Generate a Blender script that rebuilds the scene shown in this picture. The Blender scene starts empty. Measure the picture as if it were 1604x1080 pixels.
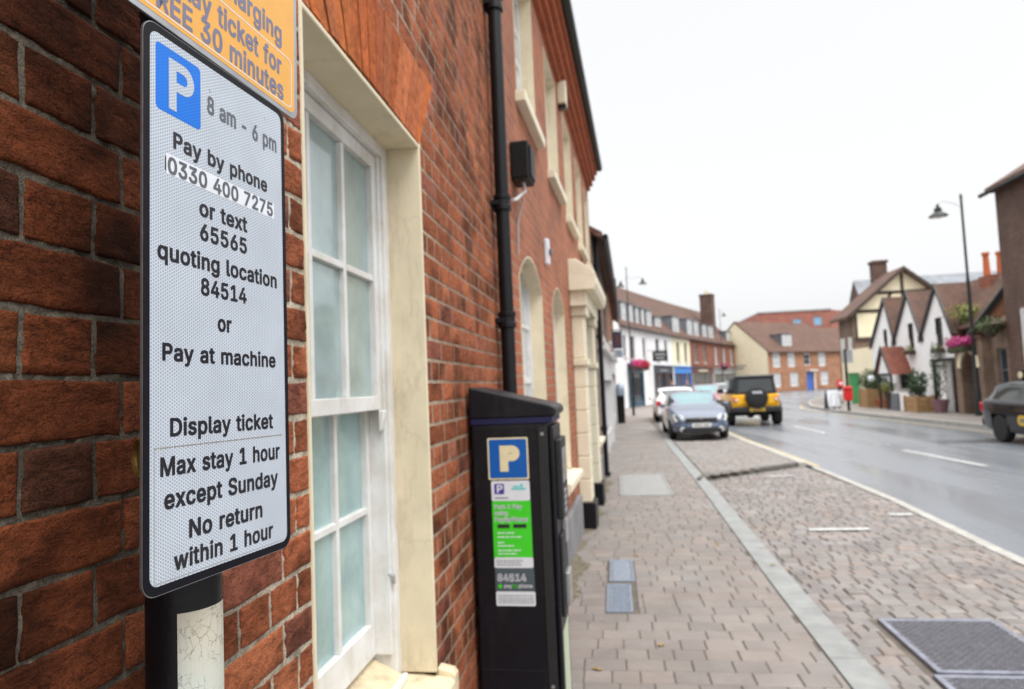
import bpy, bmesh, math, random
import numpy as np
from mathutils import Vector, Matrix, Euler
random.seed(7)
RNG = np.random.default_rng(11)
R = math.radians
scene = bpy.context.scene
COL = scene.collection

# ---------------------------------------------------------------- camera
cam_d = bpy.data.cameras.new('camera')
cam = bpy.data.objects.new('camera', cam_d)
COL.objects.link(cam)
scene.camera = cam
cam_d.sensor_fit = 'HORIZONTAL'
cam_d.sensor_width = 36.0
cam_d.lens = 24.0
cam_d.clip_start = 0.02
cam_d.clip_end = 2000
# street direction and up direction as seen by the camera (measured), inverted into a world matrix
_f = 1069.0
_d = Vector(((960 - 802) / _f, (540 - 601) / _f, 1.0)).normalized()
_r = R(2.4)
_u = Vector((-math.sin(_r), math.cos(_r), 0.0))
_u.z = -(_u.x * _d.x + _u.y * _d.y) / _d.z
_u.normalize()
_x = _d.cross(_u)
if _x.x < 0:
    _x = -_x
# rows = world axes in camera coordinates (x right, y up, z forward)
M3 = Matrix(((_x.x, _x.y, -_x.z), (_d.x, _d.y, -_d.z), (_u.x, _u.y, -_u.z)))
cam.matrix_world = Matrix.Translation((0.635, 0.0, 1.72)) @ M3.to_4x4()
cam_d.dof.use_dof = True
cam_d.dof.focus_distance = 0.80
cam_d.dof.aperture_fstop = 5.6
cam_d.dof.aperture_blades = 9

# ---------------------------------------------------------------- world and sun
SUN_EL, SUN_AZ = R(58), R(140)          # azimuth clockwise from +Y (down the street)
world = bpy.data.worlds.new('World')
scene.world = world
world.use_nodes = True
wn = world.node_tree
wn.nodes.clear()
w_out = wn.nodes.new('ShaderNodeOutputWorld')
sky = wn.nodes.new('ShaderNodeTexSky')
sky.sky_type = 'NISHITA'
sky.sun_disc = False
sky.sun_elevation = SUN_EL
sky.sun_rotation = SUN_AZ
sky.dust_density = 4.0
hs = wn.nodes.new('ShaderNodeHueSaturation')
hs.inputs['Saturation'].default_value = 0.12
b1 = wn.nodes.new('ShaderNodeBackground')
b1.inputs[1].default_value = 0.05
tc = wn.nodes.new('ShaderNodeTexCoord')
sp = wn.nodes.new('ShaderNodeSeparateXYZ')
rp = wn.nodes.new('ShaderNodeValToRGB')      # overcast cloud: pale at the horizon, brighter overhead
rp.color_ramp.elements[0].position = 0.0
rp.color_ramp.elements[0].color = (0.184, 0.1855, 0.187, 1)
rp.color_ramp.elements[1].position = 1.0
rp.color_ramp.elements[1].color = (1.0, 1.0, 1.0, 1)
e = rp.color_ramp.elements.new(0.5)
e.color = (0.196, 0.1975, 0.199, 1)
b2 = wn.nodes.new('ShaderNodeBackground')
b2.inputs[1].default_value = 2.75
ad = wn.nodes.new('ShaderNodeAddShader')
wn.links.new(sky.outputs[0], hs.inputs['Color'])
wn.links.new(hs.outputs[0], b1.inputs[0])
wn.links.new(tc.outputs['Generated'], sp.inputs[0])
wn.links.new(sp.outputs[2], rp.inputs[0])
wn.links.new(rp.outputs[0], b2.inputs[0])
wn.links.new(b1.outputs[0], ad.inputs[0])
wn.links.new(b2.outputs[0], ad.inputs[1])
wn.links.new(ad.outputs[0], w_out.inputs[0])

sun_d = bpy.data.lights.new('sun', 'SUN')
sun_d.energy = 1.0
sun_d.angle = R(25)
sun_d.color = (1.0, 0.97, 0.93)
sun = bpy.data.objects.new('sun', sun_d)
COL.objects.link(sun)
sun.rotation_euler = (R(90) - SUN_EL, 0, math.pi - SUN_AZ)
sun.location = (5, -5, 30)

scene.view_settings.view_transform = 'Standard'
scene.view_settings.look = 'None'
scene.view_settings.exposure = 0.52
scene.view_settings.gamma = 1.0
scene.cycles.max_bounces = 6
scene.cycles.use_denoising = True

# ---------------------------------------------------------------- mesh builder
class MB:
    def __init__(s):
        s.v, s.f, s.m = [], [], []
    def add(s, vs, fs, mi=0):
        n = len(s.v)
        s.v += [tuple(map(float, p)) for p in vs]
        for f in fs:
            s.f.append(tuple(i + n for i in f)); s.m.append(mi)
        return s
    def poly(s, pts, mi=0):
        return s.add(pts, [tuple(range(len(pts)))], mi)
    def box(s, x0, x1, y0, y1, z0, z1, mi=0):
        vs = [(x0,y0,z0),(x1,y0,z0),(x1,y1,z0),(x0,y1,z0),(x0,y0,z1),(x1,y0,z1),(x1,y1,z1),(x0,y1,z1)]
        return s.add(vs, [(0,3,2,1),(4,5,6,7),(0,1,5,4),(1,2,6,5),(2,3,7,6),(3,0,4,7)], mi)
    def prism(s, pts, axis, a0, a1, mi=0):
        # pts: 2D polygon; axis 0 -> (y,z), 1 -> (x,z), 2 -> (x,y)
        def P(p, a):
            if axis == 0: return (a, p[0], p[1])
            if axis == 1: return (p[0], a, p[1])
            return (p[0], p[1], a)
        n = len(pts)
        vs = [P(p, a0) for p in pts] + [P(p, a1) for p in pts]
        fs = [tuple(range(n)), tuple(range(2*n-1, n-1, -1))]
        fs += [(i, (i+1) % n, n+(i+1) % n, n+i) for i in range(n)]
        return s.add(vs, fs, mi)
    def tube(s, pts, r, n=10, mi=0, caps=True):
        pts = [Vector(p) for p in pts]
        rs = r if isinstance(r, (list, tuple)) else [r]*len(pts)
        vs, fs = [], []
        ref = None
        for i, p in enumerate(pts):
            t = (pts[min(i+1, len(pts)-1)] - pts[max(i-1, 0)]).normalized()
            if ref is None:
                ref = Vector((0,0,1)) if abs(t.z) < .9 else Vector((1,0,0))
            a = t.cross(ref).normalized(); b = a.cross(t).normalized(); ref = b
            for k in range(n):
                an = 2*math.pi*k/n
                vs.append(p + (a*math.cos(an) + b*math.sin(an))*rs[i])
        for i in range(len(pts)-1):
            for k in range(n):
                fs.append((i*n+k, i*n+(k+1) % n, (i+1)*n+(k+1) % n, (i+1)*n+k))
        if caps:
            fs.append(tuple(range(n-1, -1, -1))); fs.append(tuple((len(pts)-1)*n+k for k in range(n)))
        return s.add(vs, fs, mi)
    def lathe(s, prof, n=16, c=(0,0,0), mi=0, axis='z'):
        vs, fs = [], []
        for (r, z) in prof:
            for k in range(n):
                a = 2*math.pi*k/n
                p = (r*math.cos(a), r*math.sin(a), z)
                if axis == 'y': p = (p[0], p[2], p[1])
                if axis == 'x': p = (p[2], p[0], p[1])
                vs.append((p[0]+c[0], p[1]+c[1], p[2]+c[2]))
        for i in range(len(prof)-1):
            for k in range(n):
                fs.append((i*n+k, i*n+(k+1) % n, (i+1)*n+(k+1) % n, (i+1)*n+k))
        fs.append(tuple(range(n-1, -1, -1))); fs.append(tuple((len(prof)-1)*n+k for k in range(n)))
        return s.add(vs, fs, mi)
    def ball(s, c, r, n=10, mi=0):
        rx, ry, rz = r if isinstance(r, (tuple, list)) else (r, r, r)
        prof = [(max(1e-4, math.sin(math.pi*i/n)), -math.cos(math.pi*i/n)) for i in range(n+1)]
        k0 = len(s.v)
        s.lathe(prof, 2*n, (0,0,0), mi)
        for i in range(k0, len(s.v)):
            p = s.v[i]; s.v[i] = (p[0]*rx+c[0], p[1]*ry+c[1], p[2]*rz+c[2])
        return s
    def build(s, name, mats, parent=None, smooth=False, bevel=0, recalc=True, seg=2):
        me = bpy.data.meshes.new(name)
        me.from_pydata(s.v, [], s.f)
        if not isinstance(mats, (list, tuple)): mats = [mats]
        for m in mats: me.materials.append(m)
        me.polygons.foreach_set('material_index', s.m)
        if recalc:
            bm = bmesh.new(); bm.from_mesh(me)
            bmesh.ops.recalc_face_normals(bm, faces=bm.faces)
            bm.to_mesh(me); bm.free()
        me.polygons.foreach_set('use_smooth', [bool(smooth)]*len(me.polygons))
        me.update()
        o = bpy.data.objects.new(name, me)
        COL.objects.link(o)
        if parent is not None: o.parent = parent
        if smooth and smooth != 'all':
            md = o.modifiers.new('edges', 'EDGE_SPLIT'); md.split_angle = R(40)
        if bevel:
            md = o.modifiers.new('bevel', 'BEVEL'); md.width = bevel; md.segments = seg; md.limit_method = 'ANGLE'; md.angle_limit = R(40)
            md.harden_normals = False
        return o

def tag(o, label=None, cat=None, group=None, kind=None):
    if label: o['label'] = label
    if cat: o['category'] = cat
    if group: o['group'] = group
    if kind: o['kind'] = kind
    return o
def thing(name, label, cat, loc=(0,0,0), rz=0, group=None):
    o = bpy.data.objects.new(name, None); COL.objects.link(o)
    o.empty_display_size = 0.2
    o.location = loc; o.rotation_euler = (0, 0, rz)
    return tag(o, label, cat, group)
def dup(root, loc, rz=None, label=None, parent=None):
    c = root.copy(); COL.objects.link(c)
    if parent is not None: c.parent = parent
    if loc is not None: c.location = loc
    if rz is not None: c.rotation_euler = (0, 0, rz)
    if label: c['label'] = label
    for ch in list(root.children):
        dup(ch, None, None, None, c)
    return c

# ---------------------------------------------------------------- value noise for modelling
def vnoise(p, seed=0):
    p = np.asarray(p, float); i = np.floor(p).astype(np.int64); f = p - i; f = f*f*(3-2*f)
    def h(a, b, c):
        n = (a*374761393 + b*668265263 + c*2147483647 + seed*974711) & 0xffffffff
        n = ((n ^ (n >> 13))*1274126177) & 0xffffffff
        n = (n ^ (n >> 16)) & 0xffffffff
        return n/2147483648.0 - 1.0
    r = 0
    for dx in (0, 1):
        for dy in (0, 1):
            for dz in (0, 1):
                w = (f[...,0] if dx else 1-f[...,0])*(f[...,1] if dy else 1-f[...,1])*(f[...,2] if dz else 1-f[...,2])
                r = r + w*h(i[...,0]+dx, i[...,1]+dy, i[...,2]+dz)
    return r
def fbm(p, seed=0, o=4):
    p = np.asarray(p, float); r = 0; a = 1.0
    for k in range(o):
        r = r + a*vnoise(p*(2.0**k), seed+k*17); a *= .5
    return r

# ---------------------------------------------------------------- materials
def nt(name):
    m = bpy.data.materials.new(name); m.use_nodes = True
    t = m.node_tree
    return m, t, t.nodes['Principled BSDF']
def N(t, kind, **kw):
    n = t.nodes.new(kind)
    for k, v in kw.items():
        if k.startswith('_'): setattr(n, k[1:], v)
        else: n.inputs[k.replace('__', ' ')].default_value = v
    return n
def c4(c): return (c[0], c[1], c[2], 1)
def mk(name, col, rough=.6, var=.25, scale=8, bump=.0, bscale=60, metal=0, coat=0, spec=.5, hue=None, coord='Object', bdist=.004, stain=None):
    m, t, b = nt(name)
    co = t.nodes.new('ShaderNodeTexCoord')
    nz = N(t, 'ShaderNodeTexNoise', Scale=scale, Detail=6.0, Roughness=.6)
    t.links.new(co.outputs[coord], nz.inputs['Vector'])
    rm = t.nodes.new('ShaderNodeValToRGB')
    lo = [c*(1-var) for c in col]; hi = [min(1, c*(1+var*.8)) for c in col]
    if hue: hi = hue
    rm.color_ramp.elements[0].position = .3; rm.color_ramp.elements[0].color = c4(lo)
    rm.color_ramp.elements[1].position = .7; rm.color_ramp.elements[1].color = c4(hi)
    t.links.new(nz.outputs['Fac'], rm.inputs[0]); t.links.new(rm.outputs[0], b.inputs['Base Color'])
    if stain:                                  # weathering: runs and blotches of dirt, stretched downwards, with hairline cracks
        scol, amt, ssc = stain
        sm = N(t, 'ShaderNodeMapping'); sm.inputs['Scale'].default_value = (1, 1, .28); t.links.new(co.outputs[coord], sm.inputs[0])
        sn = N(t, 'ShaderNodeTexNoise', Scale=ssc, Detail=9.0, Roughness=.72); t.links.new(sm.outputs[0], sn.inputs['Vector'])
        sr = N(t, 'ShaderNodeMapRange'); sr.inputs['From Min'].default_value = .53; sr.inputs['From Max'].default_value = .74; sr.inputs['To Max'].default_value = amt
        t.links.new(sn.outputs['Fac'], sr.inputs[0])
        mx = N(t, 'ShaderNodeMix', _data_type='RGBA'); mx.inputs['B'].default_value = c4(scol)
        t.links.new(sr.outputs[0], mx.inputs['Factor']); t.links.new(rm.outputs[0], mx.inputs['A'])
        vo = t.nodes.new('ShaderNodeTexVoronoi'); vo.feature = 'DISTANCE_TO_EDGE'; vo.inputs['Scale'].default_value = ssc*.35
        vd = N(t, 'ShaderNodeVectorMath', _operation='MULTIPLY_ADD'); vd.inputs[1].default_value = (.25, .25, .25); t.links.new(sn.outputs['Color'], vd.inputs[0]); t.links.new(co.outputs[coord], vd.inputs[2])
        t.links.new(vd.outputs[0], vo.inputs['Vector'])
        vr = N(t, 'ShaderNodeMapRange'); vr.inputs['From Max'].default_value = .012; vr.inputs['To Min'].default_value = amt*.28; vr.inputs['To Max'].default_value = 0.0
        t.links.new(vo.outputs['Distance'], vr.inputs[0])
        m2 = N(t, 'ShaderNodeMix', _data_type='RGBA'); m2.inputs['B'].default_value = c4(scol)
        t.links.new(vr.outputs[0], m2.inputs['Factor']); t.links.new(mx.outputs['Result'], m2.inputs['A']); t.links.new(m2.outputs['Result'], b.inputs['Base Color'])
    b.inputs['Roughness'].default_value = rough
    b.inputs['Metallic'].default_value = metal
    b.inputs['Specular IOR Level'].default_value = spec
    if coat:
        b.inputs['Coat Weight'].default_value = coat; b.inputs['Coat Roughness'].default_value = .05
    if bump:
        n2 = N(t, 'ShaderNodeTexNoise', Scale=bscale, Detail=5.0)
        t.links.new(co.outputs[coord], n2.inputs['Vector'])
        bp = N(t, 'ShaderNodeBump', Strength=bump, Distance=bdist)
        t.links.new(n2.outputs['Fac'], bp.inputs['Height']); t.links.new(bp.outputs[0], b.inputs['Normal'])
    return m
def mk_bricktex(name, c1, c2, mortar, bw=.225, bh=.075, ms=.012, wet=0, floor=False, rough=.85, offset=.5, var=.35):
    m, t, b = nt(name)
    co = t.nodes.new('ShaderNodeTexCoord'); s = t.nodes.new('ShaderNodeSeparateXYZ')
    t.links.new(co.outputs['Object'], s.inputs[0])
    cb = t.nodes.new('ShaderNodeCombineXYZ')
    if floor:
        t.links.new(s.outputs[0], cb.inputs[0]); t.links.new(s.outputs[1], cb.inputs[1])
    else:
        a = N(t, 'ShaderNodeMath', _operation='ADD')
        t.links.new(s.outputs[0], a.inputs[0]); t.links.new(s.outputs[1], a.inputs[1])
        t.links.new(a.outputs[0], cb.inputs[0]); t.links.new(s.outputs[2], cb.inputs[1])
    bt = t.nodes.new('ShaderNodeTexBrick')
    bt.offset = offset
    bt.inputs['Color1'].default_value = c4(c1); bt.inputs['Color2'].default_value = c4(c2)
    bt.inputs['Mortar'].default_value = c4(mortar)
    bt.inputs['Scale'].default_value = 1.0
    bt.inputs['Brick Width'].default_value = bw; bt.inputs['Row Height'].default_value = bh
    bt.inputs['Mortar Size'].default_value = ms; bt.inputs['Mortar Smooth'].default_value = .3
    t.links.new(cb.outputs[0], bt.inputs['Vector'])
    nz = N(t, 'ShaderNodeTexNoise', Scale=1.1, Detail=7.0, Roughness=.65)
    t.links.new(co.outputs['Object'], nz.inputs['Vector'])
    mp = N(t, 'ShaderNodeMapRange'); mp.inputs['From Min'].default_value = .3; mp.inputs['From Max'].default_value = .7
    mp.inputs['To Min'].default_value = 1-var; mp.inputs['To Max'].default_value = 1+var*.6
    t.links.new(nz.outputs['Fac'], mp.inputs[0])
    mu = N(t, 'ShaderNodeVectorMath', _operation='SCALE')
    t.links.new(bt.outputs['Color'], mu.inputs[0]); t.links.new(mp.outputs[0], mu.inputs['Scale'])
    t.links.new(mu.outputs[0], b.inputs['Base Color'])
    b.inputs['Roughness'].default_value = rough
    n2 = N(t, 'ShaderNodeTexNoise', Scale=90.0, Detail=4.0)
    t.links.new(co.outputs['Object'], n2.inputs['Vector'])
    ma = N(t, 'ShaderNodeMath', _operation='MULTIPLY_ADD'); ma.inputs[1].default_value = -1.0
    t.links.new(bt.outputs['Fac'], ma.inputs[0]); 
    ms2 = N(t, 'ShaderNodeMath', _operation='MULTIPLY'); ms2.inputs[1].default_value = .5
    t.links.new(n2.outputs['Fac'], ms2.inputs[0]); t.links.new(ms2.outputs[0], ma.inputs[2])
    bp = N(t, 'ShaderNodeBump', Strength=.7, Distance=.006)
    t.links.new(ma.outputs[0], bp.inputs['Height']); t.links.new(bp.outputs[0], b.inputs['Normal'])
    return m

def mk_colattr(name, rough=.85, fine=380, crease=45, bump=.6, specks=.35, wet=False, lo=.5, hi=1.35, cracks=0):
    """per-unit tint from the mesh (brick or block), broken up by grain, specks and creases"""
    m, t, b = nt(name)
    at = t.nodes.new('ShaderNodeAttribute'); at.attribute_name = 'Col'
    co = t.nodes.new('ShaderNodeTexCoord')
    nz = N(t, 'ShaderNodeTexNoise', Scale=crease, Detail=8.0, Roughness=.7, Distortion=.8)
    if cracks:
        st_ = N(t, 'ShaderNodeMapping'); st_.inputs['Scale'].default_value = (1, 1, 2.4); t.links.new(co.outputs['Object'], st_.inputs[0]); t.links.new(st_.outputs[0], nz.inputs['Vector'])
    else: t.links.new(co.outputs['Object'], nz.inputs['Vector'])
    mp = N(t, 'ShaderNodeMapRange'); mp.inputs['From Min'].default_value = .3; mp.inputs['From Max'].default_value = .7
    mp.inputs['To Min'].default_value = lo; mp.inputs['To Max'].default_value = hi
    t.links.new(nz.outputs['Fac'], mp.inputs[0])
    n2 = N(t, 'ShaderNodeTexNoise', Scale=fine, Detail=3.0)
    t.links.new(co.outputs['Object'], n2.inputs['Vector'])
    m2 = N(t, 'ShaderNodeMapRange'); m2.inputs['From Min'].default_value = .28; m2.inputs['From Max'].default_value = .5
    m2.inputs['To Min'].default_value = 1-specks; m2.inputs['To Max'].default_value = 1.0
    t.links.new(n2.outputs['Fac'], m2.inputs[0])
    ml = N(t, 'ShaderNodeMath', _operation='MULTIPLY')
    t.links.new(mp.outputs[0], ml.inputs[0]); t.links.new(m2.outputs[0], ml.inputs[1])
    if cracks:
        mv = N(t, 'ShaderNodeMapping'); mv.inputs['Scale'].default_value = (1, 1, 2.3)
        t.links.new(co.outputs['Object'], mv.inputs[0])
        nc = N(t, 'ShaderNodeTexNoise', Scale=21.0, Detail=7.0, Roughness=.68, Distortion=.5); t.links.new(mv.outputs[0], nc.inputs['Vector'])
        su = N(t, 'ShaderNodeMath', _operation='SUBTRACT'); su.inputs[1].default_value = .47; t.links.new(nc.outputs['Fac'], su.inputs[0])
        ab = N(t, 'ShaderNodeMath', _operation='ABSOLUTE'); t.links.new(su.outputs[0], ab.inputs[0])
        mc = N(t, 'ShaderNodeMapRange'); mc.inputs['From Min'].default_value = .0; mc.inputs['From Max'].default_value = .022
        mc.inputs['To Min'].default_value = 1-cracks; mc.inputs['To Max'].default_value = 1.0; t.links.new(ab.outputs[0], mc.inputs[0])
        nm = N(t, 'ShaderNodeTexNoise', Scale=9.0, Detail=2.0); t.links.new(co.outputs['Object'], nm.inputs['Vector'])
        mm = N(t, 'ShaderNodeMapRange'); mm.inputs['From Min'].default_value = .42; mm.inputs['From Max'].default_value = .6; t.links.new(nm.outputs['Fac'], mm.inputs[0])
        mx = N(t, 'ShaderNodeMix'); mx.inputs['A'].default_value = 1.0
        t.links.new(mm.outputs[0], mx.inputs['Factor']); t.links.new(mc.outputs[0], mx.inputs['B'])
        m9 = N(t, 'ShaderNodeMath', _operation='MULTIPLY'); t.links.new(ml.outputs[0], m9.inputs[0]); t.links.new(mx.outputs[0], m9.inputs[1]); ml = m9
    mu = N(t, 'ShaderNodeVectorMath', _operation='SCALE')
    t.links.new(at.outputs['Color'], mu.inputs[0]); t.links.new(ml.outputs[0], mu.inputs['Scale'])
    t.links.new(mu.outputs[0], b.inputs['Base Color'])
    b.inputs['Roughness'].default_value = rough
    b.inputs['Specular IOR Level'].default_value = .4 if wet else .12
    if wet:
        n3 = N(t, 'ShaderNodeTexNoise', Scale=.9, Detail=4.0)
        t.links.new(co.outputs['Object'], n3.inputs['Vector'])
        m3 = N(t, 'ShaderNodeMapRange'); m3.inputs['From Min'].default_value = .42; m3.inputs['From Max'].default_value = .62
        m3.inputs['To Min'].default_value = rough; m3.inputs['To Max'].default_value = max(.2, rough-.35)
        t.links.new(n3.outputs['Fac'], m3.inputs[0]); t.links.new(m3.outputs[0], b.inputs['Roughness'])
    ah = N(t, 'ShaderNodeMath', _operation='MULTIPLY_ADD'); ah.inputs[1].default_value = .35
    t.links.new(n2.outputs['Fac'], ah.inputs[0]); t.links.new(nz.outputs['Fac'], ah.inputs[2])
    bp = N(t, 'ShaderNodeBump', Strength=bump, Distance=.0045 if cracks else .003)
    t.links.new(ah.outputs[0], bp.inputs['Height']); t.links.new(bp.outputs[0], b.inputs['Normal'])
    return m

def mk_sheeting(name, lo, hi, pitch=.0040):
    """retroreflective sign sheeting: honeycomb of darker cells between pale seams"""
    m, t, b = nt(name)
    co = t.nodes.new('ShaderNodeTexCoord')
    sc_ = N(t, 'ShaderNodeVectorMath', _operation='MULTIPLY'); sc_.inputs[1].default_value = (1/(pitch*1.732), 1/pitch, 0)
    t.links.new(co.outputs['Object'], sc_.inputs[0])
    ds = []
    for off in (0.0, .5):
        a = N(t, 'ShaderNodeVectorMath', _operation='ADD'); a.inputs[1].default_value = (off, off, 0)
        t.links.new(sc_.outputs[0], a.inputs[0])
        fr = N(t, 'ShaderNodeVectorMath', _operation='FRACTION'); t.links.new(a.outputs[0], fr.inputs[0])
        sb = N(t, 'ShaderNodeVectorMath', _operation='SUBTRACT'); sb.inputs[1].default_value = (.5, .5, 0)
        t.links.new(fr.outputs[0], sb.inputs[0])
        mu = N(t, 'ShaderNodeVectorMath', _operation='MULTIPLY'); mu.inputs[1].default_value = (1.732, 1, 0)
        t.links.new(sb.outputs[0], mu.inputs[0])
        ln = N(t, 'ShaderNodeVectorMath', _operation='LENGTH'); t.links.new(mu.outputs[0], ln.inputs[0])
        ds.append(ln)
    mn = N(t, 'ShaderNodeMath', _operation='MINIMUM')
    t.links.new(ds[0].outputs['Value'], mn.inputs[0]); t.links.new(ds[1].outputs['Value'], mn.inputs[1])
    rm = t.nodes.new('ShaderNodeValToRGB')
    rm.color_ramp.elements[0].position = .3; rm.color_ramp.elements[0].color = c4(lo)
    rm.color_ramp.elements[1].position = .46; rm.color_ramp.elements[1].color = c4(hi)
    t.links.new(mn.outputs[0], rm.inputs[0])
    nz = N(t, 'ShaderNodeTexNoise', Scale=14.0, Detail=5.0)
    t.links.new(co.outputs['Object'], nz.inputs['Vector'])
    mp = N(t, 'ShaderNodeMapRange'); mp.inputs['From Min'].default_value = .3; mp.inputs['From Max'].default_value = .7
    mp.inputs['To Min'].default_value = .93; mp.inputs['To Max'].default_value = 1.04
    t.links.new(nz.outputs['Fac'], mp.inputs[0])
    mu = N(t, 'ShaderNodeVectorMath', _operation='SCALE')
    t.links.new(rm.outputs[0], mu.inputs[0]); t.links.new(mp.outputs[0], mu.inputs['Scale'])
    t.links.new(mu.outputs[0], b.inputs['Base Color'])
    b.inputs['Roughness'].default_value = .4
    b.inputs['Specular IOR Level'].default_value = .3
    b.inputs['Coat Weight'].default_value = .12; b.inputs['Coat Roughness'].default_value = .2
    return m

def mk_asphalt(name):
    m, t, b = nt(name)
    co = t.nodes.new('ShaderNodeTexCoord')
    n1 = N(t, 'ShaderNodeTexNoise', Scale=260.0, Detail=3.0); n2 = N(t, 'ShaderNodeTexNoise', Scale=.35, Detail=6.0, Roughness=.6)
    mpv = N(t, 'ShaderNodeMapping'); mpv.inputs['Scale'].default_value = (2.6, .35, 1)
    t.links.new(co.outputs['Object'], n1.inputs['Vector']); t.links.new(co.outputs['Object'], mpv.inputs[0])
    t.links.new(mpv.outputs[0], n2.inputs['Vector'])
    rm = t.nodes.new('ShaderNodeValToRGB')
    rm.color_ramp.elements[0].position = .3; rm.color_ramp.elements[0].color = (.098, .109, .124, 1)
    rm.color_ramp.elements[1].position = .75; rm.color_ramp.elements[1].color = (.165, .182, .203, 1)
    t.links.new(n1.outputs['Fac'], rm.inputs[0]); t.links.new(rm.outputs[0], b.inputs['Base Color'])
    mp = N(t, 'ShaderNodeMapRange'); mp.inputs['From Min'].default_value = .35; mp.inputs['From Max'].default_value = .65
    mp.inputs['To Min'].default_value = .12; mp.inputs['To Max'].default_value = .42
    t.links.new(n2.outputs['Fac'], mp.inputs[0]); t.links.new(mp.outputs[0], b.inputs['Coat Roughness']); b.inputs['Roughness'].default_value = .5
    b.inputs['Specular IOR Level'].default_value = .8
    b.inputs['Coat Weight'].default_value = .7; b.inputs['Coat IOR'].default_value = 1.6
    bp = N(t, 'ShaderNodeBump', Strength=.12, Distance=.004)
    t.links.new(n1.outputs['Fac'], bp.inputs['Height']); t.links.new(bp.outputs[0], b.inputs['Normal'])
    return m

def _asph2():
    m = mk('newer_asphalt_patch', (.068, .074, .084), .5, .3, 60, .12, 260, coat=.8); m.node_tree.nodes['Principled BSDF'].inputs['Coat Roughness'].default_value = .25; return m

def mk_crackpaint(name):
    m, t, b = nt(name)
    co = t.nodes.new('ShaderNodeTexCoord')
    mpv = N(t, 'ShaderNodeMapping'); mpv.inputs['Scale'].default_value = (105, 105, 66)
    t.links.new(co.outputs['Object'], mpv.inputs[0])
    nz = N(t, 'ShaderNodeTexNoise', Scale=30.0, Detail=6.0, Roughness=.65)
    t.links.new(co.outputs['Object'], nz.inputs['Vector'])
    ns = N(t, 'ShaderNodeVectorMath', _operation='SCALE'); ns.inputs['Scale'].default_value = 2.4; t.links.new(nz.outputs['Color'], ns.inputs[0])
    av = N(t, 'ShaderNodeVectorMath', _operation='ADD')
    t.links.new(mpv.outputs[0], av.inputs[0]); t.links.new(ns.outputs[0], av.inputs[1])
    vo = t.nodes.new('ShaderNodeTexVoronoi'); vo.feature = 'DISTANCE_TO_EDGE'; vo.inputs['Scale'].default_value = 1.0
    t.links.new(av.outputs[0], vo.inputs['Vector'])
    nk = N(t, 'ShaderNodeTexNoise', Scale=34.0, Detail=2.0); t.links.new(co.outputs['Object'], nk.inputs['Vector'])
    mk_ = N(t, 'ShaderNodeMapRange'); mk_.inputs['From Min'].default_value = .5; mk_.inputs['From Max'].default_value = .62; mk_.inputs['To Min'].default_value = .0; mk_.inputs['To Max'].default_value = .022
    t.links.new(nk.outputs['Fac'], mk_.inputs[0])
    dk = N(t, 'ShaderNodeMath', _operation='ADD'); t.links.new(vo.outputs['Distance'], dk.inputs[0]); t.links.new(mk_.outputs[0], dk.inputs[1])
    rm = t.nodes.new('ShaderNodeValToRGB')
    rm.color_ramp.elements[0].position = .0; rm.color_ramp.elements[0].color = (.22, .20, .18, 1)
    rm.color_ramp.elements[1].position = .03; rm.color_ramp.elements[1].color = (.60, .585, .53, 1)
    t.links.new(dk.outputs[0], rm.inputs[0])
    n2 = N(t, 'ShaderNodeTexNoise', Scale=9.0, Detail=5.0); t.links.new(co.outputs['Object'], n2.inputs['Vector'])
    r2 = t.nodes.new('ShaderNodeValToRGB')
    r2.color_ramp.elements[0].position = .35; r2.color_ramp.elements[0].color = (1, .96, .86, 1)
    r2.color_ramp.elements[1].position = .62; r2.color_ramp.elements[1].color = (.92, 1, 1.0, 1)
    t.links.new(n2.outputs['Fac'], r2.inputs[0])
    mx = N(t, 'ShaderNodeVectorMath', _operation='MULTIPLY')
    t.links.new(rm.outputs[0], mx.inputs[0]); t.links.new(r2.outputs[0], mx.inputs[1])
    t.links.new(mx.outputs[0], b.inputs['Base Color']); b.inputs['Roughness'].default_value = .4
    bp = N(t, 'ShaderNodeBump', Strength=.6, Distance=.001)
    t.links.new(rm.outputs[0], bp.inputs['Height']); t.links.new(bp.outputs[0], b.inputs['Normal'])
    return m

M = {}
M['black_paint'] = mk('black_paint', (.005, .005, .007), .42, .3, 20, .15, 120, spec=.3)
M['machine'] = mk('machine_navy_black', (.0045, .005, .009), .42, .3, 12, .14, 90, spec=.35, stain=((.035, .033, .03), .6, 6), bdist=.001)
M['machine_blue'] = mk('machine_blue_band', (.006, .008, .055), .45, .1)
M['sign_black'] = mk('sign_border_black', (.004, .004, .008), .5, .3, 30, spec=.2)
M['sign_metal'] = mk('sign_back_aluminium', (.42, .43, .45), .35, .15, 30, metal=.9)
M['sheet_white'] = mk_sheeting('white_retroreflective_sheeting', (.32, .37, .44), (.59, .635, .70))
M['sheet_blue'] = mk_sheeting('blue_retroreflective_sheeting', (.0, .125, .56), (.0, .19, .76))
M['sheet_yellow'] = mk('yellow_sign_sheeting', (.74, .36, .05), .4, .06, 20, coat=.2)
M['ink'] = mk('black_sign_lettering', (.012, .012, .018), .35, .2, 60)
M['ink_grey'] = mk('grey_sign_lettering', (.10, .11, .13), .4, .2, 60)
M['ink_violet'] = mk('faded_grey_violet_lettering', (.16, .16, .25), .45, .12, 40)
M['white_flat'] = mk('white_vinyl', (.70, .73, .78), .4, .05, 30)
M['dirt_line'] = mk('brown_dirt_line', (.24, .21, .16), .7, .4, 300)
M['brass'] = mk('weathered_brass', (.34, .22, .07), .42, .4, 50, .2, 200, metal=.8)
M['crack'] = mk_crackpaint('cracked_white_reflective_band')
M['brick'] = mk_colattr('handmade_red_brick', .88, 330, 34, 1.0, .55, cracks=.68, lo=.42, hi=1.4)
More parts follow.
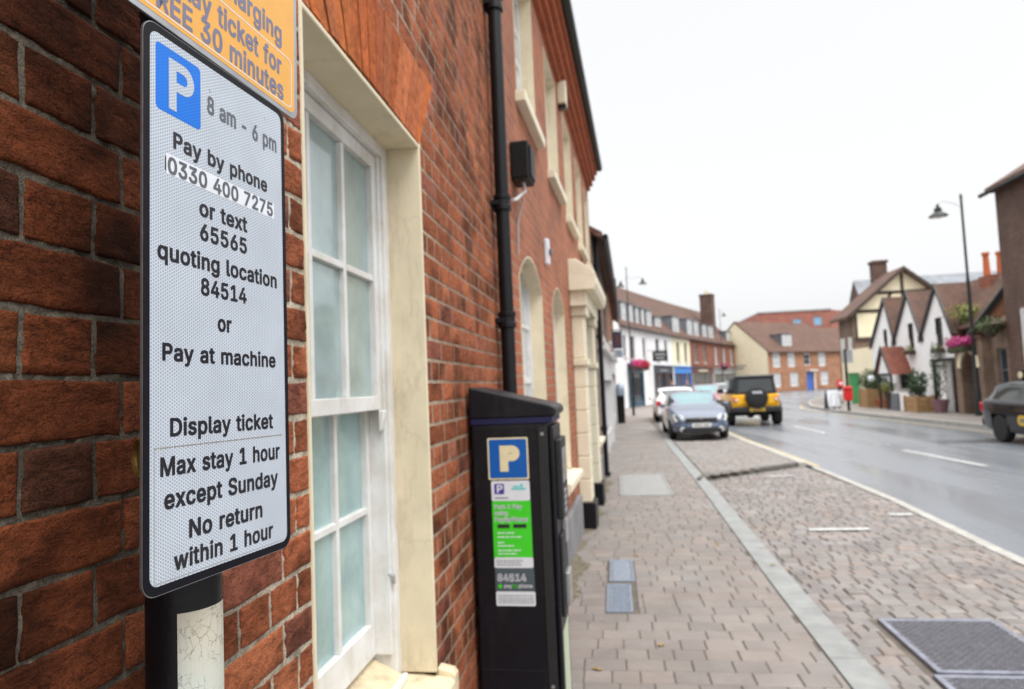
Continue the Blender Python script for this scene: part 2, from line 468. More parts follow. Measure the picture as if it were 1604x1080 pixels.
M['gauged'] = mk_colattr('orange_rubbed_brick', .85, 420, 30, .4, .25)
M['cream'] = mk('cream_masonry_paint', (.70, .61, .44), .55, .10, 5, .12, 160, bdist=.002, stain=((.32, .26, .17), .75, 5))
M['cream_pale'] = mk('pale_cream_paint', (.74, .68, .52), .55, .08, 4, .1, 90, stain=((.38, .33, .24), .5, 3))
M['white_paint'] = mk('white_gloss_paint', (.66, .64, .60), .38, .10, 7, .08, 60, bdist=.002, hue=(.76, .77, .78), stain=((.34, .29, .22), .65, 9))
M['white_render'] = mk('white_render', (.87, .87, .87), .7, .05, 2, .1, 60, stain=((.5, .48, .44), .4, 1.2))
M['cream_render'] = mk('cream_render', (.88, .80, .58), .7, .06, 2, .1, 60)
M['stone_sill'] = mk('cream_painted_stone', (.68, .55, .34), .7, .2, 7, .3, 120, hue=(.76, .66, .47), stain=((.22, .17, .10), .8, 8))
M['plinth'] = mk('grey_plinth_render', (.21, .21, .22), .75, .25, 3, .2, 70)
M['pane_up'] = mk('frosted_pale_teal_glass', (.25, .36, .37), .28, .2, 6, .1, 200, spec=.6, hue=(.34, .46, .46), bdist=.001, coat=1)
M['pane_low'] = mk('frosted_teal_glass', (.25, .42, .43), .24, .25, 5, .1, 200, spec=.6, hue=(.35, .51, .51), bdist=.001, coat=.6)
M['glass'] = mk('dark_window_glass', (.03, .04, .05), .07, .3, 2, spec=.4)
M['glass_pale'] = mk('pale_window_glass', (.48, .50, .52), .12, .3, 3, spec=.8)  # glazing with a pale grey base colour
M['brick_b'] = mk_bricktex('orange_red_brickwork', (.40, .115, .045), (.27, .075, .034), (.30, .19, .125), ms=.009)
M['brick_red'] = mk_bricktex('red_brickwork', (.30, .075, .035), (.22, .055, .028), (.26, .17, .12), ms=.01)
M['brick_orange'] = mk_bricktex('orange_brickwork', (.42, .17, .07), (.30, .11, .05), (.36, .27, .2), ms=.01)
M['brick_dark'] = mk_bricktex('dark_brown_brickwork', (.13, .065, .045), (.085, .045, .035), (.15, .11, .09), ms=.01)
M['brick_modern'] = mk_bricktex('pinkish_red_brickwork', (.36, .12, .085), (.30, .095, .07), (.32, .19, .15), ms=.01)
M['brick_buff'] = mk_bricktex('weathered_buff_brickwork', (.24, .15, .10), (.17, .10, .07), (.25, .2, .16), ms=.012)
M['tile_brown'] = mk_bricktex('brown_clay_roof_tiles', (.16, .075, .045), (.10, .05, .034), (.05, .027, .02), .17, .10, .012, rough=.75)
M['tile_red'] = mk_bricktex('red_clay_roof_tiles', (.30, .085, .045), (.22, .06, .035), (.09, .03, .02), .17, .10, .012, rough=.7)
M['slate'] = mk_bricktex('grey_roof_slates', (.20, .215, .24), (.15, .165, .19), (.07, .075, .085), .3, .2, .008, rough=.45)
M['timber'] = mk('dark_brown_timber', (.06, .04, .028), .7, .35, 8, .2, 60)
M['wood'] = mk('weathered_planter_wood', (.36, .22, .10), .75, .3, 10, .3, 80)
M['teal_paint'] = mk('dark_teal_shop_paint', (.015, .085, .135), .35, .2, 4)
M['blue_paint'] = mk('bright_blue_shop_paint', (.02, .24, .72), .4, .1, 4)
M['blue_door'] = mk('blue_door_paint', (.03, .13, .50), .35, .1, 4)
M['navy_paint'] = mk('navy_shop_paint', (.018, .03, .06), .4, .2, 4)
M['maroon_paint'] = mk('maroon_shop_paint', (.09, .025, .03), .4, .2, 4)
M['green_paint'] = mk('green_gate_paint', (.03, .28, .075), .5, .2, 4)
M['grey_paint'] = mk('grey_shop_paint', (.30, .31, .32), .5, .12, 4)
M['pale_grey'] = mk('pale_grey_paint', (.60, .60, .60), .55, .1, 4)
M['orange_pot'] = mk('orange_chimney_clay', (.55, .14, .045), .7, .2, 6)
M['terracotta'] = mk('terracotta', (.48, .15, .065), .7, .2, 10)
M['mauve_pot'] = mk('mauve_glazed_pot', (.22, .12, .14), .5, .2, 10)
M['red'] = mk('red_paint', (.62, .025, .025), .35, .1, 6)
M['leaf'] = mk('green_leaves', (.055, .11, .025), .6, .45, 14)
M['leaf_y'] = mk('yellow_green_leaves', (.20, .22, .03), .6, .4, 14)
M['leaf_d'] = mk('dark_green_leaves', (.03, .07, .022), .6, .45, 14)
M['pink'] = mk('pink_flowers', (.46, .03, .18), .6, .5, 14)
M['leaf_brown'] = mk('fallen_brown_leaf', (.30, .19, .05), .7, .3, 30)
M['block'] = mk_colattr('pavement_blocks', .74, 240, 2.4, .3, .16, wet=True, lo=.8, hi=1.12)
M['sett'] = mk_colattr('parking_bay_setts', .7, 200, 2.8, .4, .2, wet=True, lo=.66, hi=1.18)
M['joint'] = mk('sandy_joint_fill', (.115, .098, .08), .9, .35, 5, .3, 120)
M['kerb'] = mk('pale_granite_kerb', (.235, .245, .24), .5, .16, 5, .25, 240, hue=(.30, .31, .30), stain=((.17, .16, .14), .5, 3))
M['kerb_dark'] = mk('dark_kerb_edge', (.12, .112, .10), .8, .3, 6, .3, 120)
M['asphalt'] = mk_asphalt('wet_asphalt')
M['asphalt_new'] = _asph2()
M['paint_line'] = mk('worn_white_road_paint', (.50, .50, .485), .5, .3, 9, stain=((.12, .12, .13), .8, 7))
M['paint_yellow'] = mk('worn_cream_yellow_road_paint', (.48, .39, .22), .5, .3, 9, stain=((.14, .13, .12), .85, 4))
M['channel'] = mk('pale_concrete_channel', (.36, .35, .32), .6, .25, 6, .2, 120, stain=((.14, .13, .12), .6, 2))
M['ground'] = mk('grey_paved_ground', (.235, .207, .187), .7, .2, .8)
M['moss'] = mk('mossy_dirt', (.125, .108, .065), .95, .5, 25, .5, 120, hue=(.22, .185, .125))
M['cover_blue'] = mk('blue_grey_metal_cover', (.27, .32, .39), .4, .2, 20, .3, 90, metal=.4)
M['cover_pale'] = mk('pale_concrete_cover', (.285, .285, .275), .6, .15, 8, .2, 100)
M['iron'] = mk('wet_cast_iron', (.17, .17, .19), .42, .3, 20, .3, 200, metal=.5)
M['galv'] = mk('galvanised_frame', (.24, .25, .30), .5, .4, 12, metal=.5)
M['steel'] = mk('grey_metal', (.45, .46, .47), .35, .15, 10, metal=.7)
M['alloy'] = mk('silver_alloy_wheel', (.55, .56, .57), .4, .1, 10, metal=.2)
M['lamp_black'] = mk('black_lamp_metal', (.014, .018, .018), .45, .2, 10)
M['rubber'] = mk('tyre_rubber', (.014, .014, .015), .75, .2, 20)
M['trim'] = mk('black_plastic_trim', (.014, .014, .016), .55, .2, 20)
M['plate_white'] = mk('white_number_plate', (.75, .75, .72), .4, .05, 9)
M['plate_yellow'] = mk('yellow_number_plate', (.70, .44, .03), .4, .05, 9)
M['lens_clear'] = mk('headlamp_lens', (.72, .72, .68), .12, .1, 30, spec=.9)
M['lens_red'] = mk('tail_lamp_lens', (.55, .02, .03), .15, .1, 30, spec=.9)
M['car_navy'] = mk('navy_car_paint', (.065, .09, .155), .3, .05, 3, coat=1)
M['car_white'] = mk('white_car_paint', (.72, .73, .74), .3, .03, 3, coat=1)
M['car_red'] = mk('dark_red_car_paint', (.20, .015, .02), .3, .05, 3, coat=1)
M['car_silver'] = mk('silver_car_paint', (.42, .45, .48), .3, .03, 3, metal=.5, coat=1)
M['car_black'] = mk('black_car_paint', (.003, .003, .008), .3, .05, 3, coat=.45, spec=.3)
M['car_yellow'] = mk('yellow_car_paint', (.86, .43, .002), .35, .04, 3, coat=.35, spec=.3)
M['car_glass'] = mk('dark_car_glass', (.02, .028, .03), .05, .2, 2, spec=.9)
M['screen_teal'] = mk('painted_reflection_windscreen', (.10, .22, .24), .05, .2, 2, spec=.9)  # green reflection on the windscreens put into the base colour
M['green_sticker'] = mk('bright_green_sticker', (.05, .62, .02), .35, .05, 30)
M['pale_sticker'] = mk('pale_green_sticker', (.50, .58, .42), .4, .05, 30)
M['grey_sticker'] = mk('slate_grey_sticker', (.07, .095, .11), .4, .05, 30)
M['blue_sticker'] = mk('blue_sticker', (.0, .10, .42), .35, .05, 30)
M['cream_sticker'] = mk('cream_sticker', (.74, .66, .42), .4, .05, 30)
M['purple_sticker'] = mk('purple_sticker', (.06, .035, .32), .4, .05, 30)
M['aqua'] = mk('aqua_ink', (.10, .56, .58), .4, .05, 30)
M['green_ink'] = mk('green_ink', (.04, .40, .05), .4, .05, 30)
M['skin'] = mk('skin', (.50, .26, .18), .55, .1, 20)
M['hair'] = mk('brown_hair', (.06, .035, .02), .7, .3, 40)
M['cloth_a'] = mk('dark_blue_jacket', (.025, .035, .07), .85, .2, 30)
M['cloth_b'] = mk('grey_green_coat', (.10, .11, .09), .85, .2, 30)
M['cloth_c'] = mk('dark_trousers', (.03, .03, .035), .85, .2, 30)
M['cable'] = mk('grey_cable', (.35, .35, .36), .6, .1, 10)
M['black_box'] = mk('black_plastic_box', (.006, .006, .007), .5, .2, 20, spec=.25)

# ---------------------------------------------------------------- lettering
GLYPHS = {}
for _l in """& 224 98,-3,82,-2,68,1,55,6,44,13,35,21,27,31,21,42,18,54,17,67,18,77,20,86,24,95,29,103,35,110,42,117,51,124,60,132,70,139,108,168,111,170,115,173,118,176,122,180,125,183,127,187,129,192,131,197,131,202,130,210,127,217,123,223,117,227,109,230,101,230,95,230,89,229,84,227,79,224,76,220,73,216,70,211,69,205,68,199,69,193,70,187,73,182,76,176,80,170,84,164,90,157,95,150,102,142,219,0,182,0,86,116,61,146,54,155,48,164,44,172,40,181,38,190,38,199,39,210,41,220,45,229,51,237,58,244,67,249,77,253,88,256,100,257,112,256,123,253,133,249,141,244,148,237,154,230,158,221,161,212,162,202,161,195,160,188,158,181,154,174,150,168,146,162,140,157,134,152,128,146,77,109,68,101,60,94,55,87,51,80,49,73,48,66,49,58,51,50,55,44,59,38,65,33,72,29,79,26,87,24,96,23,106,24,116,26,126,30,135,34,143,41,151,48,157,56,163,65,168,76,172,87,174,99,174,112,204,112,203,97,201,83,198,72,194,62,190,53,185,46,181,40,176,35,173,31,166,23,158,15,147,9,136,3,123,0,111,-3 70,71,72,69,70,72,69,72,73,68,69,73,68,73,74,67,68,74,67,74,75,67,75,76,66,67,76,66,76,77,65,66,34,34,66,77,65,34,35,33,34,77,65,35,36,33,77,78,32,33,78,64,65,36,64,36,37,31,32,78,64,37,38,64,38,39,30,31,78,30,78,79,63,64,39,63,39,40,29,30,79,63,40,41,29,79,80,63,41,42,28,29,80,62,63,42,62,42,43,27,28,80,27,80,81,62,43,44,61,62,44,26,27,81,26,81,82,61,44,45,25,26,82,60,61,45,25,82,83,24,25,83,60,45,46,23,24,83,60,46,47,23,83,84,59,60,47,22,23,84,21,22,84,59,47,48,21,84,85,20,21,85,58,59,48,19,20,85,58,48,49,19,85,86,18,19,51,51,19,86,58,49,50,57,58,50,51,86,87,57,50,51,51,87,88,56,57,51,51,88,89,56,51,18,18,51,52,55,56,18,18,52,113,113,52,53,17,18,55,55,18,113,16,17,55,15,16,55,14,15,55,14,55,90,90,55,54,116,117,118,116,118,119,13,14,90,13,90,91,12,13,91,12,91,92,115,116,119,115,119,120,11,12,92,11,92,93,11,93,94,114,115,120,10,11,94,114,120,121,10,94,95,9,10,95,113,114,121,9,95,96,113,121,122,8,9,96,8,96,97,112,113,125,125,113,53,53,113,124,124,113,122,124,122,123,8,97,98,111,112,125,7,8,98,7,98,99,110,111,125,125,124,53,7,99,100,6,7,100,109,110,125,109,125,126,6,100,101,109,126,127,108,109,127,6,101,102,108,127,128,5,6,102,107,108,128,5,102,103,106,107,128,5,103,104,105,106,128,5,104,105,105,128,129,5,105,129,4,5,129,4,129,130,3,4,130,3,130,131,2,3,131,2,131,132,1,2,132,1,132,133,0,1,133
- 227 168,122,168,94,57,94,57,122 2,3,0,2,0,1
0 227 113,-3,95,-2,79,3,65,12,53,24,42,39,34,57,29,77,25,101,24,127,25,153,29,177,35,197,43,215,53,230,65,242,79,251,95,256,113,258,131,256,147,251,161,242,174,230,184,215,192,197,198,177,201,153,203,127,201,101,198,77,192,57,184,39,174,24,162,12,147,3,131,-2,113,25,125,26,136,30,145,37,153,46,160,58,165,72,169,88,171,107,172,127,171,148,169,166,165,182,160,197,153,208,145,218,136,224,125,228,113,230,101,228,91,224,82,218,73,208,67,197,62,182,58,166,55,148,55,127,55,107,58,88,62,72,67,58,73,46,82,37,91,30,101,26 17,18,19,16,17,19,16,19,20,15,16,20,15,20,21,14,15,21,14,21,22,13,14,55,55,14,54,54,14,22,54,22,53,53,22,23,13,55,56,52,53,23,13,56,57,51,52,23,13,57,58,50,51,23,12,13,58,50,23,24,12,58,59,49,50,24,11,12,59,49,24,25,11,59,60,48,49,25,11,60,61,47,48,25,10,11,61,47,25,26,10,61,62,46,47,26,9,10,62,46,26,27,9,62,63,45,46,27,8,9,63,8,63,64,44,45,27,44,27,28,8,64,65,43,44,28,7,8,65,43,28,29,7,65,66,42,43,29,6,7,66,42,29,30,6,66,67,41,42,30,6,67,68,40,41,30,5,6,68,40,30,31,5,68,69,39,40,31,4,5,69,39,31,32,4,69,70,38,39,32,4,70,71,37,38,32,4,71,36,36,37,32,4,36,32,3,4,32,3,32,33,2,3,33,2,33,34,1,2,34,1,34,35,0,1,35
1 227 38,0,38,27,195,27,195,0,138,254,138,0,106,0,106,224,105,224,43,179,43,213,99,254 0,1,2,0,2,3,10,11,4,10,4,8,8,4,7,7,4,5,10,8,9,6,7,5
2 227 32,0,32,24,117,114,126,124,134,133,141,141,147,149,152,156,155,163,158,170,160,178,160,186,159,194,157,202,154,209,149,215,143,220,137,224,129,227,121,229,112,230,102,229,94,227,86,224,79,219,74,213,69,207,66,199,64,190,64,181,33,181,34,196,37,209,43,221,51,232,60,241,72,248,84,253,98,257,112,258,127,257,141,254,153,248,164,241,173,233,181,223,186,211,189,199,191,186,190,177,188,168,185,159,181,150,175,140,168,129,159,118,147,105,133,90,76,30,76,28,195,28,195,0 38,39,40,38,40,41,37,38,41,37,41,42,36,37,42,36,42,43,35,36,43,35,43,44,34,35,44,34,44,20,20,44,19,19,44,45,33,34,21,21,34,20,18,19,45,33,21,22,17,18,45,33,22,23,16,17,45,33,23,24,16,45,46,32,33,24,15,16,46,32,24,25,14,15,46,32,25,26,14,46,47,13,14,47,31,32,26,31,26,27,12,13,47,12,47,48,31,27,28,30,31,28,11,12,48,30,28,29,11,48,49,10,11,49,9,10,49,9,49,50,8,9,50,8,50,51,7,8,51,7,51,52,6,7,52,6,52,53,5,6,53,4,5,53,4,53,54,3,4,54,3,54,55,2,3,55,2,55,56,1,2,56,1,56,57,1,57,58,1,58,59,1,59,60,1,60,61,0,1,61
3 227 109,-3,94,-2,80,0,66,5,54,11,44,19,35,29,28,40,24,52,22,66,55,66,56,58,59,50,63,44,69,38,75,33,83,30,91,27,100,25,109,25,119,26,129,27,138,30,145,35,152,40,157,46,161,54,164,63,165,72,164,81,162,90,158,98,153,105,146,112,137,117,127,121,115,123,101,124,78,124,78,150,144,224,144,226,35,226,35,254,186,254,186,230,106,139,106,144,124,145,140,143,154,138,167,131,177,122,185,111,192,99,195,86,196,72,195,58,191,45,185,33,177,22,166,13,154,6,141,1,125,-2 42,43,44,42,44,45,42,45,41,41,45,40,40,45,46,39,40,47,47,40,46,38,39,47,47,48,49,38,47,49,38,49,50,38,50,51,38,51,37,37,51,52,36,37,52,35,36,52,35,52,53,34,35,53,33,34,53,32,33,53,32,53,54,31,32,54,31,54,55,30,31,55,29,30,55,29,55,56,28,29,56,27,28,56,27,56,57,8,9,10,8,10,11,26,27,57,26,57,58,8,11,12,25,26,58,7,8,12,7,12,13,24,25,58,24,58,59,7,13,14,23,24,59,6,7,14,6,14,15,22,23,59,6,15,16,22,59,60,21,22,60,6,16,17,5,6,17,20,21,60,5,17,18,19,20,60,5,18,19,5,19,60,5,60,61,4,5,61,4,61,62,3,4,62,3,62,63,2,3,63,2,63,64,1,2,64,1,64,0
4 227 20,53,20,79,123,254,155,254,54,83,54,81,207,81,207,53,141,0,141,61,141,73,141,159,171,159,171,0 1,2,3,1,3,4,1,4,5,1,5,6,1,6,7,0,1,7,10,11,12,10,12,13,9,10,13,8,9,13
5 227 111,-3,96,-2,82,1,70,6,59,12,49,20,41,30,35,41,32,53,30,65,61,65,62,58,65,51,69,44,74,39,80,34,87,30,94,27,102,26,111,25,120,26,130,28,138,32,146,38,152,44,157,52,161,61,163,71,164,81,163,92,161,101,157,111,151,119,145,125,137,131,129,135,119,138,109,138,100,138,92,137,84,134,76,131,69,127,64,123,34,126,48,254,183,254,183,226,75,226,67,151,68,151,74,155,81,159,89,162,97,165,106,166,115,167,126,166,137,164,147,160,156,156,165,150,172,143,179,134,185,125,189,116,193,105,195,94,195,82,194,66,191,51,184,38,176,26,166,16,154,8,141,1,126,-2 44,45,48,48,45,46,48,46,47,44,48,49,55,56,57,54,55,57,54,57,58,53,54,58,53,58,59,52,53,59,52,59,60,51,52,60,51,60,61,50,51,61,44,49,50,44,50,61,44,61,39,39,61,38,38,61,62,38,62,37,37,62,63,36,37,63,35,36,63,44,39,40,34,35,63,34,63,64,44,40,41,44,41,42,33,34,64,44,42,43,33,64,65,32,33,65,31,32,65,31,65,66,30,31,66,30,66,67,29,30,67,29,67,68,28,29,68,28,68,69,27,28,69,26,27,69,26,69,70,8,9,10,8,10,11,25,26,70,8,11,12,7,8,12,24,25,70,24,70,71,7,12,13,7,13,14,23,24,71,6,7,14,6,14,15,23,71,72,22,23,72,6,15,16,21,22,72,6,16,17,5,6,17,20,21,72,5,17,18,20,72,73,19,20,73,5,18,19,5,19,73,4,5,73,4,73,74,3,4,74,3,74,75,2,3,75,2,75,76,1,2,76,1,76,0
6 227 113,-3,98,-2,84,1,71,7,60,15,50,25,42,37,36,51,33,65,32,81,33,93,35,106,40,119,47,134,56,151,69,170,126,254,161,254,75,131,73,131,75,135,79,140,83,144,87,148,92,151,98,153,104,155,110,157,117,157,132,156,146,153,158,147,169,140,178,131,185,120,190,107,193,94,194,79,193,63,190,49,184,36,176,25,166,15,155,7,142,1,128,-2,113,24,123,25,131,27,139,31,146,37,152,43,157,51,161,59,163,69,164,79,163,89,161,98,157,107,152,114,146,121,139,126,131,130,123,132,113,133,104,132,95,130,87,126,80,121,74,114,69,107,65,99,63,89,62,79,63,69,65,59,69,51,74,43,80,37,87,31,95,27,104,25 15,16,17,15,17,23,23,17,18,14,15,23,27,28,29,26,27,29,26,29,30,25,26,30,24,25,30,24,30,31,13,14,23,23,24,31,13,23,22,18,23,31,18,31,32,13,22,21,18,32,64,64,32,33,13,21,20,13,20,19,12,13,19,18,64,65,63,64,33,18,65,66,62,63,33,62,33,34,12,19,18,12,18,66,12,66,67,61,62,34,12,67,68,60,61,34,12,68,69,59,60,34,59,34,35,11,12,69,11,69,70,58,59,35,58,35,36,11,70,71,57,58,36,10,11,71,10,71,72,56,57,36,56,36,37,9,10,72,9,72,73,55,56,37,8,9,73,8,73,74,54,55,37,54,37,38,8,74,75,53,54,38,7,8,75,53,38,39,7,75,76,52,53,39,7,76,77,51,52,39,6,7,77,51,39,40,6,77,78,50,51,40,5,6,78,5,78,79,49,50,40,49,40,41,5,79,80,48,49,41,5,80,81,47,48,41,4,5,81,4,81,46,46,47,41,46,41,42,4,46,42,3,4,42,3,42,43,2,3,43,2,43,44,1,2,44,1,44,45,0,1,45
7 227 48,0,162,224,162,226,31,226,31,254,195,254,195,224,82,0 3,4,5,3,5,2,2,5,6,1,2,6,1,6,7,0,1,7
8 227 113,-3,97,-2,82,1,68,6,56,13,45,21,37,31,31,42,27,54,26,68,27,78,29,88,33,98,37,106,43,114,51,121,58,126,67,130,76,132,76,133,65,138,55,145,46,154,40,165,36,177,35,190,36,203,40,214,45,225,53,234,62,242,73,249,85,254,99,257,113,258,128,257,141,254,153,249,164,242,173,234,181,225,186,214,190,203,191,190,190,177,186,165,180,154,171,145,162,138,150,133,150,132,159,130,168,126,176,121,183,114,189,106,194,98,197,88,200,78,200,68,199,54,195,42,189,31,181,21,171,13,158,6,145,1,130,-2,113,25,124,25,134,27,142,30,150,34,156,40,161,46,165,53,168,61,168,69,168,78,165,87,161,94,156,101,149,107,141,111,133,115,123,117,113,118,103,117,93,115,85,111,77,107,70,101,65,94,61,87,58,78,58,69,58,61,61,53,64,46,70,40,76,34,84,30,92,27,102,25,113,145,122,145,130,147,137,150,144,154,149,159,154,165,157,172,159,180,160,188,159,196,157,203,154,210,149,216,144,221,138,225,130,228,122,229,113,230,104,229,96,228,89,225,82,221,77,216,72,210,69,203,67,196,66,188,67,180,69,172,72,165,77,159,82,154,89,150,96,147,104,145 33,34,35,32,33,35,32,35,36,31,32,36,31,36,37,30,31,37,30,37,38,29,30,38,29,38,39,28,29,123,123,29,39,123,39,122,122,39,121,121,39,40,28,123,124,120,121,40,28,124,125,119,120,40,27,28,125,119,40,41,27,125,126,118,119,41,117,118,41,27,126,127,116,117,41,27,127,128,26,27,128,116,41,42,26,128,129,115,116,42,26,129,130,114,115,42,25,26,130,114,42,43,25,130,131,113,114,43,24,25,131,113,43,44,24,131,132,112,113,44,24,132,133,111,112,44,111,44,45,23,24,133,23,133,134,110,111,45,23,134,135,109,110,45,109,45,46,22,23,135,22,135,136,108,109,46,22,136,137,107,108,46,107,46,47,21,22,137,21,137,138,106,107,47,21,138,139,105,106,47,21,139,104,104,105,47,21,104,47,21,47,48,20,21,48,20,48,49,19,20,49,18,19,49,18,49,50,17,18,50,17,50,51,16,17,51,16,51,52,16,52,53,15,16,53,14,15,86,86,15,53,86,53,54,14,86,87,85,86,54,84,85,54,14,87,88,83,84,54,14,88,89,13,14,89,83,54,55,13,89,90,82,83,55,13,90,91,81,82,55,12,13,91,81,55,56,12,91,92,80,81,56,11,12,92,80,56,57,11,92,93,79,80,57,79,57,58,10,11,93,10,93,94,78,79,58,10,94,95,77,78,58,77,58,59,9,10,95,9,95,96,76,77,59,8,9,96,76,59,60,8,96,97,75,76,60,75,60,61,7,8,97,7,97,98,74,75,61,7,98,99,73,74,61,6,7,99,73,61,62,6,99,100,72,73,62,6,100,101,71,72,62,5,6,101,71,62,63,5,101,102,70,71,63,69,70,63,5,102,103,68,69,63,5,103,68,5,68,63,5,63,64,4,5,64,4,64,65,3,4,65,2,3,65,2,65,66,1,2,66,1,66,67,0,1,67
B 228 30,0,30,254,121,254,137,253,152,250,164,245,175,239,184,230,190,221,195,210,198,199,199,187,198,177,197,168,193,160,189,153,184,148,178,143,172,139,165,136,157,133,157,131,166,130,174,127,182,123,189,117,196,110,201,102,205,92,208,81,209,68,208,56,205,44,200,33,193,24,184,16,172,9,158,4,142,1,123,0,62,29,122,29,140,30,154,34,165,40,172,48,176,58,178,68,177,77,175,85,171,92,166,99,160,104,153,109,144,113,135,115,124,115,62,115,62,143,119,143,128,143,136,145,144,148,151,152,157,157,162,163,165,170,167,178,168,186,167,197,163,206,156,214,147,221,135,225,120,226,62,226 0,1,75,75,1,2,75,2,3,75,3,4,75,4,5,75,5,6,75,6,7,75,7,74,74,7,8,0,75,58,73,74,8,72,73,8,72,8,9,71,72,9,70,71,9,70,9,10,69,70,10,69,10,11,68,69,11,68,11,12,67,68,12,66,67,12,66,12,13,65,66,13,65,13,14,64,65,14,64,14,15,63,64,15,63,15,16,62,63,16,61,62,16,61,16,17,60,61,17,59,60,17,59,17,18,0,58,57,57,58,59,57,59,18,57,18,19,57,19,20,57,20,21,57,21,22,57,22,23,57,23,24,57,24,25,57,25,56,56,25,55,55,25,26,0,57,40,54,55,26,53,54,26,53,26,27,52,53,27,51,52,27,51,27,28,50,51,28,49,50,28,49,28,29,48,49,29,48,29,30,47,48,30,46,47,30,46,30,31,45,46,31,45,31,32,44,45,32,44,32,33,43,44,33,42,43,33,42,33,34,41,42,34,0,40,41,0,41,34,0,34,35,0,35,36,0,36,37,0,37,38,0,38,39
D 251 109,0,48,0,48,29,107,29,127,30,144,34,159,40,171,49,182,61,189,75,195,90,198,108,200,128,198,147,195,165,190,180,182,194,172,205,160,214,145,221,129,225,110,226,47,226,47,254,113,254,136,253,157,248,176,239,192,228,206,213,217,196,225,175,229,153,231,128,229,102,224,80,217,59,206,42,192,27,175,15,156,7,134,2,62,254,62,0,30,0,30,254 22,23,24,22,24,25,22,25,26,22,26,27,22,27,28,22,28,21,21,28,20,20,28,29,19,20,29,18,19,29,17,18,29,17,29,30,16,17,30,16,30,31,15,16,31,14,15,31,14,31,32,13,14,32,13,32,33,12,13,33,11,12,33,11,33,34,10,11,34,10,34,35,9,10,35,9,35,36,8,9,36,7,8,36,7,36,37,6,7,37,6,37,38,5,6,38,4,5,38,3,4,38,1,2,3,1,3,38,1,38,39,1,39,40,1,40,41,1,41,0,44,45,42,44,42,43
E 209 30,0,30,254,186,254,186,226,62,226,62,143,178,143,178,114,62,114,62,29,188,29,188,0 0,1,4,4,1,2,4,2,3,0,4,5,0,5,8,8,5,6,8,6,7,0,8,9,0,9,10,0,10,11
F 205 30,0,30,254,185,254,185,226,62,226,62,139,173,139,173,111,62,111,62,0 0,1,4,4,1,2,4,2,3,0,4,5,0,5,8,8,5,6,8,6,7,0,8,9
H 258 30,0,30,254,62,254,62,144,196,144,196,254,228,254,228,0,196,0,196,116,62,116,62,0 0,1,2,0,2,3,4,5,6,4,6,7,0,3,10,10,3,4,10,4,9,9,4,7,0,10,11,8,9,7
M 314 30,0,30,254,76,254,139,94,140,89,142,85,144,79,146,74,148,68,150,61,152,55,154,48,156,42,158,36,159,30,161,24,154,24,155,30,157,35,159,41,161,48,163,54,165,61,167,67,169,73,171,79,173,85,175,89,176,94,238,254,284,254,284,0,252,0,252,145,252,151,252,157,252,163,252,170,252,177,253,184,253,207,253,214,253,221,253,229,256,229,254,221,251,213,249,205,246,197,244,189,241,181,238,174,236,167,234,161,232,155,230,150,228,145,171,0,143,0,85,145,83,150,82,155,80,160,77,167,75,173,72,181,70,188,67,196,65,204,62,212,59,220,56,229,59,229,60,222,60,215,60,208,60,201,60,193,60,186,61,164,61,158,61,151,61,145,61,0 0,1,71,71,1,2,71,2,72,72,2,3,28,29,43,43,29,30,43,30,44,44,30,31,0,71,70,73,72,3,28,43,42,45,44,31,74,73,3,28,42,46,46,42,41,46,45,41,41,45,31,0,70,74,74,70,69,0,74,75,69,74,3,40,41,31,28,46,47,68,69,3,0,75,76,39,40,31,28,47,48,67,68,3,0,76,77,28,48,49,66,67,3,0,77,78,28,49,50,65,66,3,0,78,79,38,39,31,28,50,51,64,65,3,37,38,31,28,51,52,63,64,3,36,37,31,28,52,53,62,63,3,0,79,80,35,36,31,28,53,54,61,62,3,0,80,81,34,35,31,28,54,55,60,61,3,0,81,82,33,34,31,28,55,56,59,60,3,0,82,83,58,59,3,28,56,57,32,33,31,58,3,4,27,28,57,58,4,5,26,27,57,58,5,6,25,26,57,58,6,7,24,25,57,58,7,8,23,24,57,58,8,9,22,23,57,58,9,10,21,22,57,58,10,11,20,21,57,58,11,12,19,20,57,58,12,18,18,12,13,18,19,13,13,19,57,14,13,57,58,18,17,15,14,57,58,17,16,58,16,15,58,15,57
N 262 30,0,30,254,68,254,172,91,174,87,178,82,181,75,185,69,189,61,194,53,198,45,203,36,207,27,202,27,202,36,201,45,200,54,200,63,200,71,200,79,199,86,199,92,199,97,199,254,232,254,232,0,193,0,101,145,97,152,93,158,89,165,84,173,79,181,74,191,68,201,61,213,54,226,60,227,60,215,61,203,61,192,62,182,62,172,62,164,62,157,62,150,62,145,62,0 0,1,36,36,1,2,36,2,37,37,2,3,22,23,24,22,24,25,38,37,3,0,36,38,38,36,35,0,38,39,35,38,3,34,35,3,0,39,40,33,34,3,0,40,41,32,33,3,0,41,42,31,32,3,30,31,3,0,42,43,29,30,3,0,43,44,28,29,3,0,44,45,27,28,3,0,45,46,0,46,47,26,27,3,21,22,25,20,21,25,26,3,4,26,4,5,19,20,25,26,5,6,18,19,25,26,6,7,17,18,25,26,7,8,16,17,25,26,8,9,15,16,25,26,9,10,14,15,11,11,15,25,26,10,14,14,10,11,12,11,25,26,14,13,13,12,25,26,13,25
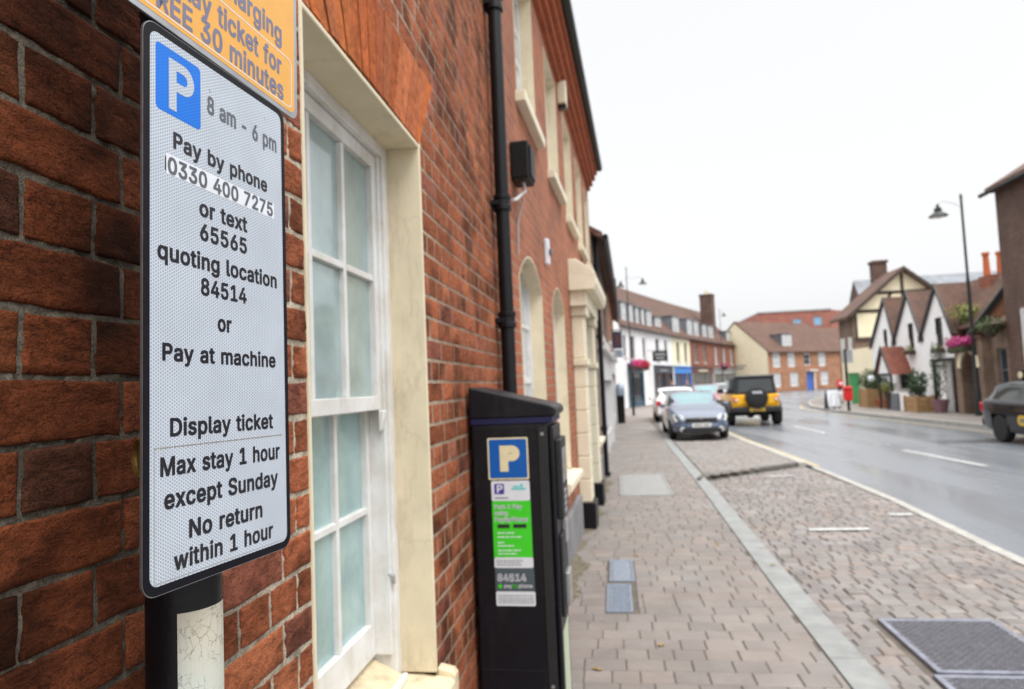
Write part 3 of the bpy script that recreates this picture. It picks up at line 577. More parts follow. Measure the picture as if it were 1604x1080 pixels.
P 222 30,0,30,254,118,254,136,253,152,250,166,244,178,236,187,226,195,215,200,202,203,189,204,174,203,159,200,145,195,133,187,121,178,112,166,104,152,98,136,94,118,93,55,93,55,121,116,121,129,122,139,124,149,128,156,133,162,139,167,147,170,155,172,164,172,174,172,184,170,193,167,201,162,208,156,214,148,219,139,223,129,225,116,226,62,226,62,0 0,1,42,42,1,2,42,2,3,42,3,4,42,4,5,42,5,6,42,6,7,42,7,41,41,7,40,40,7,8,0,42,22,22,42,43,39,40,8,38,39,8,37,38,8,37,8,9,36,37,9,35,36,9,35,9,10,34,35,10,33,34,10,33,10,11,32,33,11,31,32,11,31,11,12,30,31,12,30,12,13,29,30,13,28,29,13,28,13,14,27,28,14,26,27,14,26,14,15,25,26,15,24,25,15,23,24,15,23,15,16,0,22,21,43,22,23,43,23,20,20,23,16,20,16,17,20,17,18,20,18,19,0,21,20,0,20,43
R 224 30,0,30,254,118,254,136,253,153,250,167,244,178,237,188,227,195,217,200,204,204,191,205,176,204,161,200,148,195,136,188,125,178,116,166,109,152,103,136,100,118,99,48,99,48,128,117,128,129,128,140,130,149,133,156,138,162,143,167,150,170,158,172,167,173,176,172,186,170,194,167,202,162,209,156,215,149,220,140,223,129,225,116,226,62,226,62,0,177,0,115,115,151,115,214,0 0,1,22,22,1,42,42,1,2,42,2,3,42,3,4,42,4,5,42,5,6,42,6,7,42,7,41,41,7,40,40,7,8,22,42,43,39,40,8,38,39,8,37,38,8,37,8,9,36,37,9,35,36,9,35,9,10,34,35,10,33,34,10,33,10,11,32,33,11,31,32,11,31,11,12,30,31,12,30,12,13,29,30,13,28,29,13,28,13,14,27,28,14,26,27,14,26,14,15,25,26,15,24,25,15,23,24,15,0,22,21,43,22,23,43,23,20,20,23,15,20,15,16,20,16,17,20,17,18,20,18,19,0,21,20,0,20,43,44,45,46,44,46,47
S 223 112,-4,94,-3,78,0,64,5,51,11,41,20,32,30,25,42,21,54,19,68,52,68,54,59,57,51,62,44,68,38,75,33,83,29,92,27,102,25,112,25,123,25,133,27,143,30,151,34,159,40,165,46,169,53,172,61,173,70,172,77,170,84,166,89,161,94,155,99,148,102,140,106,132,108,122,111,92,120,72,126,56,135,43,145,34,156,28,170,26,186,27,200,31,213,37,224,46,234,57,242,69,249,83,254,97,257,114,258,130,257,145,254,158,249,170,242,180,234,189,224,195,213,199,202,200,189,169,189,166,201,160,211,151,219,140,225,127,228,112,229,102,229,92,227,84,224,76,220,70,215,64,209,61,203,58,195,58,188,58,180,61,173,65,167,71,162,78,158,85,154,92,151,99,149,106,147,132,140,140,137,148,135,156,132,164,128,172,124,179,119,186,113,192,106,197,99,201,90,203,80,204,69,203,56,199,43,193,32,185,21,174,13,162,5,147,0,130,-3 52,53,54,51,52,54,51,54,55,50,51,55,50,55,56,49,50,56,49,56,57,48,49,57,48,57,58,48,58,59,47,48,70,70,48,69,69,48,59,68,69,59,47,70,71,67,68,59,47,71,72,66,67,59,66,59,60,46,47,72,46,72,73,46,73,74,65,66,60,46,74,75,65,60,61,45,46,75,64,65,61,45,75,76,45,76,77,64,61,62,63,64,62,44,45,77,44,77,78,44,78,79,43,44,79,43,79,80,43,80,81,42,43,81,42,81,82,42,82,83,42,83,84,41,42,84,41,84,85,41,85,86,41,86,87,41,87,88,40,41,88,40,88,89,40,89,90,40,90,91,39,40,91,39,91,92,39,92,93,38,39,93,38,93,94,37,38,94,37,94,95,37,95,96,36,37,96,35,36,96,35,96,97,34,35,97,33,34,97,33,97,98,32,33,98,31,32,98,31,98,99,30,31,99,29,30,99,29,99,100,28,29,100,27,28,100,27,100,101,8,9,10,8,10,11,26,27,101,8,11,12,26,101,102,7,8,12,25,26,102,7,12,13,24,25,102,7,13,14,24,102,103,6,7,14,23,24,103,6,14,15,22,23,103,6,15,16,22,103,104,21,22,104,5,6,16,5,16,17,20,21,104,5,17,18,19,20,104,5,18,19,5,19,104,5,104,105,4,5,105,4,105,106,3,4,106,3,106,107,2,3,107,2,107,108,1,2,108,1,108,0
U 259 129,-4,110,-3,93,1,77,8,63,17,52,27,42,40,36,54,31,70,30,87,30,254,62,254,62,89,63,77,66,66,70,57,77,48,84,40,94,34,104,29,116,27,129,26,143,27,155,29,165,34,175,40,182,48,188,57,193,66,195,77,196,89,196,254,229,254,229,87,227,70,223,54,216,40,207,27,195,17,182,8,166,1,149,-3 9,10,11,9,11,12,30,31,32,30,32,33,9,12,13,29,30,33,8,9,13,29,33,34,8,13,14,28,29,34,7,8,14,28,34,35,27,28,35,7,14,15,7,15,16,26,27,35,6,7,16,26,35,36,6,16,17,25,26,36,6,17,18,24,25,36,5,6,18,24,36,37,5,18,19,23,24,37,5,19,20,22,23,37,22,37,38,4,5,20,4,20,21,21,22,38,4,21,38,4,38,39,3,4,39,2,3,39,2,39,40,1,2,40,1,40,41,0,1,41
a 195 80,-4,68,-4,57,-1,47,2,38,8,30,14,24,22,19,32,16,42,15,54,16,64,18,73,22,80,26,87,32,92,39,97,46,100,54,103,63,105,71,107,80,109,89,110,100,111,109,112,117,113,123,114,129,116,133,117,135,120,137,123,138,127,138,128,137,136,136,142,133,148,130,153,125,158,120,161,113,163,106,165,98,165,89,165,82,164,75,161,69,158,63,154,59,150,55,146,52,142,50,137,20,146,26,156,32,165,39,173,48,179,57,184,66,188,77,190,87,192,97,192,104,192,112,191,119,190,128,187,135,184,143,180,150,175,156,168,161,160,165,150,168,139,168,126,168,0,138,0,138,26,136,26,134,21,130,17,126,12,121,8,115,4,108,1,100,-2,90,-4,85,23,96,23,106,26,114,29,121,34,127,40,132,47,135,54,137,61,138,69,138,95,136,93,133,92,130,91,125,90,121,89,116,88,110,87,105,86,100,86,95,85,91,84,88,84,81,83,74,81,67,79,61,77,56,74,52,70,48,65,47,59,46,52,46,46,48,41,51,36,55,32,59,29,65,26,71,24,78,23 58,59,60,58,60,61,57,58,61,57,61,62,56,57,62,56,62,63,55,56,63,55,63,64,55,64,65,54,55,65,54,65,66,53,54,66,53,66,67,52,53,67,52,67,40,40,67,39,39,67,68,51,52,41,41,52,40,51,41,42,38,39,68,51,42,43,37,38,68,51,43,44,36,37,68,36,68,69,51,44,45,35,36,69,50,51,45,50,45,46,34,35,69,34,69,70,50,46,47,33,34,70,50,47,48,49,50,48,32,33,70,32,70,71,31,32,71,30,31,71,29,30,71,29,71,72,28,29,72,27,28,72,26,27,94,94,27,72,25,26,94,24,25,94,23,24,94,22,23,94,21,22,94,20,21,94,19,20,94,18,19,94,17,18,94,16,17,94,15,16,94,14,15,94,14,94,95,93,94,72,14,95,96,14,96,97,13,14,97,13,97,98,13,98,99,13,99,100,13,100,101,13,101,102,12,13,102,12,102,103,12,103,104,12,104,105,12,105,106,12,106,107,12,107,108,12,108,109,11,12,109,11,109,110,11,110,111,11,111,112,10,11,112,10,112,113,92,93,72,10,113,114,9,10,114,91,92,72,9,114,115,8,9,115,90,91,72,8,115,116,89,90,72,8,116,117,7,8,117,7,117,118,88,89,74,74,89,72,7,118,119,87,88,74,7,119,120,6,7,120,86,87,75,75,87,74,6,120,121,6,121,122,86,75,76,73,74,72,85,86,76,6,122,123,84,85,76,6,123,84,6,84,76,5,6,76,5,76,77,5,77,78,4,5,78,4,78,79,4,79,80,3,4,80,3,80,81,2,3,81,2,81,82,1,2,82,1,82,83,0,1,83
b 212 115,-4,104,-3,94,-1,86,2,79,6,74,11,69,16,65,21,62,25,59,29,56,29,56,0,26,0,26,254,57,254,57,160,59,160,62,164,65,168,69,173,73,178,79,182,86,186,94,190,103,192,115,192,130,191,144,187,156,180,168,171,177,160,185,146,191,131,194,113,195,94,194,75,191,58,185,42,177,29,168,17,157,8,144,1,130,-3,110,23,121,24,131,28,140,33,147,40,153,48,158,58,161,70,163,82,164,95,163,108,161,120,158,131,153,140,147,149,140,156,131,161,121,164,110,165,99,164,89,161,81,156,73,149,67,141,62,131,59,120,57,108,56,95,57,81,59,69,63,58,67,48,73,39,81,32,89,27,99,24 12,13,14,12,14,15,24,25,26,23,24,26,23,26,27,22,23,27,22,27,28,21,22,28,20,21,28,20,28,29,19,20,29,18,19,29,18,29,61,61,29,30,17,18,61,17,61,62,60,61,30,17,62,63,59,60,30,16,17,63,16,63,64,58,59,30,58,30,31,12,15,16,12,16,68,68,16,67,67,16,66,66,16,65,65,16,64,57,58,31,56,57,31,56,31,32,55,56,32,55,32,33,54,55,33,12,68,69,53,54,33,53,33,34,12,69,70,52,53,34,12,70,71,51,52,34,51,34,35,50,51,35,12,71,72,50,35,36,49,50,36,12,72,73,48,49,36,48,36,37,12,73,74,47,48,37,12,74,10,10,74,75,47,37,38,46,47,38,10,75,76,45,46,38,10,76,9,9,76,77,12,10,11,8,9,77,45,38,39,44,45,39,8,77,78,7,8,78,43,44,39,7,78,43,7,43,39,6,7,39,6,39,40,5,6,40,4,5,40,4,40,41,3,4,41,2,3,41,2,41,42,1,2,42,1,42,0
c 198 104,-4,87,-3,72,1,58,8,46,17,36,29,28,43,22,58,18,75,17,94,18,113,22,130,28,146,36,159,46,171,58,180,72,187,87,191,104,192,113,192,122,191,130,189,138,186,146,182,153,178,159,173,165,167,170,161,174,154,178,146,181,138,151,131,150,136,148,140,145,145,142,149,139,152,135,155,131,158,126,161,121,162,116,164,110,165,104,165,92,164,81,161,73,155,65,148,59,139,54,129,51,118,49,106,48,94,49,81,51,70,54,59,59,49,65,40,73,33,81,28,92,24,104,23,110,24,116,24,121,26,126,28,131,30,135,33,139,36,143,40,146,44,148,49,150,54,152,59,181,51,179,43,175,35,171,28,165,22,160,16,153,11,146,6,138,3,130,0,122,-2,113,-4 17,18,19,17,19,20,16,17,20,16,20,21,16,21,22,15,16,22,15,22,23,15,23,24,14,15,24,14,24,25,14,25,26,13,14,43,43,14,26,43,26,42,42,26,27,13,43,44,41,42,27,13,44,45,40,41,27,39,40,27,39,27,28,13,45,46,38,39,28,12,13,46,37,38,28,36,37,28,12,46,47,36,28,29,35,36,29,34,35,29,12,47,48,34,29,30,11,12,48,33,34,30,32,33,30,11,48,49,32,30,31,10,11,49,10,49,50,10,50,51,9,10,51,9,51,52,8,9,52,8,52,53,8,53,54,7,8,54,7,54,55,7,55,56,72,73,74,6,7,56,71,72,74,71,74,75,70,71,75,6,56,57,69,70,75,69,75,76,5,6,57,5,57,58,68,69,76,67,68,76,67,76,77,66,67,77,5,58,59,65,66,77,4,5,59,65,77,78,64,65,78,4,59,60,63,64,78,62,63,78,4,60,61,61,62,78,4,61,78,4,78,79,3,4,79,3,79,80,3,80,81,2,3,81,2,81,82,2,82,83,1,2,83,1,83,84,1,84,85,0,1,85
d 212 98,-4,82,-3,68,1,56,8,44,17,35,29,27,42,22,58,18,75,17,94,18,113,22,131,27,146,35,160,45,171,56,180,69,187,83,191,98,192,109,192,118,190,126,186,133,182,139,178,144,173,147,168,151,164,153,160,155,160,155,254,186,254,186,0,156,0,156,29,153,29,151,25,147,21,143,16,139,11,133,6,126,2,118,-1,109,-3,102,23,113,24,123,27,132,32,139,39,145,48,150,58,153,69,155,81,156,95,155,108,153,120,150,131,145,141,139,149,132,156,123,161,113,164,102,165,91,164,81,161,72,156,65,149,59,140,54,131,51,120,49,108,48,95,49,82,51,70,54,58,59,48,65,40,73,33,81,28,91,24 28,29,30,28,30,31,17,18,19,17,19,20,16,17,20,16,20,21,15,16,21,15,21,22,15,22,23,14,15,23,14,23,24,14,24,25,13,14,61,61,14,25,61,25,26,13,61,62,60,61,26,59,60,26,13,62,63,59,26,27,58,59,27,13,63,64,12,13,64,58,27,28,58,28,57,57,28,56,56,28,55,55,28,54,54,28,31,12,64,65,12,65,66,11,12,66,11,66,67,10,11,67,10,67,68,53,54,31,10,68,69,9,10,69,52,53,31,9,69,70,9,70,71,51,52,31,8,9,71,8,71,72,50,51,31,7,8,72,7,72,73,49,50,31,7,73,74,6,7,74,48,49,31,6,74,75,47,48,33,33,48,31,5,6,75,5,75,76,46,47,33,5,76,77,45,46,34,34,46,33,45,34,35,32,33,31,4,5,77,4,77,78,44,45,35,44,35,36,4,78,43,43,44,36,4,43,36,4,36,37,3,4,37,3,37,38,3,38,39,2,3,39,2,39,40,2,40,41,1,2,41,1,41,42,0,1,42
e 202 106,-4,88,-3,73,1,58,8,46,17,36,29,28,42,22,58,18,75,17,93,18,112,22,129,28,145,36,159,46,170,58,180,71,187,86,191,103,192,113,192,123,190,133,187,142,183,151,177,160,170,167,162,173,152,179,141,182,128,185,113,186,97,186,85,37,85,37,110,169,110,155,101,154,113,152,124,149,134,144,143,138,151,131,157,123,161,113,164,103,165,92,164,82,161,73,157,66,151,59,143,54,135,51,125,49,116,48,105,48,89,49,75,51,64,55,53,61,44,67,37,76,31,85,26,95,24,106,23,114,23,120,25,127,26,133,29,138,32,143,36,147,41,150,47,153,53,182,45,179,36,174,27,168,20,160,13,151,7,141,2,130,-1,119,-3 17,18,19,17,19,20,16,17,20,16,20,21,16,21,22,15,16,22,15,22,23,14,15,23,14,23,24,14,24,25,13,14,45,45,14,44,44,14,25,43,44,25,42,43,25,13,45,46,42,25,26,41,42,26,13,46,47,12,13,47,40,41,26,12,47,48,40,26,27,39,40,27,12,48,49,11,12,49,11,49,50,38,39,27,38,27,28,11,50,51,37,38,28,10,11,51,37,28,29,10,51,52,36,37,29,10,52,33,33,52,53,36,29,34,34,29,30,35,36,34,9,10,33,9,33,32,53,33,34,53,34,30,54,53,30,54,30,31,8,9,32,55,54,31,8,32,31,8,31,55,8,55,56,7,8,56,7,56,57,6,7,57,6,57,58,71,72,73,70,71,73,70,73,74,6,58,59,5,6,59,69,70,74,5,59,60,68,69,74,68,74,75,67,68,75,5,60,61,66,67,75,4,5,61,66,75,76,4,61,62,65,66,76,64,65,76,4,62,63,63,64,76,4,63,76,4,76,77,3,4,77,3,77,78,2,3,78,2,78,79,2,79,80,1,2,80,1,80,81,0,1,81
f 127 114,190,114,164,3,164,3,190,40,0,40,216,41,226,44,235,48,243,53,250,60,255,68,259,76,262,85,264,94,265,100,265,106,264,111,263,115,262,119,261,121,260,114,234,112,235,110,235,107,236,105,237,101,237,97,237,89,236,82,234,77,230,74,225,72,218,71,209,71,0 2,3,0,2,0,1,13,14,15,13,15,16,12,13,16,12,16,17,12,17,18,11,12,18,11,18,19,11,19,20,11,20,21,10,11,21,9,10,23,23,10,22,22,10,21,8,9,25,25,9,24,24,9,23,7,8,27,27,8,26,26,8,25,7,27,28,7,28,29,6,7,29,6,29,30,6,30,31,5,6,31,5,31,32,5,32,33,4,5,33,4,33,34
g 213 103,-75,90,-75,78,-73,67,-70,57,-66,49,-61,41,-55,35,-49,30,-42,25,-35,51,-20,54,-24,57,-29,61,-33,65,-37,71,-41,77,-44,85,-47,93,-48,103,-49,118,-47,130,-44,141,-38,149,-29,154,-17,156,-3,156,34,153,34,150,30,147,26,143,21,139,16,133,12,126,8,118,5,109,3,97,2,83,4,69,7,56,13,45,22,35,32,28,45,22,60,18,77,17,96,18,114,22,131,27,147,35,160,45,171,56,180,69,187,83,191,98,192,109,192,119,190,127,186,134,182,139,178,144,173,148,168,151,164,154,159,157,159,157,190,186,190,186,-4,185,-20,181,-33,175,-45,167,-54,157,-62,145,-68,132,-72,118,-74,102,30,113,30,123,33,132,38,139,44,145,51,150,61,153,71,156,83,156,96,156,109,153,121,150,132,145,141,139,150,132,156,123,161,114,164,102,165,91,164,81,161,73,156,65,149,59,141,54,131,51,120,49,109,48,96,49,84,51,72,54,61,59,52,65,44,73,38,81,33,91,30 53,54,55,53,55,56,52,53,56,64,65,66,64,66,67,52,56,57,51,52,57,51,57,58,51,58,59,50,51,59,50,59,60,50,60,61,49,50,94,94,50,61,94,61,62,49,94,95,93,94,62,92,93,62,49,95,96,92,62,63,91,92,63,49,96,97,48,49,97,91,63,64,91,64,90,90,64,89,89,64,88,88,64,87,87,64,67,48,97,98,48,98,99,47,48,99,47,99,100,46,47,100,46,100,101,86,87,67,46,101,102,45,46,102,85,86,67,45,102,103,45,103,104,84,85,67,44,45,104,44,104,105,83,84,67,43,44,105,43,105,106,82,83,67,43,106,107,81,82,67,42,43,107,42,107,108,80,81,26,26,81,67,41,42,108,41,108,109,79,80,26,41,109,110,78,79,27,27,79,26,78,27,28,25,26,67,41,110,111,77,78,28,40,41,111,40,111,76,76,77,28,76,28,29,40,76,29,40,29,30,39,40,30,39,30,31,39,31,32,38,39,32,38,32,33,38,33,34,37,38,34,37,34,35,36,37,35,24,25,67,24,67,68,23,24,68,23,68,69,9,10,11,9,11,12,9,12,13,22,23,69,9,13,14,22,69,70,8,9,14,8,14,15,21,22,70,8,15,16,7,8,16,20,21,70,7,16,17,20,70,71,7,17,18,19,20,71,7,18,19,7,19,71,6,7,71,6,71,72,5,6,72,4,5,72,4,72,73,3,4,73,3,73,74,2,3,74,2,74,75,1,2,75,1,75,0
h 205 57,113,57,0,26,0,26,254,57,254,57,144,51,144,58,159,66,172,76,181,87,187,100,191,114,192,126,191,137,189,148,184,157,178,164,170,170,160,175,149,178,135,179,120,179,0,148,0,148,118,147,131,143,143,136,152,128,159,117,163,105,165,96,164,88,162,80,159,74,154,68,148,63,141,60,133,58,124 2,3,4,2,4,6,6,4,5,11,12,13,11,13,14,10,11,14,10,14,15,9,10,15,9,15,16,8,9,16,8,16,17,7,8,31,31,8,17,31,17,30,30,17,18,29,30,18,7,31,32,28,29,18,7,32,33,28,18,19,6,7,33,27,28,19,6,33,34,6,34,35,26,27,19,26,19,20,6,35,36,2,6,37,37,6,36,25,26,20,25,20,21,2,37,38,24,25,21,2,38,0,24,21,22,23,24,22,2,0,1
i 83 26,0,26,190,57,190,57,0,42,221,36,222,31,224,27,227,23,231,21,236,21,242,21,247,23,252,27,256,31,259,36,261,42,262,47,261,52,259,57,256,60,252,62,247,63,242,62,236,60,231,57,227,52,224,47,222 0,1,2,0,2,3,15,16,17,14,15,17,14,17,18,13,14,18,13,18,19,12,13,19,12,19,20,11,12,20,11,20,21,10,11,21,10,21,22,9,10,22,9,22,23,8,9,23,8,23,24,7,8,24,7,24,25,6,7,25,6,25,26,5,6,26,5,26,27,4,5,27
k 190 55,68,55,106,60,106,142,190,180,190,92,100,89,100,26,0,26,254,57,254,57,0,147,0,74,93,96,114,186,0 2,3,4,2,4,5,0,1,2,0,2,6,6,2,5,7,8,9,7,9,10,12,13,14,11,12,14
l 95 70,-1,56,0,45,4,37,10,31,19,27,29,26,42,26,254,57,254,57,49,57,42,58,35,60,31,63,28,67,27,73,26,76,26,78,26,80,26,82,27,83,27,85,27,90,1,88,1,84,0,81,0,77,-1,73,-1 6,7,8,6,8,9,6,9,10,5,6,10,5,10,11,5,11,12,5,12,13,4,5,13,4,13,14,20,21,22,19,20,22,18,19,22,4,14,15,17,18,22,16,17,22,15,16,22,4,15,22,3,4,22,2,3,22,1,2,22,1,22,23,1,23,24,1,24,25,0,1,25,0,25,26,0,26,27
m 305 26,0,26,190,56,190,56,148,54,148,57,157,61,166,66,173,72,179,79,184,86,188,94,191,102,193,110,193,123,192,134,187,144,180,151,171,157,160,160,147,156,147,159,156,163,164,169,172,175,178,182,183,190,187,199,191,208,192,218,193,229,192,239,190,249,186,257,180,264,173,270,164,275,154,278,141,278,128,278,0,248,0,248,127,247,139,243,149,236,156,228,161,219,164,209,165,201,165,194,163,187,160,181,156,177,151,173,145,170,139,168,131,168,124,168,0,137,0,137,130,136,140,132,148,126,156,119,161,110,164,100,165,92,165,85,163,79,160,73,156,67,151,63,145,60,137,58,129,57,119,57,0 12,13,14,28,29,30,11,12,14,27,28,30,27,30,31,11,14,15,10,11,15,26,27,31,26,31,32,0,1,2,0,2,4,4,2,3,9,10,15,25,26,32,9,15,16,25,32,33,8,9,16,24,25,33,8,16,17,24,33,34,7,8,17,23,24,34,23,34,35,6,7,17,22,23,47,47,23,35,6,17,65,65,17,18,5,6,66,66,6,65,64,65,18,22,47,48,46,47,35,5,66,67,22,48,49,21,22,49,45,46,35,45,35,36,63,64,18,5,67,68,21,49,50,44,45,36,62,63,18,5,68,69,62,18,19,21,50,51,4,5,69,43,44,36,20,21,51,4,69,70,20,51,52,61,62,19,43,36,37,20,52,53,4,70,71,42,43,37,60,61,20,20,61,19,0,4,72,72,4,71,60,20,53,60,53,54,42,37,38,59,60,54,41,42,38,59,54,55,0,72,73,59,55,56,58,59,56,0,73,74,41,38,39,40,41,39,58,56,57,0,74,75
n 205 57,113,57,0,26,0,26,190,56,190,56,144,51,144,58,159,66,172,76,181,87,187,100,191,114,192,126,191,137,189,147,184,156,178,164,170,170,160,175,149,178,135,179,120,179,0,148,0,148,118,147,131,143,143,136,152,128,159,117,163,105,165,96,164,88,162,80,159,74,154,68,148,63,141,60,133,58,124 11,12,13,11,13,14,10,11,14,2,3,4,2,4,6,6,4,5,10,14,15,9,10,15,9,15,16,8,9,16,8,16,17,7,8,31,31,8,17,31,17,30,30,17,18,29,30,18,7,31,32,28,29,18,7,32,33,28,18,19,6,7,33,27,28,19,6,33,34,6,34,35,26,27,19,26,19,20,6,35,36,2,6,37,37,6,36,25,26,20,25,20,21,2,37,38,24,25,21,2,38,0,24,21,22,23,24,22,2,0,1
o 208 104,-4,87,-3,72,1,58,8,46,17,36,29,28,43,22,58,18,75,17,94,18,113,22,130,28,146,36,159,46,171,58,180,72,187,87,191,104,192,120,191,136,187,149,180,161,171,171,159,180,146,186,130,189,113,191,94,189,75,186,58,180,43,171,29,161,17,149,8,136,1,120,-3,104,23,116,24,126,28,135,33,143,40,149,49,154,59,157,70,159,81,160,94,159,106,157,118,154,129,149,139,143,148,135,155,126,161,116,164,104,165,92,164,81,161,73,155,65,148,59,139,54,129,51,118,49,106,48,94,49,81,51,70,54,59,59,49,65,40,73,33,81,28,92,24 17,18,19,17,19,20,16,17,20,15,16,20,15,20,21,14,15,21,14,21,22,14,22,23,13,14,54,54,14,23,13,54,55,53,54,23,13,55,56,52,53,23,13,56,57,51,52,23,51,23,24,12,13,57,12,57,58,50,51,24,12,58,59,49,50,24,11,12,59,49,24,25,11,59,60,48,49,25,10,11,60,48,25,26,10,60,61,47,48,26,10,61,62,46,47,26,46,26,27,9,10,62,9,62,63,45,46,27,8,9,63,8,63,64,44,45,27,44,27,28,8,64,65,43,44,28,43,28,29,7,8,65,7,65,66,42,43,29,7,66,67,41,42,29,6,7,67,41,29,30,40,41,30,6,67,68,5,6,68,40,30,31,39,40,31,5,68,69,5,69,70,38,39,31,4,5,70,38,31,32,4,70,71,37,38,32,4,71,36,36,37,32,4,36,32,3,4,32,3,32,33,2,3,33,2,33,34,1,2,34,1,34,35,0,1,35
p 212 26,-71,26,190,56,190,56,160,59,160,62,164,65,168,69,173,73,178,79,182,86,186,94,190,103,192,115,192,130,191,144,187,156,180,168,171,177,160,185,146,191,131,194,113,195,94,194,75,191,58,185,42,177,29,168,17,157,8,144,1,130,-3,115,-4,104,-3,94,-1,86,2,79,6,74,11,69,16,65,21,62,25,59,29,57,29,57,-71,110,23,121,24,131,28,140,33,147,40,153,48,158,58,161,70,163,82,164,95,163,108,161,120,158,131,153,140,147,149,140,156,131,161,121,164,110,165,99,164,89,161,81,156,73,149,67,141,62,131,59,120,57,108,56,95,57,81,59,69,63,58,67,48,73,39,81,32,89,27,99,24 12,13,14,11,12,14,11,14,15,0,1,2,0,2,3,10,11,15,10,15,16,9,10,16,8,9,16,8,16,17,7,8,17,6,7,17,6,17,61,61,17,18,5,6,61,5,61,62,60,61,18,5,62,63,59,60,18,4,5,63,4,63,64,58,59,18,58,18,19,0,3,4,0,4,68,68,4,67,67,4,66,66,4,65,65,4,64,57,58,19,56,57,19,56,19,20,55,56,20,55,20,21,54,55,21,0,68,69,53,54,21,53,21,22,0,69,70,52,53,22,0,70,71,51,52,22,51,22,23,50,51,23,0,71,72,50,23,24,49,50,24,0,72,73,48,49,24,48,24,25,0,73,41,41,73,74,47,48,25,41,74,75,47,25,26,46,47,26,41,75,76,45,46,26,41,76,40,40,76,77,0,41,42,39,40,77,45,26,27,44,45,27,39,77,78,38,39,78,43,44,27,38,78,43,38,43,27,37,38,27,37,27,28,36,37,28,35,36,28,35,28,29,34,35,29,33,34,29,33,29,30,32,33,30,32,30,31
q 212 186,-71,155,-71,155,29,153,29,151,25,147,21,143,16,139,11,133,6,126,2,118,-1,109,-3,98,-4,82,-3,68,1,56,8,44,17,35,29,27,42,22,58,18,75,17,94,18,113,22,131,27,146,35,160,45,171,56,180,69,187,83,191,98,192,109,192,118,190,126,186,133,182,139,178,144,173,147,168,151,164,153,160,156,160,156,190,186,190,102,23,113,24,123,27,132,32,139,39,145,48,150,58,153,69,155,81,156,95,155,108,153,120,150,131,145,141,139,149,132,156,123,161,113,164,102,165,91,164,81,161,72,156,65,149,59,140,54,131,51,120,49,108,48,95,49,82,51,70,54,58,59,48,65,40,73,33,81,28,91,24 29,30,31,29,31,32,28,29,32,40,41,42,40,42,0,28,32,33,27,28,33,27,33,34,27,34,35,26,27,35,26,35,36,26,36,37,25,26,61,61,26,37,61,37,38,25,61,62,60,61,38,59,60,38,25,62,63,59,38,39,58,59,39,25,63,64,24,25,64,58,39,40,58,40,57,57,40,56,56,40,55,55,40,54,54,40,0,24,64,65,24,65,66,23,24,66,23,66,67,22,23,67,22,67,68,53,54,0,22,68,69,21,22,69,52,53,0,21,69,70,21,70,71,51,52,0,20,21,71,20,71,72,50,51,0,19,20,72,19,72,73,49,50,0,19,73,74,18,19,74,48,49,2,2,49,0,18,74,75,47,48,2,17,18,75,17,75,76,46,47,2,17,76,77,45,46,3,3,46,2,45,3,4,1,2,0,16,17,77,16,77,78,44,45,4,44,4,5,16,78,43,43,44,5,16,43,5,16,5,6,15,16,6,15,6,7,15,7,8,14,15,8,14,8,9,14,9,10,13,14,10,13,10,11,12,13,11
r 130 26,0,26,190,56,190,56,160,58,160,62,169,68,177,76,184,85,188,96,191,107,192,109,192,112,192,115,192,122,192,122,161,120,161,118,162,115,162,111,163,107,163,103,163,95,162,87,160,80,157,73,153,67,148,63,142,60,135,58,127,57,118,57,0 9,10,11,9,11,12,9,12,13,9,13,14,9,14,15,8,9,15,0,1,2,0,2,3,7,8,15,6,7,15,5,6,17,17,6,16,16,6,15,4,5,21,21,5,20,20,5,19,19,5,18,18,5,17,4,21,22,4,22,23,0,3,4,0,4,29,29,4,28,28,4,27,27,4,26,26,4,25,25,4,24,24,4,23,0,29,30,0,30,31
s 182 91,-4,78,-3,67,-2,56,2,46,6,38,12,31,19,25,27,21,37,18,47,47,53,50,44,55,36,62,30,70,26,80,24,91,23,103,24,113,26,122,31,129,37,133,44,134,51,133,58,131,63,127,68,122,72,115,75,106,78,75,85,59,90,46,96,36,104,29,113,25,124,23,137,24,147,27,157,33,166,39,173,48,180,58,185,69,189,81,191,94,192,106,192,117,190,127,186,136,182,143,176,149,170,155,162,159,154,162,145,134,139,131,146,127,152,121,158,114,163,105,165,94,166,83,165,74,163,65,158,59,153,56,146,54,139,55,132,58,126,62,122,68,118,76,114,86,111,115,105,131,100,143,93,153,86,160,76,164,66,166,53,165,43,161,33,156,24,149,16,140,9,130,3,118,-1,105,-3 43,44,45,43,45,46,42,43,46,42,46,47,41,42,47,41,47,48,40,41,48,40,48,49,39,40,49,39,49,50,38,39,50,38,50,60,60,50,51,38,60,61,59,60,51,37,38,61,37,61,62,58,59,51,37,62,63,57,58,51,57,51,52,37,63,64,56,57,52,36,37,64,56,52,53,36,64,65,55,56,53,35,36,65,35,65,66,54,55,53,35,66,67,34,35,67,34,67,68,34,68,69,33,34,69,33,69,70,33,70,71,33,71,72,32,33,72,32,72,73,32,73,74,31,32,74,31,74,75,30,31,75,30,75,76,29,30,76,29,76,77,28,29,77,27,28,77,27,77,78,26,27,78,25,26,78,24,25,78,24,78,79,23,24,79,22,23,79,9,10,11,22,79,80,21,22,80,8,9,11,20,21,80,8,11,12,20,80,81,19,20,81,7,8,12,7,12,13,19,81,82,18,19,82,7,13,14,6,7,14,17,18,82,6,14,15,16,17,82,16,82,83,6,15,16,6,16,83,5,6,83,5,83,84,4,5,84,4,84,85,3,4,85,3,85,86,2,3,86,2,86,87,1,2,87,1,87,0
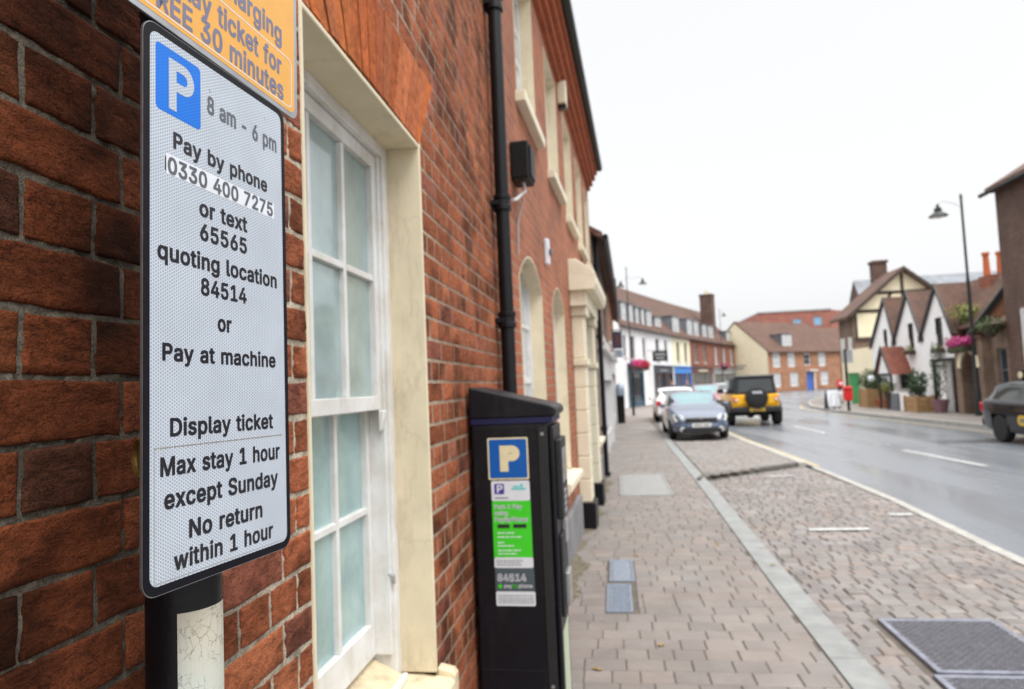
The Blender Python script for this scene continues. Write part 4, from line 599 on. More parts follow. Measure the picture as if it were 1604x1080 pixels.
t 114 102,190,102,164,3,164,3,190,32,236,63,236,63,49,64,41,65,35,68,31,72,27,78,26,85,25,87,25,90,25,93,26,96,26,98,26,101,27,107,1,103,0,100,-1,96,-1,92,-2,88,-2,84,-2,69,-1,56,4,46,11,38,20,34,32,32,46 2,3,0,2,0,1,31,4,5,31,5,6,31,6,7,30,31,7,30,7,8,30,8,9,29,30,9,29,9,10,29,10,11,17,18,19,16,17,19,15,16,19,29,11,12,14,15,19,13,14,19,12,13,19,29,12,19,28,29,19,27,28,19,26,27,19,26,19,20,26,20,21,25,26,21,25,21,22,25,22,23,25,23,24
u 205 91,-3,79,-2,68,1,57,5,48,12,41,20,35,29,30,41,27,54,26,69,26,190,57,190,57,72,58,58,62,47,68,37,77,31,88,26,100,25,109,26,117,28,125,31,131,36,137,41,142,48,145,57,147,66,148,76,148,190,179,190,179,0,149,0,149,46,154,46,147,30,139,18,129,8,117,2,105,-1 9,10,11,9,11,12,27,28,29,27,29,30,26,27,30,9,12,13,8,9,13,25,26,33,33,26,30,8,13,14,24,25,33,7,8,14,23,24,32,32,24,33,7,14,15,23,32,34,34,32,31,34,33,30,22,23,34,6,7,15,6,15,16,21,22,34,20,21,34,6,16,17,20,34,35,31,34,30,5,6,17,19,20,35,5,17,18,18,19,35,5,18,35,4,5,35,4,35,36,3,4,36,3,36,37,2,3,37,2,37,38,1,2,38,1,38,0
v 195 81,0,9,190,42,190,83,78,87,66,90,55,93,43,97,32,100,21,103,10,92,10,95,21,98,32,101,43,105,55,108,66,112,78,152,190,186,190,113,0 0,1,2,0,2,3,16,17,18,16,18,19,0,3,4,15,16,19,0,4,5,14,15,19,0,5,6,13,14,19,0,6,7,12,13,19,11,12,8,8,12,19,0,7,11,11,7,8,0,11,10,9,8,19,0,10,9,0,9,19
w 284 69,0,11,190,44,190,67,107,70,95,73,82,77,68,80,54,84,38,88,21,82,21,86,37,89,53,93,67,96,81,100,94,103,107,126,190,158,190,181,107,184,95,187,82,191,68,194,53,198,37,201,21,196,21,199,37,203,53,206,68,210,81,213,95,217,107,240,190,272,190,215,0,184,0,159,86,157,95,155,104,152,112,150,122,148,131,145,140,143,150,141,159,138,169,145,169,143,159,141,150,138,140,136,131,134,121,131,112,129,103,126,94,124,86,99,0 0,1,2,0,2,3,16,17,46,46,17,18,46,18,47,47,18,19,32,33,34,32,34,35,16,46,45,48,47,19,49,48,44,44,48,19,16,45,49,49,45,44,16,49,50,43,44,19,16,50,51,42,43,19,16,51,52,41,42,19,40,41,19,16,52,53,39,40,19,16,53,54,0,3,4,15,16,54,39,19,20,31,32,35,38,39,20,15,54,55,0,4,5,37,38,20,37,20,21,30,31,35,15,55,56,14,15,56,14,56,57,36,37,21,0,5,6,36,21,22,29,30,35,13,14,57,0,6,7,36,22,23,28,29,35,12,13,57,0,7,8,36,23,24,27,28,35,11,12,57,0,8,10,10,8,9,36,24,26,26,24,25,26,27,35,10,11,57,0,10,57,36,26,35
x 189 10,0,86,109,86,86,14,190,50,190,74,153,80,144,85,135,90,127,94,119,99,111,104,103,88,103,93,111,97,119,101,127,106,135,111,144,117,153,141,190,176,190,104,84,104,107,179,0,143,0,115,43,110,51,105,60,100,68,96,76,91,83,86,91,102,91,98,83,93,76,89,68,85,60,80,51,74,43,46,0 2,3,4,2,4,5,18,19,20,18,20,21,2,5,6,17,18,21,2,6,7,16,17,21,2,7,1,1,7,8,15,16,22,22,16,21,1,8,9,14,15,22,1,9,13,13,9,10,13,14,10,10,14,22,1,13,12,11,10,22,0,1,12,11,22,23,0,12,31,31,12,11,31,11,32,32,11,23,0,31,30,33,32,23,0,30,34,34,30,29,34,33,29,29,33,23,0,34,35,28,29,23,0,35,36,27,28,23,0,36,37,26,27,23,0,37,38,25,26,23,0,38,39,24,25,23
y 195 24,-69,31,-43,36,-44,41,-45,47,-45,52,-44,57,-43,61,-41,65,-37,69,-32,72,-26,75,-18,81,-1,9,190,42,190,83,78,87,66,90,55,93,43,96,32,100,21,103,10,92,10,95,21,98,32,101,43,104,55,108,66,112,78,153,190,186,190,102,-29,98,-38,93,-47,88,-54,83,-59,76,-64,70,-68,62,-70,54,-72,46,-73,41,-72,36,-72,32,-72,29,-71,26,-70 12,13,14,12,14,15,28,29,30,28,30,31,12,15,16,27,28,31,26,27,31,12,16,17,25,26,21,21,26,31,12,17,18,24,25,21,12,18,19,23,24,20,20,24,21,12,19,23,23,19,20,12,23,22,12,22,21,12,21,31,11,12,31,10,11,31,9,10,31,9,31,32,8,9,32,7,8,32,7,32,33,6,7,33,0,1,2,5,6,33,0,2,3,4,5,33,0,3,4,0,4,33,0,33,34,0,34,35,0,35,36,0,36,37,0,37,38,45,0,38,44,45,38,44,38,39,43,44,39,42,43,39,42,39,40,41,42,40""".split('\n'):
    _c, _a, _v, _t = _l.split(' ')
    _v = np.array([int(q) for q in _v.split(',')], float).reshape(-1, 2)/500; _t = [int(q) for q in _t.split(',')]
    GLYPHS[_c] = (int(_a)/500, _v, [tuple(_t[k:k+3]) for k in range(0, len(_t), 3)])
def _glyph_P():
    x0, x1, y1, st = .060, .404, .508, .068
    ro, yc = .152, .508-.152; xc = x1-ro; ri = ro-.062
    O = [(x0+st, yc-ro)]+[(xc+ro*math.cos(R(t)), yc+ro*math.sin(R(t))) for t in range(-90, 91, 10)]+[(x0+st, y1)]
    I = [(x0+st, yc-ri)]+[(xc+ri*math.cos(R(t)), yc+ri*math.sin(R(t))) for t in range(-90, 91, 10)]+[(x0+st, yc+ri)]
    n = len(O); V = [(x0,0),(x0+st,0),(x0+st,y1),(x0,y1)]+O+I
    F = [(0,1,2,3)]+[(4+k, 5+k, 5+n+k, 4+n+k) for k in range(n-1)]
    return (.444, np.array(V), F)
GLYPHS['P'] = _glyph_P()
def text_geo(s, track=0.0):
    pen, V, F, n = 0.0, [], [], 0
    for ch in s:
        if ch == ' ': pen += .235+track; continue
        adv, v, f = GLYPHS[ch]
        V.append(v+np.array([pen, 0])); F += [tuple(i+n for i in t) for t in f]; n += len(v); pen += adv+track
    return np.concatenate(V), F
_capH = text_geo('E')[0][:, 1].max()
def put_text(mb, s, x0, x1, base, cap, z, bold=.012, mi=0, tail=True, w=.020):
    """lay s between x0 and x1 with its baseline and capital height given, flat at height z (local xy plane)"""
    v, f = text_geo(s, .02)
    a, b_ = v[:, 0].min()-w, v[:, 0].max()+w
    sx = (x1-x0)/(b_-a); sy = cap/(_capH+2*w)
    for k, (dx, dy) in enumerate(((-w,-w),(w,-w),(w,w),(-w,w),(-1.4*w,0),(1.4*w,0))):     # heavier weight: the letter drawn slightly spread
        mb.add([((p[0]+dx-a)*sx+x0, (p[1]+dy+w)*sy+base, z+k*4e-6) for p in v], f, mi)
def rrect(x0, x1, y0, y1, r, n=6):
    pts = []
    for cx, cy, a0 in ((x1-r, y1-r, 0), (x0+r, y1-r, 90), (x0+r, y0+r, 180), (x1-r, y0+r, 270)):
        for k in range(n+1):
            a = R(a0+90*k/n); pts.append((cx+r*math.cos(a), cy+r*math.sin(a)))
    return pts

# ================================================================ SETTING: ground, road, pavements
def struct(name, mb, m, **k):
    return tag(mb.build(name, m, None, **k), kind='structure')
mb = MB(); S = 1500
mb.poly([(-S,-S,-.13),(S,-S,-.13),(S,S,-.13),(-S,S,-.13)])
struct('ground', mb, M['ground'])
# carriageway: runs down the street, bends right beyond the pub
KL = [(1.80,-6),(1.82,2),(1.84,6),(1.92,11),(1.97,16),(2.0,20),(2.3,26),(2.6,32),(3.3,40),(4.6,48),(6.6,56),(9.6,65),(13.0,73),(17.2,82),(20.0,85)]   # left kerb line
KR = [(11.2,-6),(11.1,8),(10.95,16),(10.9,22),(10.55,28),(10.45,33),(10.75,38),(11.9,43),(13.6,48.5),(16.6,56),(21.0,66),(27,74),(40,82)]       # right kerb line
mb = MB()
def ribbon(mb, a, b, z, mi=0):
    mb.poly([(p[0],p[1],z) for p in a] + [(p[0],p[1],z) for p in reversed(b)], mi)
def dense(pts, n=8):
    out = []
    for i in range(len(pts)-1):
        for k in range(n):
            t = k/n; out.append((pts[i][0]*(1-t)+pts[i+1][0]*t, pts[i][1]*(1-t)+pts[i+1][1]*t))
    return out + [pts[-1]]
def xat(pts, y):
    ys = [p[1] for p in pts]; return float(np.interp(y, ys, [p[0] for p in pts]))
def strip(mb, fa, fb, y0, y1, z, n=40, mi=0):
    ys = np.linspace(y0, y1, n+1)
    for i in range(n):
        mb.poly([(fa(ys[i]),ys[i],z),(fb(ys[i]),ys[i],z),(fb(ys[i+1]),ys[i+1],z),(fa(ys[i+1]),ys[i+1],z)], mi)
def xl(y): return xat(KL, y)
def xr(y): return xat(KR, y)
def edge(y): return float(np.interp(y, [-6,5,7,10,13,16,20,24],[4.0,4.06,4.1,4.26,4.26,4.22,4.1,4.1]))
mb = MB()
lb = [(edge(y)+.05, y) for y in (-8,0,5,7,9,10,11.5,13,14.5,16,18,20,24,34)]
mb.poly([(p[0],p[1],-.02) for p in lb]+[(2.4,34.1,-.02),(2,60,-.02),(16,100,-.02),(70,100,-.02),(70,78,-.02),(16,40,-.02),(16,-8,-.02)])
struct('road', mb, M['asphalt'])
mb = MB()
for pts in ([(8.2,17.5),(10.3,17.2),(10.35,18.1),(8.25,18.4)], [(4.9,31),(5.7,31),(6.3,37.5),(5.4,37.6)], [(5.6,5.0),(6.5,5.0),(6.5,5.9),(5.6,5.9)]):
    mb.poly([(p[0],p[1],-.0175) for p in pts])
struct('road_patch', mb, M['asphalt_new'])

# block paving as real blocks: rows along y, widths vary
def blocks(x0, x1, y0, y1, z, widths, row, gap, tints, depth=.03, round_=.006, lumps=.002, holes=(), xlim=None, var=.12):
    V, F, C = [], [], []
    y = y0; k = 0
    while y < y1:
        r = row*random.uniform(.96, 1.04)
        x = x0 - random.uniform(0, .2)
        while x < x1:
            w = random.choice(widths)*random.uniform(.95, 1.05)
            a, b, c, d = max(x, x0)+gap/2, min(x+w, x1)-gap/2, y+gap/2, y+r-gap/2
            x += w
            if xlim: 
                lo, hi = xlim((c+d)/2); a = max(a, lo+gap/2); b = min(b, hi-gap/2)
            if b-a < .03: continue
            mx, my = (a+b)/2, (c+d)/2
            for h in holes:
                if a < h[1] and b > h[0] and c < h[3] and d > h[2]:
                    opts = [(h[0]-a, (a, h[0]-gap/2, c, d)), (b-h[1], (h[1]+gap/2, b, c, d)), (h[2]-c, (a, b, c, h[2]-gap/2)), (d-h[3], (a, b, h[3]+gap/2, d))]
                    a, b, c, d = max(opts)[1]
            if b-a < .02 or d-c < .02: continue
            mx, my = (a+b)/2, (c+d)/2
            tz = z + random.gauss(0, lumps)
            sx, sy = random.gauss(0, lumps*2), random.gauss(0, lumps*2)
            n = len(V); q = round_
            jit = lambda: random.gauss(0, gap*.15)
            cs = [(a+jit(),c+jit()),(b+jit(),c+jit()),(b+jit(),d+jit()),(a+jit(),d+jit())]
            def zz(px, py, o): return tz + (px-mx)*sx + (py-my)*sy - o
            ring0 = [(px,py,z-depth) for px,py in cs]
            ring1 = [(px,py,zz(px,py,q)) for px,py in cs]
            sg = [(1,1),(-1,1),(-1,-1),(1,-1)]
            ring2 = [(px+s[0]*q,py+s[1]*q,zz(px,py,0)) for (px,py),s in zip(cs, sg)]
            V += ring0+ring1+ring2
            for l in (0, 4):
                for i in range(4): F.append((n+l+i, n+l+(i+1)%4, n+l+4+(i+1)%4, n+l+4+i))
            F.append((n+8,n+9,n+10,n+11))
            t = random.choice(tints); f = random.uniform(1-var, 1+var)
            C += [[t[0]*f,t[1]*f,t[2]*f,1]]*12
        y += r; k += 1
    return V, F, C
def dip(v): return [(p[0], p[1], p[2]-.028*max(0.0, min(1.0, (p[1]-9.0)/4.5))) for p in v]
def col_mesh(name, parts, mats, parent=None, mis=None, smooth=False):
    V, F, C, MI = [], [], [], []
    for j, (v, f, c) in enumerate(parts):
        n = len(V); V += v; C += c
        F += [tuple(i+n for i in g) for g in f]; MI += [0 if mis is None else mis[j]]*len(f)
    me = bpy.data.meshes.new(name); me.from_pydata(V, [], F)
    for m in mats: me.materials.append(m)
    me.polygons.foreach_set('material_index', MI)
    at = me.color_attributes.new('Col', 'FLOAT_COLOR', 'POINT')
    at.data.foreach_set('color', np.array(C, float).ravel())
    me.polygons.foreach_set('use_smooth', [smooth]*len(F)); me.update()
    o = bpy.data.objects.new(name, me); COL.objects.link(o)
    if parent is not None: o.parent = parent
    return o
def wallx(y): return float(np.interp(y, [-6,4.05,12.4,20,33,40],[0,0,.35,.56,.95,1.2]))
PT = [(.222,.196,.178),(.234,.208,.188),(.212,.19,.175),(.24,.206,.184),(.222,.20,.186)]
holes_p = [(.495,.74,5.24,6.76),(.655,1.465,10.54,12.96)]
v1 = blocks(-.1, 2.1, 2.2, 30, .02, (.2,.2,.24,.24,.16), .168, .0048, PT, lumps=.0008, var=.07, holes=holes_p, xlim=lambda y: (wallx(y)-.3, xl(y)-.0))
def sheet(z, fa, fb, y0, y1, n=60):
    m_ = MB(); strip(m_, fa, fb, y0, y1, z, n); return m_.v, m_.f, [[.1,.09,.08,1]]*len(m_.v)
base = sheet(.0125, lambda y: wallx(y)-.4, xl, -6, 60, 80)
tag(col_mesh('pavement', [v1, base], [M['block'], M['joint']], mis=[0,1]), kind='structure')
mb = MB(); strip(mb, lambda y: wallx(min(y,40))-2.5, xl, 30, 46, .016, 20)
strip(mb, lambda y: xl(y)-6.5, xl, 45, 85, .017, 40)
struct('far_pavement', mb, M['ground'])
# flush granite kerb strip
mb = MB()
ys = list(np.arange(-2, 40, .92))
for a in ys:
    b = a+.912
    w0 = .205
    p = [(xl(a)+.004,a),(xl(a)+w0,a),(xl(b)+w0,b),(xl(b)+.004,b)]
    mb.prism(p, 2, -.10, .024)
struct('kerb', mb, M['kerb'], bevel=.006)
# parking bay of setts, slightly lower than the pavement
BT = [(.222,.192,.175),(.208,.185,.173),(.236,.197,.174),(.22,.202,.19),(.198,.18,.171),(.232,.212,.196)]
def bayend(y_x): return 12.25 + (y_x-2.2)/(4.2-2.2)*1.75
holes_b = [(2.335,3.125,3.1,5.205)]
vb = blocks(1.95, 4.3, 1.0, 13.9, -.012, (.11,.15,.15,.19), .138, .008, BT, round_=.008, lumps=.0025, holes=holes_b,
            xlim=lambda y: (max(xl(y)+.21, 2.0 + max(0, (y-12.15))*1.12), edge(y)))
vb = (dip(vb[0]), vb[1], vb[2])
bs = sheet(-.0225, lambda y: xl(y)+.2, edge, -6, 14.2, 60); bs = (dip(bs[0]), bs[1], bs[2])
vb2 = blocks(1.95, 4.3, 19.4, 34, -.012, (.13,.18,.18,.23), .16, .011, BT, round_=.008, lumps=.0025, xlim=lambda y: (xl(y)+.21, edge(y)))
bs2 = sheet(-.0225, lambda y: xl(y)+.2, edge, 19.2, 34.2, 20)
tag(col_mesh('parking_bay', [vb, bs, vb2, bs2], [M['sett'], M['joint']], mis=[0,1,0,1]), kind='structure')
# raised build-out beyond the bay with its dark kerb
def bxl(y): return max(xl(y)+.21, 2.1 + max(0.0, (14.0-y) and 0))
vo = blocks(1.98, 4.4, 12.1, 19.3, .044, (.16,.2,.24), .165, .005, PT, lumps=.0008, var=.07,
            xlim=lambda y: (xl(y)+.21, min(edge(y)-.16, 2.15+max(0,y-12.45)*1.2) if y < 14.1 else edge(y)-.16))
m_ = MB(); pts = [(2.24,12.34),(3.2,13.2),(4.05,13.98)]
m_.poly([(2.10,12.40,.036),(2.34,12.78,.036)] + [(3.2,13.36,.036),(4.02,13.98,.036)] + [(edge(y)-.12,y,.036) for y in (15,17,19.3)] + [(xl(y)+.21,y,.036) for y in (19.3,16,13)])
tag(col_mesh('build_out', [vo, (m_.v, m_.f, [[.1,.09,.08,1]]*len(m_.v))], [M['block'], M['joint']], mis=[0,1]), kind='structure')
mb = MB()
kp = [(2.16,12.22),(2.45,12.52),(2.9,12.95),(3.45,13.45),(4.0,13.93)]
def curve_kerb(mb, pts, w, z0, z1, mi=0):
    for i in range(len(pts)-1):
        (xa,ya),(xb,yb) = pts[i], pts[i+1]; l = math.hypot(xb-xa, yb-ya); nx, ny = (yb-ya)/l*w, -(xb-xa)/l*w
        mb.prism([(xa,ya),(xb,yb),(xb-nx,yb-ny),(xa-nx,ya-ny)], 2, z0, z1, mi)
ctrl = [(1.97,11.7),(2.03,12.02),(2.12,12.38),(2.34,12.72),(2.7,13.0),(3.3,13.38),(4.06,13.95),(4.8,14.6)]
cp = []
for i_ in range(1, len(ctrl)-2):
    p0, p1, p2, p3 = [Vector((*q, 0)) for q in ctrl[i_-1:i_+3]]
    for k in range(8):
        u = k/8; cp.append(.5*((2*p1)+(-p0+p2)*u+(2*p0-5*p1+4*p2-p3)*u*u+(-p0+3*p1-3*p2+p3)*u**3))
cp.append(Vector((4.06,13.95,0)))
nn = []
for i_, p in enumerate(cp):
    tg = (cp[min(i_+1,len(cp)-1)]-cp[max(i_-1,0)]).normalized(); nn.append(Vector((-tg.y, tg.x, 0)))
prof = [(0,-.13),(0,.036),(.010,.048),(.075,.049),(.08,-.1)]
mb = MB(); vs = []
for p, n_ in zip(cp, nn):
    for (o_, z_) in prof: vs.append((p.x+n_.x*o_, p.y+n_.y*o_, z_))
m_ = len(prof); mb.add(vs, [(i_*m_+k, (i_+1)*m_+k, (i_+1)*m_+k+1, i_*m_+k+1) for i_ in range(len(cp)-1) for k in range(m_-1)])
struct('bay_end_kerb', mb, M['kerb_dark'])
mb = MB()
for a in np.arange(14.0, 18.9, .92):
    b = a+.91; mb.prism([(edge(a)-.14,a),(edge(a)-.0,a),(edge(b)-.0,b),(edge(b)-.14,b)], 2, -.12, .048)
struct('build_out_kerb', mb, M['channel'], bevel=.008)
# pale channel between bay and road, road markings
mb = MB()
for a in list(np.arange(-2, 13.6, .92))+list(np.arange(19.4, 34, .92)):
    b = a+.912; mb.prism([(edge(a),a),(edge(a)+.12,a),(edge(b)+.12,b),(edge(b),b)], 2, -.12, -.006)
struct('channel', mb, M['channel'], bevel=.005)
mb = MB()
def dash(mb, x, y0, y1, w=.1, z=-.015, dx=0): mb.poly([(x,y0,z),(x+w,y0,z),(x+w+dx,y1,z),(x+dx,y1,z)])
dash(mb, 7.05, 13.3, 16.3, .11, dx=-.2); dash(mb, 7.5, 3.5, 7.5, .11); dash(mb, 6.75, 21.5, 25, .11, dx=-.05); dash(mb, 6.75, 31, 35, .11, dx=.3); dash(mb, 7.4, 41, 45, .11, dx=.8)
for y, x0, x1 in ((8.1,2.72,3.35),(8.9,3.85,4.12),(12.6,3.2,3.7)):
    dz = -.028*max(0.0, min(1.0, (y-9.0)/4.5)); mb.box(x0, x1, y, y+.10, -.004+dz, .0005+dz)
struct('road_marking', mb, M['paint_line'])
mb = MB()
strip(mb, lambda y: edge(y)+.12, lambda y: edge(y)+.22, 13.8, 30, -.0155, 20)
strip(mb, lambda y: xr(y)-.36, lambda y: xr(y)-.25, 2, 42, -.0155, 40)
struct('edge_marking', mb, M['paint_yellow'])
# right-hand pavement
mb = MB()
kr = dense(KR, 4)
ribbon(mb, [(p[0]+.12, p[1]) for p in kr], [(70,82),(70,60),(40,30),(40,-6)], .094)
struct('right_pavement', mb, M['ground'])
mb = MB()
curve_kerb(mb, list(reversed([(p[0]+.13,p[1]) for p in kr])), .13, -.12, .10)
struct('right_kerb', mb, M['channel'], bevel=.012)
# mossy dirt against the walls
mb = MB()
for y in np.arange(2.6, 13.0, .05):
    a, b = wallx(y), wallx(y+.05)
    wa = .11+.06*math.sin(y*2.3)+.05*math.sin(y*7)+.05*random.random()
    mb.poly([(a-.02,y,.0235+random.random()*.004),(a+wa,y,.0232),(b+wa,y+.05,.0232),(b-.02,y+.05,.0235+random.random()*.004)])
tag(mb.build('moss', M['moss'], None), kind='stuff')

# ================================================================ covers in the ground
def cover(name, label, cat, x0, x1, y0, y1, z, m, fm, group=None, bars=None, tilt=0, frame=.035):
    t = thing(name, label, cat, ((x0+x1)/2, (y0+y1)/2, z), 0, group)
    w, l = (x1-x0)/2, (y1-y0)/2
    mb = MB()
    for b in ((-w,w,-l,-l+frame),(-w,w,l-frame,l),(-w,-w+frame,-l+frame,l-frame),(w-frame,w,-l+frame,l-frame)):
        mb.box(b[0],b[1],b[2],b[3],-.05,.006)
    mb.build('frame', fm, t, bevel=.003)
    mb = MB(); mb.box(-w+frame+.004,w-frame-.004,-l+frame+.004,l-frame-.004,-.05,.002)
    if bars:
        n = int((2*l-2*frame)/bars)
        for i in range(n):
            y = -l+frame+.01+i*bars
            for k in range(int((2*w-2*frame)/.05)):
                x = -w+frame+.012+k*.05 + (.02 if i % 2 else 0)
                mb.box(x, x+.036, y, y+bars*.5, .0025, .007)
    mb.build('lid', m, t, bevel=0 if bars else .003)
    return t
cover('inspection_cover','pale grey square cover set in the paving ahead of the doorway','cover',.66,1.46,10.55,12.95,.021,M['cover_pale'],M['cover_pale'],frame=.04)
cover('stopcock_cover','blue grey rectangular metal lid in the paving, farther of the close pair','cover',.52,.735,6.05,6.75,.022,M['cover_blue'],M['cover_blue'],'small metal covers in the pavement',frame=.02)
cover('stopcock_cover','darker ribbed blue grey metal lid in the paving, nearer of the close pair','cover',.50,.70,5.25,5.95,.022,M['cover_blue'],M['cover_blue'],'small metal covers in the pavement',bars=.03,frame=.02)
cover('drain_grate','studded iron access cover sunk in the cobbled bay, farther of the two','drain cover',2.38,3.12,4.30,5.20,-.002,M['iron'],M['galv'],'iron covers in the parking bay',bars=.026,frame=.038)
cover('drain_grate','studded iron access cover sunk in the cobbled bay, nearer one cut by the photo edge','drain cover',2.34,3.10,3.36,4.27,-.002,M['iron'],M['galv'],'iron covers in the parking bay',bars=.026,frame=.038)
leafs = [(.86,4.6,'small yellowish fallen leaf on the paving near the two metal lids'),(1.62,7.35,'dark fallen leaf on the paving close to the pale kerb'),(.78,6.9,'fallen leaf lying at the far end of the metal lids'),(1.98,6.55,'pale scrap of leaf beside the kerb strip'),(.46,4.2,'brown fallen leaf at the mossy foot of the pay machine')]
for x, y, lb in leafs:
    mb = MB(); pts = [(-.03,0,0),(-.01,.016,.006),(.02,.013,.003),(.035,0,.008),(.018,-.014,.004),(-.012,-.015,.002)]
    a = random.uniform(0, 6)
    vs = [(p[0]*math.cos(a)-p[1]*math.sin(a), p[0]*math.sin(a)+p[1]*math.cos(a), p[2]) for p in pts]
    mb.add([(0,0,.010)]+vs, [(0,i+1,(i+1)%6+1) for i in range(6)])
    mb.add([(v[0],v[1],v[2]-.002) for v in vs], [(5,4,3,2,1,0)])
    o = mb.build('fallen_leaf', M['leaf_brown'], None); o.location = (x, y, .026); tag(o, lb, 'leaf', 'fallen leaves on the pavement')

# ================================================================ nearest brick house (wall on x = 0)
HB = thing('brick_house', 'nearest red brick house with a white sash window beside the parking sign', 'building', (0, 0, 0))
Z0, PITCH = 1.4496, .0759
OY0, OY1, OZ0, OZ1, LZ1 = 1.36, 2.29, Z0-10*PITCH, Z0+15*PITCH, Z0+19*PITCH
W0, W1 = -1.6, 4.03
def row_intervals(z0, z1):
    zm = (z0+z1)/2
    if zm < OZ0 or zm > LZ1: return [(W0, W1)]
    if zm < OZ1: return [(W0, OY0), (OY1, W1)]
    f = .22*(zm-OZ1)/(LZ1-OZ1)
    return [(W0, OY0-f), (OY1+f, W1)]
def brick_units(tint):
    V, F, C = [], [], []
    for k in range(-19, 62):
        z0, z1 = Z0+k*PITCH, Z0+(k+1)*PITCH
        hdr = (k % 2 == 0); mod = .1065 if hdr else .213; o0 = .656 if hdr else .811
        for (a, b) in row_intervals(z0, z1):
            j = [a]; n = math.ceil((a-o0)/mod)
            while o0+n*mod < b:
                y = o0+n*mod
                if b - OY0 < .001 or a > 2:      # next to the window the bond is set out from the jamb
                    pass
                if y-j[-1] > .035 and b-y > .035: j.append(y)
                n += 1
            j.append(b)
            for y0, y1 in zip(j[:-1], j[1:]):
                near = (.4 < y1 and y0 < 1.42 and .6 < z1 < 2.7)
                mid = (y1 > 2.2 and z0 < 4.6)
                hres = (.0068, .0062) if near else ((.026, .02) if mid else (.09, .05))
                g = .0031 if y0 < 1.0 else .0048
                ya, yb, za, zb = y0+g, y1-g, z0+g*.9, z1-g*.9
                e = min(.0045, (yb-ya)*.2)
                def axis(a_, b_, h):
                    n_ = max(1, int((b_-a_-2*e)/h)); return np.concatenate([[a_, a_+e*.35], np.linspace(a_+e, b_-e, n_+1), [b_-e*.35, b_]])
                us, vs = axis(ya, yb, hres[0]), axis(za, zb, hres[1])
                U, W = np.meshgrid(us, vs, indexing='ij')
                nu, nv = U.shape
                dE = np.minimum(np.minimum(U-ya, yb-U), np.minimum(W-za, zb-W))
                prof = np.where(dE < 1e-6, -.011, np.where(dE < e*.5, -.0016, 0.0))
                P = np.stack([U*1.0, W*1.0, np.full_like(U, k*3.7)], -1)
                tiltU, tiltW, off = random.gauss(0, .004), random.gauss(0, .008), random.gauss(0, .0011)
                amp = .0011 if (near or mid) else .001
                rough = fbm(P*[26, 60, 1], 3, 5)*amp*1.15
                ridge = np.abs(fbm(P*[19, 52, 1]+9, 5, 4)); crease = -np.clip(.13-ridge, 0, 1)*.024*np.clip(vnoise(P*[11, 14, 1]+3, 77)+.35, 0, 1)*(near or mid) - np.clip(fbm(P*[55, 85, 1]+5, 15, 2)-.72, 0, 1)*.008*(near or mid)
                pr_ = .0019 if near else .0006
                X = pr_ + off*(.8 if near else .35) + prof + (U-(ya+yb)/2)*tiltU + (W-(za+zb)/2)*tiltW + np.where(prof > -.01, rough*(1 if near else .6)+crease, 0)
                X = np.where(dE < 1e-6, X-.003, np.maximum(X, .0004 if near else .0))
                ed = np.clip(1-dE/(e*1.6), 0, 1)
                wob = 1.0 if near else .8
                U2 = U + vnoise(np.stack([U*26, W*26, np.full_like(U, k+.5)], -1), 8)*.0036*ed*wob
                W2 = W + vnoise(np.stack([U*26, W*26, np.full_like(U, k+.9)], -1), 9)*.0034*ed*wob
                n = len(V)
                V += list(zip(X.ravel().tolist(), U2.ravel().tolist(), W2.ravel().tolist()))
                for i in range(nu-1):
                    for q in range(nv-1):
                        F.append((n+i*nv+q, n+(i+1)*nv+q, n+(i+1)*nv+q+1, n+i*nv+q+1))
                t = tint((ya+yb)/2, (za+zb)/2)
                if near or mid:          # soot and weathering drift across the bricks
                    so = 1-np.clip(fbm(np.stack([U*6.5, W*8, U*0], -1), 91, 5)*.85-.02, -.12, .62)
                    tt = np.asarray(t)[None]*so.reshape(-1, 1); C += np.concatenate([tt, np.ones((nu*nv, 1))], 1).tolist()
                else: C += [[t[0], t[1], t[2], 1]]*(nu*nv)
    return V, F, C
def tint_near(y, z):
    a = np.array([.148,.041,.0165]); b_ = np.array([.35,.108,.05])  # darker toward low y: shade beside the camera painted in, mixed with soot
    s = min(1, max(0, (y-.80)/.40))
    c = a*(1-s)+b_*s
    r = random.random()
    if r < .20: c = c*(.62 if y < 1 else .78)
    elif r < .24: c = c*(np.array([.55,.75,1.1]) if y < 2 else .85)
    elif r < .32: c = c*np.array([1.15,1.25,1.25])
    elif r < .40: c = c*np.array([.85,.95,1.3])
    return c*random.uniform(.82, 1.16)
bricks = brick_units(tint_near)
